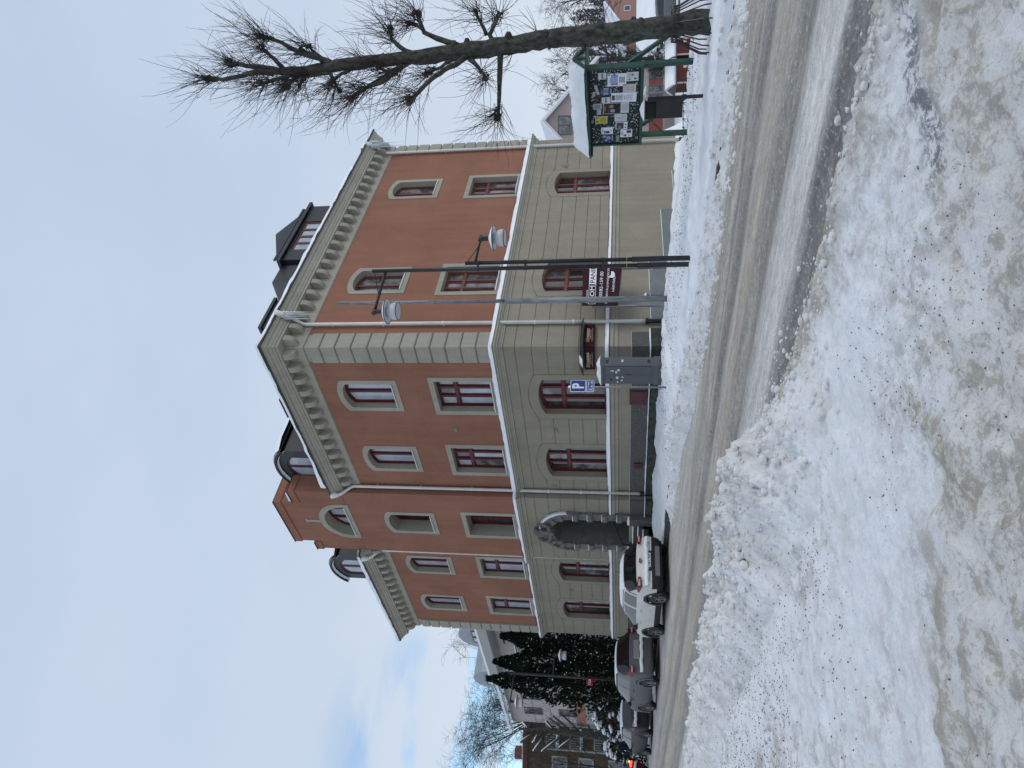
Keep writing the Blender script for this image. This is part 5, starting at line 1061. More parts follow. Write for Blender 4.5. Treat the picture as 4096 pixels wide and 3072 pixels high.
for i in range(14):
    a = i / 14 * 6.283; c_, s_ = math.cos(a), math.sin(a); mb = MB(); mb.tube([(.25 * c_, .25 * s_, .76), (.27 * c_, .27 * s_, .64), (.45 * c_, .45 * s_, .3), (.47 * c_, .47 * s_, .1), (.47 * c_, .47 * s_, -.1)], .0115, 6); mb.build('guard_bar', M_black, tg)

# ------------------------------------------------------------------ vehicles
M_tyre = mat('tyre rubber', (.012, .012, .013), .85, (.03, .03, .03), nscale=10); M_rim = mat('alloy rim', (.2, .205, .215), .35, metal=.8); M_trim = mat('black plastic trim', (.014, .014, .016), .6)
M_cglass = mat('car glass', (.012, .015, .017), .05, ior=1.7); M_cglass2 = mat('tinted rear glass', (.006, .007, .008), .06, ior=1.55); M_tail = mat('tail lamp red', (.12, .004, .006), .25); M_tailw = mat('tail lamp clear', (.4, .3, .3), .2)
def paint(n, c): return mat(n, c, .42, tuple(v * .85 + .012 for v in c), nscale=2.2, ior=1.4, spec=.3)
def smooth_interp(xs, ys, x):
    return float(np.interp(x, xs, ys))
def make_car(name, loc, rz, pm, Lc, Wc, Hc, prof, wheel_r, wb, arch_m, clad, label, tail='wrap', plate=None, snow=True, badge=None, rimm=None, group='cars along the street', lights_on=False, detail=True):
    """prof: stations (t 0 rear..1 front, top z, belt z, half width factor, cabin 0/1)"""
    e_ = empty(name, loc, rz); tag(e_, label, 'car', group); hw = Wc / 2
    ts = sorted(set([p[0] for p in prof] + [i / 46 for i in range(47)]))
    T = [p[0] for p in prof]; col_ = lambda k_, t: smooth_interp(T, [p[k_] for p in prof], t)
    rows = []
    for t in ts:
        top, belt, wf, cab = (col_(i, t) for i in (1, 2, 3, 4)); w = hw * wf; y = (t - .5) * Lc
        end = min(t, 1 - t); zb = .20 + (.1 * max(0, 1 - end / .05)); belt = min(belt, top)
        mid = .45 + .1
        g = top - belt; wr = w * (.97 - .27 * min(1, g / .5) * 1.0) if g > .02 else w * .9
        S = [(0, zb), (w * .8, zb), (w * .95, zb + .07), (w * .985, .40), (w, mid), (w * .995, mid + (belt - mid) * .55), (w * .965, belt - .035), (w * .945, belt), (w * .935 if g > .02 else w * .9, belt + .012 if g > .02 else top), ((w * .935) * .5 + wr * .5 if g > .02 else w * .85, belt + g * .55 if g > .02 else top + .004), (wr, top - .07 * min(1, g / .3)), (wr * .88, top - .015), (wr * .55, top + .012), (0, top + .022)]
        rows.append([(x, y, z) for x, z in S])
    nS = len(rows[0]); groups = {'body': MB(), 'side_glass': MB(), 'side_glass_r': MB(), 'windscreen': MB(), 'rear_glass': MB(), 'cladding': MB()}
    sg = [p for p in prof]; cabT = [p[0] for p in prof if p[4] >= 1]; rT0, rT1 = min(cabT), max(cabT)       # roof from..to
    base0 = [p[0] for p in prof if p[0] < rT0 and p[4] == 0][-1]; base1 = [p[0] for p in prof if p[0] > rT1 and p[4] == 0][0]
    wy = [-wb / 2, wb / 2]; pill = [rT0 + (rT1 - rT0) * .08, rT0 + (rT1 - rT0) * .54]
    for side in (1, -1):
        for i in range(len(ts) - 1):
            tm = (ts[i] + ts[i + 1]) / 2; ym = (tm - .5) * Lc
            for j in range(nS - 1):
                q = [rows[i][j], rows[i][j + 1], rows[i + 1][j + 1], rows[i + 1][j]]; zm = sum(p[2] for p in q) / 4
                if 1 <= j <= 5 and any((ym - y_) ** 2 + (zm - wheel_r) ** 2 < (wheel_r + .05) ** 2 for y_ in wy): continue
                g = 'body'
                if j in (8, 9) and base0 + .02 < tm < base1 - .03 and tm > rT0 + .01:
                    if not any(abs(tm - p_) < .014 for p_ in pill): g = 'side_glass'
                if rT1 < tm < base1 and j >= 10: g = 'windscreen'
                if base0 < tm < rT0 and j >= 9 and (tm - base0) / (rT0 - base0) < .93 : g = 'rear_glass'
                if clad and j <= 2: g = 'cladding'
                if clad and j == 3 and tm < .035: g = 'cladding'
                groups[g + ('_r' if g == 'side_glass' and side > 0 else '')].add([(p[0] * side, p[1], p[2]) for p in (q if side > 0 else q[::-1])], [(0, 1, 2, 3)])
    for i in (0, -1):
        r_ = rows[i]; c = [(0, r_[0][1], z) for x, y, z in r_]
        for side in (1, -1):
            for j in range(nS - 1): groups['cladding' if clad and j <= 3 else 'body'].add([(r_[j][0] * side, r_[j][1], r_[j][2]), (r_[j + 1][0] * side, r_[j + 1][1], r_[j + 1][2]), c[j + 1], c[j]], [(0, 1, 2, 3)])
    for g, m_ in (('body', pm), ('side_glass', M_cglass), ('side_glass_r', M_cglass), ('windscreen', M_cglass), ('rear_glass', M_cglass2), ('cladding', M_trim)):
        if groups[g].f:
            o = groups[g].build(g.replace('_r', '') if g != 'rear_glass' else g, m_, e_, True); bmw = o.data
            import bmesh
            bm = bmesh.new(); bm.from_mesh(bmw); bmesh.ops.remove_doubles(bm, verts=bm.verts, dist=1e-4); bmesh.ops.recalc_face_normals(bm, faces=bm.faces); bm.to_mesh(bmw); bm.free(); 
    dark = MB(); dark.box((-hw * .86, -Lc * .47, .22), (hw * .86, Lc * .47, .62)); dark.build('underbody', M_trim, e_)
    for y_ in wy:
        for side in (-1, 1):
            w_ = empty('wheel', (side * (hw - .11), y_, wheel_r)); w_.parent = e_; fn = lambda x, y, z, s_=side: (z * s_, x, y)
            mb = MB(); r_ = wheel_r; mb.lathe([(r_ * .62, -.1), (r_ * .93, -.1), (r_, -.07), (r_, .07), (r_ * .95, .1), (r_ * .66, .105), (r_ * .64, .09)], 26, fn=fn); mb.build('tyre', M_tyre, w_, True)
            mb = MB(); mb.lathe([(r_ * .65, .095), (r_ * .6, .1), (r_ * .58, .05), (r_ * .1, .045), (0, .05)], 22, fn=fn); mb.build('rim_well', M_trim, w_, True)
            mb = MB(); mb.lathe([(r_ * .67, .09), (r_ * .66, .108), (r_ * .61, .105), (r_ * .6, .08)], 26, fn=fn)
            for k_ in range(10):
                a = k_ * .6283 + (.1 if k_ % 2 else -.1); c_, s_ = math.cos(a), math.sin(a); wd_ = .014
                Q = [fn(c_ * rr - s_ * ww, s_ * rr + c_ * ww, dz) for rr, ww, dz in ((r_ * .12, -wd_, .085), (r_ * .62, -wd_, .1), (r_ * .62, wd_, .1), (r_ * .12, wd_, .085))]; mb.add(Q, [(0, 1, 2, 3)])
            mb.lathe([(r_ * .16, .08), (r_ * .14, .1), (0, .1)], 10, fn=fn); mb.build('rim', rimm or M_rim, w_)
            mb = MB(); fa_ = lambda s_, o, z, sd=side: (sd * (hw - .005 + o), y_ + s_, z)
            A_ = [math.pi * (i / 18 * 1.16 - .08) for i in range(19)]; ro, ri = wheel_r + .125, wheel_r + .035
            mb.ring([(ro * math.cos(a), wheel_r + ro * math.sin(a)) for a in A_], [(ri * math.cos(a), wheel_r + ri * math.sin(a)) for a in A_], -.05, .012, fa_, False); mb.build('wheel_arch', arch_m, e_)
    ry = -Lc / 2
    return e_, hw, ry
def suv(h, b): return [(0, .62, .62, .9, 0), (.012, .86, .86, .95, 0), (.035, b * .98, b * .98, .975, 0), (.06, b + .02, b, .985, 0), (.15, h - .07, b, 1, 1), (.22, h - .012, b, 1, 1), (.42, h, b, 1, 1), (.56, h - .03, b, 1, 1), (.62, h - .085, b - .01, 1, 1), (.77, b + .02, b - .02, 1, 0), (.88, b - .05, b - .06, .98, 0), (.955, b - .16, b - .16, .93, 0), (.985, b - .3, b - .3, .86, 0), (1, .52, .52, .8, 0)]
def rear_bits(e_, hw, ry, z_lamp, m_tail, plate=None, badge=None, snow_line=None, lamp_w=.42, lamp_h=.16, tall=False, pm=None, red_on=False):
    for s_ in (-1, 1):
        mb = MB()
        if tall: mb.add([(s_ * (hw * .99 + .004), ry + .34, z_lamp - .02), (s_ * (hw * .94), ry + .03, z_lamp - .14), (s_ * (hw * .66), ry + .002, z_lamp - .1), (s_ * (hw * .7), ry + .03, z_lamp + .05), (s_ * (hw * .9), ry + .12, z_lamp + .2), (s_ * (hw * .965 + .004), ry + .36, z_lamp + .06)], [(0, 1, 5), (1, 2, 3, 4), (1, 4, 5)])
        else: mb.add([(s_ * (hw * 1.003), ry + .36, z_lamp), (s_ * (hw * .985), ry + .02, z_lamp - .08), (s_ * (hw * .62), ry - .012, z_lamp - .05), (s_ * (hw * .6), ry + .004, z_lamp + .04), (s_ * (hw * .97), ry + .1, z_lamp + .09), (s_ * (hw * .995), ry + .38, z_lamp + .05)], [(0, 1, 4, 5), (1, 2, 3, 4)])
        o = mb.build('tail_lamp', M_tail if not red_on else mat('lit tail lamp', (.6, .05, .03), .3, emit=(1, .08, .03, 3)), e_)
        mb = MB(); mb.add([(s_ * (hw * .93), ry - .006, z_lamp - .03), (s_ * (hw * .7), ry - .016, z_lamp - .02), (s_ * (hw * .7), ry - .008, z_lamp + .02), (s_ * (hw * .93), ry + .03, z_lamp + .04)], [(0, 1, 2, 3)]); mb.build('lamp_lens', M_tailw, o)
    if plate:
        mb = MB(); mb.box((-.34, ry - .012, z_lamp - .4), (.34, ry + .02, z_lamp - .2)); mb.build('plate_recess', M_trim, e_)
        mb = MB(); mb.box((-.26, ry - .02, z_lamp - .355), (.26, ry - .012, z_lamp - .245)); pl_ = mb.build('number_plate', M_ret, e_); text('lettering', plate, .01, -.2, .235, z_lamp - .34, z_lamp - .262, ry - .022, M_black, pl_)
        mb = MB(); mb.box((-.26, ry - .0215, z_lamp - .355), (-.222, ry - .0195, z_lamp - .245)); mb.build('plate_band', M_blue, pl_)
    if badge:
        mb = MB(); mb.prism([(.075 * math.cos(i * .3927), z_lamp - .03 + .042 * math.sin(i * .3927)) for i in range(16)], ry - .02, ry + .04, idf); bd_ = mb.build('badge', M_trim, e_); text('lettering', badge, .02, -.045, .045, z_lamp - .05, z_lamp - .012, ry - .023, M_ret, bd_)
def car_snow(e_, Lc, hw, h, b, ry, amount=1., shelf=.7):
    mb = MB(); n, m_ = 12, 8; P = []; rd = random.Random(int(Lc * 100))
    for i in range(n + 1):
        y = (-.33 + .43 * i / n) * Lc
        for j in range(m_ + 1):
            x = -hw * .68 + 2 * hw * .68 * j / m_; ed = min(1, min(i, n - i) / 1.5, min(j, m_ - j) / 1.2); cr = h + .02 - .03 * (2 * j / m_ - 1) ** 2 - (.06 if i == 0 else 0) - .05 * max(0, (i - 8) / 4) ** 2; P.append((x, y, cr - .015 + ed * (.055 + rd.uniform(0, .025)) * amount))
    mb.add(P, [(i * (m_ + 1) + j, i * (m_ + 1) + j + 1, (i + 1) * (m_ + 1) + j + 1, (i + 1) * (m_ + 1) + j) for i in range(n) for j in range(m_)]); mb.build('roof_snow', M_snow, e_, True)
    mb = MB(); P = []
    for i in range(15):
        x = -hw * .93 + 2 * hw * .93 * i / 14; z = shelf + rd.uniform(-.015, .02); c_ = ry + .05 * (abs(x) / hw) ** 3; P += [(x, c_ + .08, z), (x, c_ - .02, z + .05), (x, c_ - .07, z + .01), (x, c_ - .06, z - .06), (x, c_ + .02, z - .08)]
    mb.add(P, [(i * 5 + j, i * 5 + j + 1, i * 5 + j + 6, i * 5 + j + 5) for i in range(14) for j in range(4)]); mb.build('bumper_snow', M_snow, e_, True)
    mb = MB(); P = []
    for i in range(10):
        x = -hw * .8 + 1.6 * hw * i / 9; P += [(x, Lc * .3, b - .03), (x, Lc * .31, b + .02 + rd.uniform(0, .02)), (x, Lc * .38, b - .02 + rd.uniform(0, .02)), (x, Lc * .43, b - .08)]
    mb.add(P, [(i * 4 + j, i * 4 + j + 1, i * 4 + j + 5, i * 4 + j + 4) for i in range(9) for j in range(3)]); mb.build('bonnet_snow', M_snow, e_, True)
def mirrors(e_, hw, y, z, m_):
    for s_ in (-1, 1): mb = MB(); mb.lathe([(0, -.11), (.06, -.09), (.085, 0), (.07, .08), (0, .11)], 10, fn=lambda a, b, c, s2=s_: (s2 * (hw + .09 + c * .8), y + a * .8, z + b)); mb.tube([(s_ * (hw - .04), y, z - .06), (s_ * (hw + .09), y, z - .03)], .025, 6); mb.build('mirror', m_, e_, True)
def handles(e_, hw, ys_, z, m_):
    for s_ in (-1, 1):
        for y in ys_: mb = MB(); mb.box((s_ * hw - .02, y - .1, z - .018), (s_ * hw + .02, y + .1, z + .018)); mb.build('door_handle', m_, e_)
W_ = paint('white car paint', (.68, .67, .635))
c1, hw, ry = make_car('parked_car', (-3.55, 7.85, .14), R(-4.5), W_, 4.36, 1.80, 1.48, suv(1.46, .98), .335, 2.7, M_trim, True, 'dirty white hatchback with black arches and snow on its bumper, nearest of the row')
rear_bits(c1, hw, ry, .93, M_tail, 'DMY 96A', 'KIA'); car_snow(c1, 4.36, hw, 1.46, .98, ry, 1., .72); mirrors(c1, hw, .75, 1.0, M_trim); handles(c1, hw, (-.35, .6), .86, W_)
mb = MB(); mb.tube([(0, -1.2, 1.5), (0, -1.36, 1.66)], .006, 5); mb.build('aerial', M_black, c1)
for s_ in (-1, 1): mb = MB(); mb.add([(s_ * hw * .95, ry + .05, .5), (s_ * hw * .66, ry - .012, .5), (s_ * hw * .66, ry - .012, .54), (s_ * hw * .95, ry + .05, .54)], [(0, 1, 2, 3)]); mb.build('reflector', M_tail, c1)
mb = MB(); mb.box((-.5, ry - .015, .3), (.5, ry + .02, .44)); mb.build('skid_plate', mat('silver plastic', (.14, .145, .15), .5), c1)
S_ = paint('silver grey car paint', (.105, .105, .11))
c2, hw, ry = make_car('parked_car', (-3.8, 13.85, .23), R(-2), S_, 4.38, 1.81, 1.6, suv(1.6, 1.06), .345, 2.65, S_, False, 'silver grey crossover with salt streaked tailgate parked before the conifers')
rear_bits(c2, hw, ry, 1.0, M_tail, None, None, tall=True); car_snow(c2, 4.38, hw, 1.6, 1.06, ry, .5, .66); mirrors(c2, hw, .72, 1.06, M_trim); handles(c2, hw, (-.4, .55), .92, S_)
mb = MB(); mb.box((-.36, ry - .015, .74), (.36, ry + .02, .94)); mb.build('plate_recess', paint('salted grey', (.3, .3, .3)), c2); mb = MB(); mb.box((-.26, ry - .022, .79), (.26, ry - .014, .89)); mb.build('number_plate', mat('snow dusted plate', (.25, .25, .26), .8), c2)
D_c = paint('dark grey car paint', (.022, .023, .026))
def hatch(h, b): return [(0, .6, .6, .9, 0), (.015, .85, .85, .95, 0), (.05, b, b, .98, 0), (.07, b + .02, b, .985, 0), (.17, h - .07, b, 1, 1), (.25, h - .01, b, 1, 1), (.42, h, b, 1, 1), (.55, h - .04, b, 1, 1), (.61, h - .1, b - .01, 1, 1), (.77, b + .02, b - .02, 1, 0), (.89, b - .07, b - .07, .97, 0), (.96, b - .2, b - .2, .9, 0), (.99, b - .34, b - .34, .84, 0), (1, .5, .5, .78, 0)]
c3, hw, ry = make_car('parked_car', (-3.3, 20.85, .2), R(-1), D_c, 4.2, 1.74, 1.44, hatch(1.42, .95), .31, 2.5, D_c, False, 'dark grey hatchback with snow sliding off its tailgate beside the snowy shrub')
rear_bits(c3, hw, ry, .88, M_tail); car_snow(c3, 4.2, hw, 1.42, .95, ry, .6, .8); mirrors(c3, hw, .7, .98, M_trim)
R_c = paint('red car paint', (.13, .008, .01))
c4, hw, ry = make_car('parked_car', (-4.15, 28.2, .22), R(0), R_c, 4.3, 1.78, 1.48, hatch(1.48, .98), .32, 2.6, R_c, False, 'red hatchback with glowing rear lights at the left edge of the view')
rear_bits(c4, hw, ry, .9, M_tail, red_on=True); car_snow(c4, 4.3, hw, 1.48, .98, ry, .7, .68)
mb = MB(); mb.lathe([(0, -.02), (.06, -.01), (.06, .01), (0, .03)], 12, (hw * .9, ry - .01, .98)); mb.build('indicator', mat('lit indicator', (.8, .4, .05), .3, emit=(1, .55, .08, 4)), c4)
# distant vehicles
B_c = paint('dark blue van paint', (.02, .025, .05)); P_c = paint('pale blue car paint', (.42, .46, .5))
gt = lambda x, y: float(terrain(np.array([x * 1.]), np.array([y * 1.]))[0])
make_car('distant_car', (153.4, 48.5, gt(153.4, 48.5)), R(45), P_c, 4.4, 1.78, 1.45, hatch(1.44, .95), .32, 2.65, P_c, False, 'pale silver car far off before the low grey shop', group='far cars across the field')
make_car('distant_car', (124.8, 32.3, gt(124.8, 32.3)), R(60), B_c, 4.6, 1.85, 1.85, suv(1.85, 1.1), .33, 2.8, B_c, False, 'dark blue van far off beside the pink cottages', group='far cars across the field')
make_car('distant_car', (33.4, 1.6, gt(33.4, 1.6) + .15), R(30), paint('grey car paint', (.16, .165, .17)), 4.4, 1.78, 1.45, hatch(1.44, .95), .32, 2.65, M_trim, False, 'grey car half hidden behind the hedge right of the street tree', group='far cars across the field')

# ------------------------------------------------------------------ person clearing snow between the cars
pe = empty('person', (-3.3, 24.0, .2), R(150)); tag(pe, 'person in a dark blue jacket and jeans standing behind the dark grey hatchback', 'person')
me = bpy.data.meshes.new('body'); V = [(0, 0, .93), (0, -.01, 1.08), (0, .03, 1.26), (0, .08, 1.42), (0, .12, 1.5), (0, .15, 1.6), (0, .17, 1.69), (.17, .08, 1.42), (.25, .2, 1.17), (.2, .42, 1.05), (.19, .5, 1.03), (-.17, .08, 1.42), (-.26, .18, 1.16), (-.2, .4, 1.03), (-.19, .48, 1.0), (.1, 0, .88), (.12, .05, .48), (.12, -.02, .07), (.12, .12, .03), (-.1, 0, .88), (-.13, .03, .48), (-.13, -.06, .07), (-.13, .08, .03)]
E_ = [(0, 1), (1, 2), (2, 3), (3, 4), (4, 5), (5, 6), (3, 7), (7, 8), (8, 9), (9, 10), (3, 11), (11, 12), (12, 13), (13, 14), (0, 15), (15, 16), (16, 17), (17, 18), (0, 19), (19, 20), (20, 21), (21, 22)]
rad = [.15, .15, .165, .13, .06, .095, .085, .085, .06, .045, .04, .085, .06, .045, .04, .11, .075, .055, .05, .11, .075, .055, .05]
me.from_pydata(V, E_, []); bo = bpy.data.objects.new('body', me); col.objects.link(bo); bo.parent = pe
md = bo.modifiers.new('skin', 'SKIN'); md.use_smooth_shade = True
for v, r_ in zip(me.skin_vertices[0].data, rad): v.radius = (r_, r_)
me.skin_vertices[0].data[0].use_root = True
bo.modifiers.new('sub', 'SUBSURF').levels = 2; bo.modifiers['sub'].render_levels = 2
kj = node_mat('jacket, jeans and skin'); _, _, z_ = kj.sep(); kj.color(kj.ramp(kj.math('DIVIDE', z_, 2.), (.0, (.02, .02, .02)), (.06, (.05, .06, .1)), (.455, (.05, .06, .1)), (.47, (.008, .014, .026)), (.765, (.008, .014, .026)), (.78, (.25, .15, .11)))); me.materials.append(kj.m)
for el in ((.06, .3, .5), (.5, .5, .5)): pass
mb = MB(); mb.lathe([(.105, -.05), (.112, .02), (.09, .08), (.03, .11), (0, .11)], 14, (0, .155, 1.68)); mb.build('knit_cap', mat('dark teal wool', (.012, .03, .035), .9), pe, True)
for s_ in (-1, 1):
    mb = MB()
    for f_ in range(4): mb.tube([(s_ * (.17 + .018 * f_), .47, 1.02), (s_ * (.172 + .018 * f_), .53, 1.0), (s_ * (.172 + .018 * f_), .55 - .005 * f_, .96)], [.011, .01, .008], 6)
    mb.tube([(s_ * .165, .46, 1.03), (s_ * .145, .5, 1.02), (s_ * .14, .53, 1.0)], [.012, .011, .009], 6); mb.build('hand', mat('glove', (.015, .015, .017), .8), pe, True)

# ------------------------------------------------------------------ second lamp post down the street, with height sign
l2 = empty('lamp_post', (-3.2, 16.2, .3)); tag(l2, 'farther black lamp post with two saucer lamps and a small red height sign', 'lamp post')
mb = MB(); mb.tube([(0, 0, -.2), (0, 0, 6.15)], .05, 12); mb.build('tall_tube', M_black, l2, True)
for (dx, dy, z0, z1) in ((-1.05, .41, 5.9, 6.0), (.78, -.32, 4.2, 4.2)):
    mb = MB(); mb.tube([(0, 0, z0), (dx, dy, z1)], .028, 8); mb.build('arm', M_black, l2, True)
    mb = MB(); mb.tube([(0, 0, z0 + .25), (dx * .6, dy * .6, z0 + (z1 - z0) * .6)], .01, 6); mb.build('arm_brace', M_black, l2); lamp_head(l2, (dx, dy, z1), 1.)
mb = MB(); mb.box((-.34, -.1, 2.5), (-.06, -.06, 2.78)); hs = mb.build('height_plate', mat('sign red', (.3, .012, .015), .5), l2); text('lettering', '12,6', .03, -.31, -.09, 2.58, 2.7, -.104, M_white, hs)

# ------------------------------------------------------------------ vegetation builders
def bare_tree(name, label, base, H, r_, seed, m=M_bark2, spread=.7, levels=4, droop=0., kids=(7, 5, 4, 4), cat='tree', group=None, trunk_frac=.35, twig_r=.008, sides=3, up=.25):
    rd = random.Random(seed); e_ = empty(name, base); tag(e_, label, cat, group); T = MB(); Tw = MB()
    def grow(p, d, L_, r0_, lv):
        seg = 4 if lv < 2 else 3; pts = [p.copy()]; rr = [r0_]; q = p.copy()
        for s_ in range(seg):
            w = .10 + .06 * lv; d = (d + Vector((rd.uniform(-w, w), rd.uniform(-w, w), rd.uniform(-w, w) + (up * .2 if lv < levels - 1 else -droop)))).normalized(); q = q + d * L_ / seg; pts.append(q.copy()); rr.append(max(twig_r * .5, r0_ * (1 - .62 * (s_ + 1) / seg)))
        (T if lv < 2 else Tw).tube([tuple(x) for x in pts], rr, 7 if lv == 0 else (5 if lv == 1 else sides), lv == 0)
        if lv >= levels: return
        for c in range(kids[lv]):
            t = rd.uniform(.3 if lv else trunk_frac, 1.); i = min(seg - 1, int(t * seg)); o = pts[i].lerp(pts[i + 1], t * seg - i); a = Vector((rd.gauss(0, 1), rd.gauss(0, 1), rd.gauss(0, .6))).normalized(); nd = (d * (1 - spread) + a * spread + Vector((0, 0, up))).normalized()
            grow(o, nd, L_ * rd.uniform(.42, .68), max(twig_r, rr[i] * .55), lv + 1)
    grow(Vector((0, 0, -.3)), Vector((0, 0, 1)), H * .62, r_, 0); T.build('trunk', m, e_, True); kind(Tw.build('twigs', m, e_), 'stuff'); return e_
M_needle = mat('dark conifer scales', (.005, .011, .006), .85, (.013, .024, .013), nscale=4, spec=.2)
def conifer(label, base, H, rw, seed, lean=(0, 0)):
    rd = random.Random(seed); e_ = empty('cypress', base); tag(e_, label, 'tree', 'columnar conifers by the parked cars'); mb = MB(); mb.tube([(0, 0, -.2), (lean[0], lean[1], H * .9)], [.12, .02], 7); mb.build('trunk', M_bark2, e_)
    F_ = MB(); S_n = MB()
    for i in range(5200):
        t = rd.random() ** .8; z = .1 + H * t; R_ = rw * min(1, (1 - t) * 1.9 + .01) ** .92 * (.55 + .45 * min(1, t * 6)) * (1 + .12 * math.sin(z * 5 + seed)); a = rd.uniform(0, 6.283); rr = R_ * math.sqrt(rd.uniform(.35, 1.08)); rr *= 1 + .1 * math.sin(a * 5 + z * 2)
        p = Vector((rr * math.cos(a) + lean[0] * t, rr * math.sin(a) + lean[1] * t, z)); d = Vector((math.cos(a) * .5, math.sin(a) * .5, 1 + rd.uniform(-.3, .3))).normalized(); s_ = d.cross(Vector((rd.gauss(0, 1), rd.gauss(0, 1), rd.gauss(0, 1)))).normalized(); L_ = rd.uniform(.1, .24); w = rd.uniform(.03, .06); F_.add([tuple(p - s_ * w), tuple(p + d * L_ * .5 + s_ * w * 1.3), tuple(p + d * L_), tuple(p + d * L_ * .4 - s_ * w * 1.4)], [(0, 1, 2, 3)])
        if rd.random() < .032 and rr > R_ * .75: q = p + Vector((math.cos(a), math.sin(a), .3)) * .06; w = rd.uniform(.02, .06); S_n.lathe([(0, -w * .4), (w, 0), (w * .6, w * .5), (0, w * .6)], 5, tuple(q))
    kind(F_.build('crown', M_needle, e_), 'stuff'); kind(S_n.build('snow_flecks', M_snow, e_, True), 'stuff'); return e_
conifer('rightmost dark columnar conifer, next to the corner building', (.8, 21.3, .3), 7.4, 1.25, 1); conifer('middle dark columnar conifer with snow flecks and a curled tip', (-.35, 21.8, .3), 7.7, 1.3, 2); conifer('leftmost and tallest dark columnar conifer, snow flecked', (-1.15, 22.1, .3), 8.0, 1.1, 3)
M_leaf = mat('dark shrub leaves', (.008, .018, .01), .7, (.025, .04, .02), nscale=3)
def shrub(label, base, sx, sy, sz, seed, n=2600, snow=120):
    rd = random.Random(seed); e_ = empty('shrub', base); tag(e_, label, 'shrub'); F_ = MB(); S_n = MB()
    for i in range(n):
        v = Vector((rd.gauss(0, 1), rd.gauss(0, 1), abs(rd.gauss(0, 1)))).normalized() * rd.uniform(.55, 1.03) ** .6; k_ = 1 + .16 * math.sin(v.x * 7 + seed) * math.cos(v.y * 6); p = Vector((v.x * sx * k_, v.y * sy * k_, v.z * sz * k_)); d = (v + Vector((rd.gauss(0, .5), rd.gauss(0, .5), rd.gauss(0, .5)))).normalized(); s_ = d.orthogonal().normalized(); L_ = rd.uniform(.1, .25); w = rd.uniform(.03, .07); F_.add([tuple(p - s_ * w), tuple(p + d * L_ * .5 + s_ * w), tuple(p + d * L_), tuple(p + d * L_ * .5 - s_ * w)], [(0, 1, 2, 3)])
    for i in range(snow):
        v = Vector((rd.gauss(0, 1), rd.gauss(0, 1), abs(rd.gauss(0, 1)) + .35)).normalized(); p = Vector((v.x * sx, v.y * sy, v.z * sz)); w = rd.uniform(.07, .2); S_n.lathe([(0, -w * .35), (w * .8, -w * .2), (w, .05 * w), (w * .75, w * .4), (w * .3, w * .6), (0, w * .62)], 8, tuple(p), fn=lambda a, b, c, s2=rd.uniform(.8, 1.3): (p.x + (a - p.x) * s2, p.y + (b - p.y) / s2, c))
    kind(F_.build('foliage', M_leaf, e_), 'stuff'); kind(S_n.build('snow_clumps', M_snow, e_, True), 'stuff'); return e_
shrub('round dark shrub heaped with clumps of snow behind the dark hatchback', (-1.6, 24.9, .3), 1.2, 1.2, 2.75, 1); shrub('smaller snow heaped shrub left of the pollarded trunk', (-2.1, 27.9, .3), .75, .75, 2.2, 2, 1600, 80); shrub('low snowy hedge clump between the conifers and the round shrub', (-.6, 23.6, .3), .8, .6, 1.6, 5, 1200, 60)
p2 = empty('street_tree', (-1.3, 28.9, .3)); tag(p2, 'grey pollarded trunk with snow laden stubs before the brown house', 'tree'); rd = random.Random(9)
P_, Q_ = wobble([Vector((0, 0, -.3)), Vector((.02, 0, 2.5)), Vector((.12, .02, 5.0)), Vector((.1, 0, 7.2))], [.24, .2, .15, .06], .3, .02, 3); mb = MB(); mb.tube(P_, Q_, 10); mb.build('trunk', M_bark, p2, True)
for i in range(14):
    z = 3.0 + i * .28; a = rd.choice((.8, 1.0, -2.1, -2.4)) + rd.uniform(-.5, .5) + math.pi * .75; L_ = rd.uniform(.4, 1.1); d = Vector((math.cos(a), math.sin(a), rd.uniform(.05, 1.3))); p = Vector((.06, 0, z + rd.uniform(-.12, .12))); q = p + d * L_; mb = MB(); mb.tube([tuple(p), tuple(p.lerp(q, .5) + Vector((0, 0, -.05))), tuple(q)], [.07, .055, .06], 6); lb = mb.build('limb', M_bark, p2, True)
    if rd.random() < .35: continue
    mb = MB(); mb.tube([tuple(p.lerp(q, .35) + Vector((0, 0, .05))), tuple(p.lerp(q, .7) + Vector((0, 0, .075))), tuple(q + Vector((0, 0, .08)))], [.015, .045, .035], 6); mb.build('limb_snow', M_snow, lb, True)
bare_tree('birch_tree', 'wide spreading bare birch with drooping twigs rising behind the pink block', (11.4, 62.2, .3), 17.5, .26, 21, spread=.6, droop=.2, kids=(12, 8, 7, 8), trunk_frac=.42, twig_r=.011)
bare_tree('birch_tree', 'smaller bare birch with hanging twigs, right of the wide one behind the pink block', (14.6, 60.2, .3), 16.5, .18, 22, spread=.45, droop=.25, kids=(9, 7, 6, 6), trunk_frac=.5, twig_r=.014)
bare_tree('bare_tree', 'bare twiggy tree above the brown house roof at the left edge', (8.6, 71, .3), 14.5, .2, 23, spread=.6, kids=(10, 7, 6, 6), trunk_frac=.4, twig_r=.012)
bare_tree('bare_tree', 'small bare tree in front of the brown house wall', (.2, 40, .3), 9, .1, 24, spread=.6, kids=(9, 6, 5, 4), trunk_frac=.2, twig_r=.008)

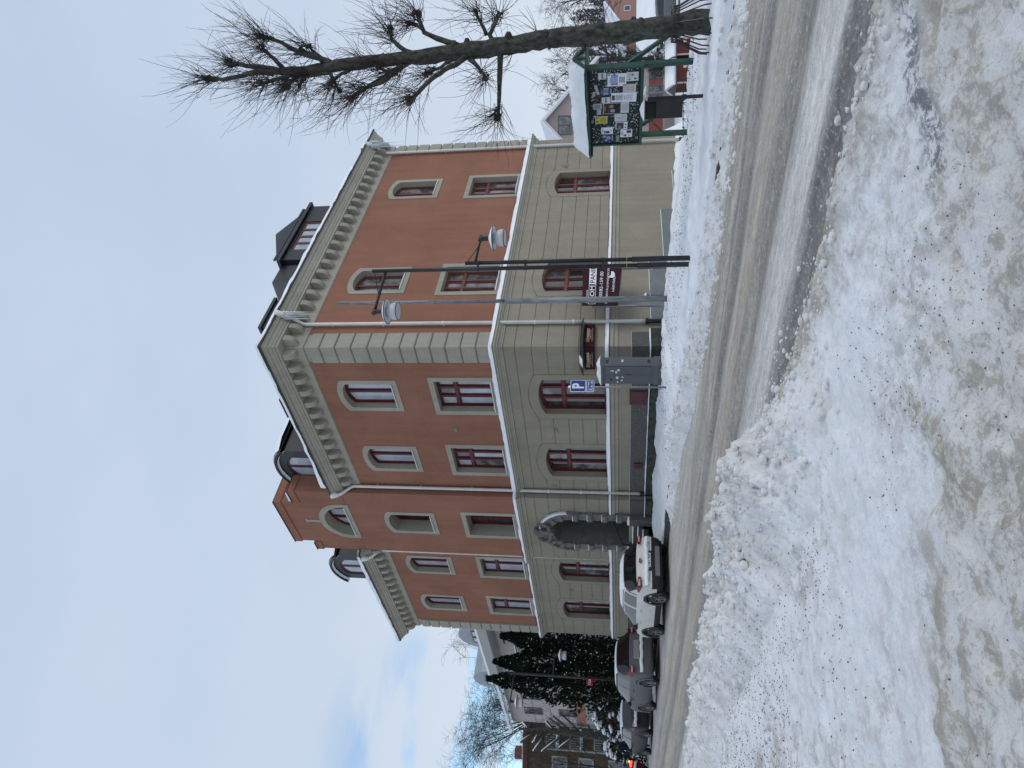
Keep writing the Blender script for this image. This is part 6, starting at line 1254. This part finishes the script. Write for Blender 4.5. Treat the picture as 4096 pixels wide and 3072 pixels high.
# ------------------------------------------------------------------ houses down the street
M_pink = mat('pale pink render', (.46, .40, .385), .9, (.52, .45, .43), nscale=.6); M_salmon = mat('salmon panel', (.33, .16, .115), .9); M_brick = mat('red brown panel', (.15, .05, .04), .9); M_paleg = mat('pale grey panel', (.36, .36, .35), .8); M_metal = mat('grey roof metal', (.24, .27, .29), .45, (.29, .32, .34), nscale=1, metal=.3); M_gwin = mat('grey green window frame', (.12, .145, .145), .5); M_dkroom = mat('dark recess', (.02, .022, .024), .8)
ap = empty('apartment_block', (6, 29, .3)); tag(ap, 'pale pink apartment block with snowy roof and arched metal dormers behind the conifers', 'building')
fp = lambda s_, o, z: (-o, s_, z); AL = 19.6; AE = 10.45
mb = MB(); mb.box((0, 0, -.5), (11, AL, AE)); mb.build('wall', M_pink, ap)
for z0, z1, m_ in ((4.15, 4.95, M_salmon), (3.48, 4.1, M_paleg), (-.5, 3.42, M_brick)): mb = MB(); mb.box((6.5, .0, z0), (AL + .02, .03, z1), fp); mb.build('facade_band', m_, ap)
for z in (7.0, 8.4, 5.6): mb = MB(); mb.box((6.5, .001, z), (AL, .012, z + .04), fp); mb.build('panel_joint', M_gwin, ap)
mb = MB(); mb.add([(-.75, 6.2, AE), (-.75, AL + .5, AE), (5.5, AL + .5, AE + 2.6), (5.5, -1, AE + 2.6), (-.75, 6.2, AE - .16), (-.75, AL + .5, AE - .16), (-.75, -1, AE), (11.6, -1, AE), (11.6, AL + .5, AE)], [(0, 1, 2, 3, 6), (0, 1, 5, 4), (3, 2, 8, 7)]); mb.build('roof', M_metal, ap)
mb = MB(); mb.add([(-.8, 4.5, AE + .03), (-.8, AL + .5, AE + .03), (-.85, AL + .52, AE + .2), (5.5, AL + .5, AE + 2.85), (5.5, -1, AE + 2.85), (-.85, 4.5, AE + .2)], [(0, 1, 2, 5), (5, 2, 3, 4)]); mb.build('roof_snow', M_snow, ap)
def apt_window(y0, y1, z0, z1):
    mb = MB(); mb.ring([(y0 - .1, z0 - .12), (y1 + .1, z0 - .12), (y1 + .1, z1 + .1), (y0 - .1, z1 + .1)], [(y0, z0), (y1, z0), (y1, z1), (y0, z1)], 0, .06, fp); mb.box(((y0 + y1) / 2 - .05, 0, z0), ((y0 + y1) / 2 + .05, .055, z1), fp); w = mb.build('window', M_gwin, ap)
    mb = MB(); mb.prism([(y0, z0), (y1, z0), (y1, z1), (y0, z1)], .002, .02, fp); mb.build('pane', G_mid, w)
for y0, y1 in ((6.9, 8.3), (9.7, 11.2), (12.8, 14.3), (16.2, 17.4)):
    for z0, z1 in ((7.8, 9.1), (5.0, 6.25), (2.2, 3.3)): apt_window(y0, y1, z0, z1)
for c, w_ in ((3.6, 1.7), (10.9, 1.55)):
    d_ = empty('dormer'); d_.parent = ap; ts = [i / 12 * math.pi for i in range(13)]; zb = AE + .2; arc = [(c + w_ * math.cos(t), zb + .35 + 1.55 * math.sin(t)) for t in ts]
    mb = MB(); mb.prism([(c + w_, zb - .3)] + arc + [(c - w_, zb - .3)], -2.6, .1, fp); mb.build('dormer_body', M_metal, d_)
    for s_ in (-1, 1):
        a, b = sorted((c + s_ * .08, c + s_ * .85)); mb = MB(); mb.ring([(a, zb + .25), (b, zb + .25), (b, zb + .95), (a, zb + .95)], [(a + .08, zb + .33), (b - .08, zb + .33), (b - .08, zb + .87), (a + .08, zb + .87)], .1, .16, fp); fr_ = mb.build('dormer_window', M_gwin, d_); mb = MB(); mb.prism([(a + .08, zb + .33), (b - .08, zb + .33), (b - .08, zb + .87), (a + .08, zb + .87)], .1, .12, fp); mb.build('dormer_pane', mat('pale cream blind', (.55, .55, .47), .6), fr_)  # dormer panes take one even pale cream colour
mb = MB(); mb.box((-1.0, .05, AE - .55), (8.2, 1.5, AE + .05), fp); mb.build('balcony_roof', M_paleg, ap); mb = MB(); mb.box((-1.0, .1, AE + .051), (8.2, 1.52, AE + .2), fp); mb.build('balcony_snow', M_snow, ap)
for z in (7.3, 4.4, 1.5):
    mb = MB(); mb.box((0, .0, z - .15), (5.2, 1.2, z), fp); bl = mb.build('balcony_slab', M_paleg, ap)
    mb = MB(); mb.box((.05, 1.15, z + .05), (5.15, 1.19, z + 1.0), fp) if z == 4.4 else [mb.box((.1 + i * .25, 1.15, z), (.13 + i * .25, 1.18, z + 1.0), fp) for i in range(21)]
    mb.box((0, 1.13, z + 1.0), (5.2, 1.2, z + 1.05), fp); kind(mb.build('railing', mat('navy railing', (.012, .014, .035), .5) if z == 4.4 else M_gwin, bl), 'stuff')
    mb = MB(); mb.box((.6, -.02, z + .3), (4.6, .04, z + 2.2), fp); mb.build('balcony_window', G_dark, bl); mb = MB(); mb.box((0, .9, z + 1.051), (5.2, 1.22, z + 1.09), fp); mb.build('rail_snow', M_snow, bl)
for y in (.05, 5.2): mb = MB(); mb.box((y, 1.05, -.3), (y + .14, 1.2, AE - .5), fp); mb.build('balcony_post', M_metal, ap)
mb = MB(); mb.tube([(-.06, AL - .1, -.3), (-.06, AL - .1, AE - 1), (-.6, AL - .1, AE - .15)], .07, 7); mb.build('downpipe', M_black, ap)
# brown house at the end
br = empty('brown_house', (5.3, 49.8, .3), math.atan2(.66, -.75) + math.pi); tag(br, 'dark brown house with white framed square windows at the far left', 'building')
M_brown = mat('brown stucco', (.055, .038, .022), .95, (.1, .07, .042), nscale=2.5, bump=.3)
fh = lambda s_, o, z: (-s_, -o, z)      # s to the left as seen
mb = MB(); mb.box((0, -9, -.5), (16, 0, 9.5), fh); mb.build('wall', M_brown, br)
mb = MB(); mb.box((-.3, -9.3, 9.2), (16.3, .25, 9.6), fh); rf2 = mb.build('roof', mat('red brown roof edge', (.07, .02, .016), .7), br); mb = MB(); mb.box((1.55, -1.6, 9.6), (2.35, -.8, 10.45), fh); mb.build('chimney', M_brick, rf2)
mb = MB(); mb.box((-.3, -9.3, 9.61), (16.3, .1, 9.68), fh); mb.build('roof_snow', M_snow, rf2)
for x in (1.55, 4.6, 7.6):
    for z in (5.95, 3.72, 1.2):
        mb = MB(); mb.ring([(x - .13, z - .13), (x + 1.03, z - .13), (x + 1.03, z + 1.19), (x - .13, z + 1.19)], [(x, z), (x + .9, z), (x + .9, z + 1.06), (x, z + 1.06)], 0, .07, fh); w = mb.build('window', mat('weathered white frame', (.3, .29, .28), .8), br); mb = MB(); mb.prism([(x, z), (x + .9, z), (x + .9, z + 1.06), (x, z + 1.06)], .002, .02, fh); mb.build('pane', G_dark, w)
for z in (6.6, 4.6, 2.6):
    mb = MB(); mb.box((-1.6, .0, z - .12), (.5, 1.1, z), fh); bl = mb.build('balcony_slab', M_metal, br); mb = MB(); [mb.box((-1.55 + i * .2, 1.05, z), (-1.52 + i * .2, 1.08, z + .9), fh) for i in range(11)]; mb.box((-1.6, 1.03, z + .9), (.5, 1.1, z + .95), fh); kind(mb.build('railing', M_metal, bl), 'stuff'); mb = MB(); mb.box((-1.6, .7, z + .001), (.5, 1.0, z + .12), fh); mb.build('balcony_snow', M_snow, bl)
for x in (-1.6, .4): mb = MB(); mb.box((x, 1.0, -.3), (x + .1, 1.1, 7.6), fh); mb.build('balcony_post', M_metal, br)

# ------------------------------------------------------------------ across the lower ground on the right
gh = empty('gable_house', (33.3, 8.6, -1.7), math.atan2(-.703, .711)); tag(gh, 'pink gabled house with snowy roof behind the notice board', 'building')
M_pink2 = mat('dusty pink render', (.40, .335, .31), .9, (.45, .38, .35), nscale=.8)
mb = MB(); mb.prism([(-3.9, -.6), (3.9, -.6), (3.9, 5.4), (0, 8.95), (-3.9, 5.4)], 0, 10, lambda s_, o, z: (s_, o, z)); mb.build('wall', M_pink2, gh)
mb = MB()
for s_ in (-1, 1): mb.add([(0, -.3, 8.98), (s_ * 4.3, -.3, 5.07), (s_ * 4.3, 10.3, 5.07), (0, 10.3, 8.98), (0, -.3, 9.18), (s_ * 4.35, -.3, 5.22), (s_ * 4.35, 10.3, 5.22), (0, 10.3, 9.18)], [(4, 5, 6, 7), (0, 1, 5, 4), (1, 2, 6, 5)])
mb.build('roof_snow', M_snow, gh)
mb = MB()
for s_ in (-1, 1): mb.add([(0, -.31, 8.8), (s_ * 4.3, -.31, 4.9), (s_ * 4.3, -.31, 5.06), (0, -.31, 8.97)], [(0, 1, 2, 3)])
mb.build('barge_board', M_lampw, gh)
for x0, x1, z0, z1 in ((-.9, .3, 7.0, 7.85), (1.2, 2.3, 3.4, 4.5), (-2.6, -1.5, 3.4, 4.5), (.9, 2.1, .65, 1.5), (2.7, 3.5, .65, 1.5), (-3.4, -2.2, .65, 1.5)):
    mb = MB(); mb.ring([(x0 - .08, z0 - .08), (x1 + .08, z0 - .08), (x1 + .08, z1 + .08), (x0 - .08, z1 + .08)], [(x0, z0), (x1, z0), (x1, z1), (x0, z1)], -.06, -.001, idf); mb.box(((x0 + x1) / 2 - .04, -.055, z0), ((x0 + x1) / 2 + .04, -.001, z1)); w = mb.build('window', M_gwin, gh); mb = MB(); mb.prism([(x0, z0), (x1, z0), (x1, z1), (x0, z1)], -.02, -.002, idf); mb.build('pane', G_mid, w)
M_rpan = mat('faded red panel', (.24, .075, .06), .9)
for x0, x1 in ((-1.9, .8), (2.2, 2.6), (3.55, 3.88)): mb = MB(); mb.box((x0, -.03, .6), (x1, -.001, 1.55)); mb.build('red_panel', M_rpan, gh)
mb = MB(); mb.box((-3.88, -.05, -.5), (3.88, -.001, .45)); mb.build('plinth', mat('grey concrete plinth', (.25, .24, .23), .9), gh); mb = MB(); mb.add([(1.0, -.7, 4.9), (2.6, -.7, 4.9), (2.6, -.001, 5.25), (1.0, -.001, 5.25), (1.0, -.7, 4.7), (2.6, -.7, 4.7)], [(0, 1, 2, 3), (0, 1, 5, 4)]); mb.build('canopy_snow', M_snow, gh)
# red grit boxes with snowy lids
def grit_box(label, x, y, w, rz):
    e_ = empty('grit_box', (x, y, gt(x, y) - .0), rz); z0 = -.02 - e_.location.z; tag(e_, label, 'box', 'red boxes on the lower ground'); M_ = mat('falu red boards', (.085, .018, .016), .8, (.12, .025, .02), nscale=3)
    mb = MB(); mb.box((-w / 2, 0, -.2), (w / 2, .7, z0)); mb.build('box', M_, e_)
    for x_ in (-w / 2, w / 2 - .05): mb = MB(); mb.box((x_, -.012, -.2), (x_ + .05, -.001, z0)); mb.build('corner_board', mat('off white board', (.42, .4, .36), .8), e_)
    mb = MB(); mb.prism([(-.06, z0), (.76, z0), (.76, z0 + .05), (.35, z0 + .26), (-.06, z0 + .05)], -w / 2 - .06, w / 2 + .06, lambda s_, o, z: (o, s_, z)); ld = mb.build('lid', mat('grey lid', (.12, .12, .12), .7), e_)
    mb = MB(); mb.prism([(-.08, z0 + .04), (-.07, z0 + .13), (.1, z0 + .25), (.35, z0 + .34), (.6, z0 + .25), (.77, z0 + .13), (.78, z0 + .06), (.35, z0 + .27)], -w / 2 - .05, w / 2 + .04, lambda s_, o, z: (o, s_, z)); mb.build('lid_snow', M_snow, e_, True)
    mb = MB(); mb.box((.12, -.01, z0 - .3), (.22, -.002, z0 - .2)); mb.build('label_plate', M_cream, e_)
grit_box('red box with snowy lid seen between the notice board posts', 6.95, -5.1, .72, R(-45)); grit_box('red box with snowy lid seen right of the notice board strut', 7.5, -5.66, .55, R(-45))
fe = empty('low_fence', (3.2, -5.7, gt(3.2, -5.7))); tag(fe, 'low dark lattice fence behind the notice board legs', 'fence'); zt = .06 - fe.location.z
for i in range(8): t = -1 + 2 * i / 7; mb = MB(); mb.tube([(t * .55, -t * .53, -.1), (t * .55, -t * .53, zt)], .012, 5); mb.build('fence_post', M_black, fe)
for z in (zt - .03, zt - .22): mb = MB(); mb.tube([(-.6, .58, z), (.6, -.58, z)], .011, 5); mb.build('fence_rail', M_black, fe)
for i in range(7): t = -1 + 2 * i / 7; mb = MB(); mb.tube([(t * .55, -t * .53, zt - .22), ((t + .28) * .55, -(t + .28) * .53, zt - .03)], .008, 4); mb.build('fence_lattice', M_black, fe)
pl = empty('path_lamp', (10.4, -3.0, gt(10.4, -3))); tag(pl, 'thin path lamp with a white head seen under the notice board', 'lamp'); zt = .8 - pl.location.z
mb = MB(); mb.tube([(0, 0, -.2), (0, 0, zt)], .025, 7); mb.build('pole', M_galv, pl); mb = MB(); mb.lathe([(.0, .09), (.12, .07), (.26, .02), (.24, 0), (0, 0)], 14, (0, 0, zt)); mb.build('lamp_cap', M_lampw, pl, True)
# low grey shop with dark angled signs
sh = empty('shop', (164, 53.4, gt(164, 53)), math.atan2(-.703, .711)); tag(sh, 'low grey shop with a white snow canopy far across the field', 'building'); M_sg = mat('grey shop cladding', (.1, .11, .105), .8)
mb = MB(); mb.box((-9, 0, -1), (14, 14, 4.2)); mb.build('wall', M_sg, sh); mb = MB(); mb.box((-8.6, -1.4, 2.5), (13.5, 0, 3.2)); mb.build('canopy_snow', M_snow, sh); mb = MB(); mb.box((-9.2, -.2, 4.2), (14.2, 14, 4.5)); mb.build('roof_snow', M_snow, sh)
for i in range(5):
    x = -6 + i * 2.6; mb = MB(); mb.prism([(x, .9), (x + 1.3, .9), (x + 1.3, 2.0), (x + .9, 2.0), (x + .2, 1.3)], -.1, -.001, idf); mb.build('shop_sign', M_black, sh)
def cottage(label, x, y, w, h_, rz, m_):
    e_ = empty('cottage', (x, y, gt(x, y)), rz); tag(e_, label, 'building'); mb = MB(); mb.prism([(-w, -1), (w, -1), (w, h_), (0, h_ + w * .75), (-w, h_)], 0, 9, idf); mb.build('wall', m_, e_); mb = MB()
    for s_ in (-1, 1): mb.add([(0, -.3, h_ + w * .75 + .05), (s_ * (w + .5), -.3, h_ - .35), (s_ * (w + .5), 9.3, h_ - .35), (0, 9.3, h_ + w * .75 + .05), (0, -.3, h_ + w * .75 + .4), (s_ * (w + .5), -.3, h_ - .05)], [(0, 1, 2, 3), (4, 5, 2, 3), (0, 1, 5, 4)])
    mb.build('roof_snow', M_snow, e_)
    for x_ in (-w * .5, w * .3): mb = MB(); mb.box((x_, -.05, 1.0), (x_ + .9, -.001, 2.1)); wd_ = mb.build('window', M_lampw, e_); mb = MB(); mb.box((x_ + .12, -.07, 1.12), (x_ + .78, -.051, 1.98)); mb.build('pane', G_dark, wd_)
cottage('pink cottage with snowy roof at the right edge beyond the field', 115.2, 26.6, 3.4, 2.6, math.atan2(-.703, .711), mat('cottage pink', (.36, .2, .165), .9)); cottage('second pink cottage gable just right of the street tree trunk', 119.3, 30.4, 2.9, 2.0, math.atan2(-.703, .711), MATS['cottage pink'])
shrub('dark snowy hedge clump on the lower ground right of the gabled house', (47, 9.7, gt(47, 9.7)), 1.6, 1.2, 1.0, 8, 900, 50)
bare_tree('bare_tree', 'dense bare tree behind the gabled house roof', (57, 17.6, -2.2), 13.5, .28, 31, spread=.62, kids=(10, 7, 6, 4), trunk_frac=.3, twig_r=.016)
bare_tree('bare_tree', 'bare tree right of the gabled house, seen above the notice board', (61, 15.4, -2.2), 11, .24, 32, spread=.62, kids=(10, 7, 5, 4), trunk_frac=.3, twig_r=.016)
bare_tree('birch_tree', 'bare birch with fine hanging twigs at the upper right edge', (44.6, 3.3, -1.9), 13, .2, 33, spread=.62, droop=.15, kids=(11, 7, 6, 5), trunk_frac=.2, twig_r=.009)
bare_tree('bare_tree', 'thin bare sapling before the shop, left of the street tree trunk', (78, 21, -2.3), 6, .1, 34, spread=.6, kids=(9, 6, 5, 3), trunk_frac=.15, twig_r=.014)
bare_tree('bare_tree', 'bare bush beside the gabled house eave', (30.5, 8.8, -1.6), 6.8, .07, 35, spread=.5, kids=(12, 7, 5, 3), trunk_frac=.1, twig_r=.01)
bare_tree('bare_tree', 'bare bush under the notice board before the gabled house', (24, 1.2, -1.75), 2.6, .04, 36, spread=.6, kids=(12, 8, 5, 3), trunk_frac=.05, twig_r=.007)
shrub('dark hedge on the lower ground right of the street tree foot', (26, -2.6, gt(26, -2.6)), 1.3, 1.0, .8, 9, 900, 10)
# wooded hill: bare trunks and crowns that read as one mass
M_wood = mat('winter wood', (.05, .042, .045), .95, (.09, .08, .085), nscale=.05); mb = MB(); rd = random.Random(77)
for i in range(2600):
    a = rd.uniform(-.35, 1.0) + .25; D = rd.uniform(270, 420); x = D * math.cos(a) * 1.0; y = D * math.sin(a) * .98 - 20; 
    if x < 120: continue
    z = gt(x, y) - 1; H = rd.uniform(8, 12.5); w = rd.uniform(.5, 1.3)
    mb.tube([(x, y, z), (x + rd.uniform(-.4, .4), y, z + H)], [.22, .05], 3, False)
    for j in range(12):
        t = rd.uniform(.2, 1); b_ = rd.uniform(0, 6.28); L_ = rd.uniform(1, 2.8) * (1.15 - t * .5); p = Vector((x, y, z + H * t)); q = p + Vector((math.cos(b_) * L_, math.sin(b_) * L_, L_ * .8)); mb.add([tuple(p), tuple(p + Vector((0, 0, .5))), tuple(q), tuple(p + Vector((.25, -.25, .1)))], [(0, 1, 2), (0, 2, 3)])
kind(mb.build('wood', M_wood), 'stuff')
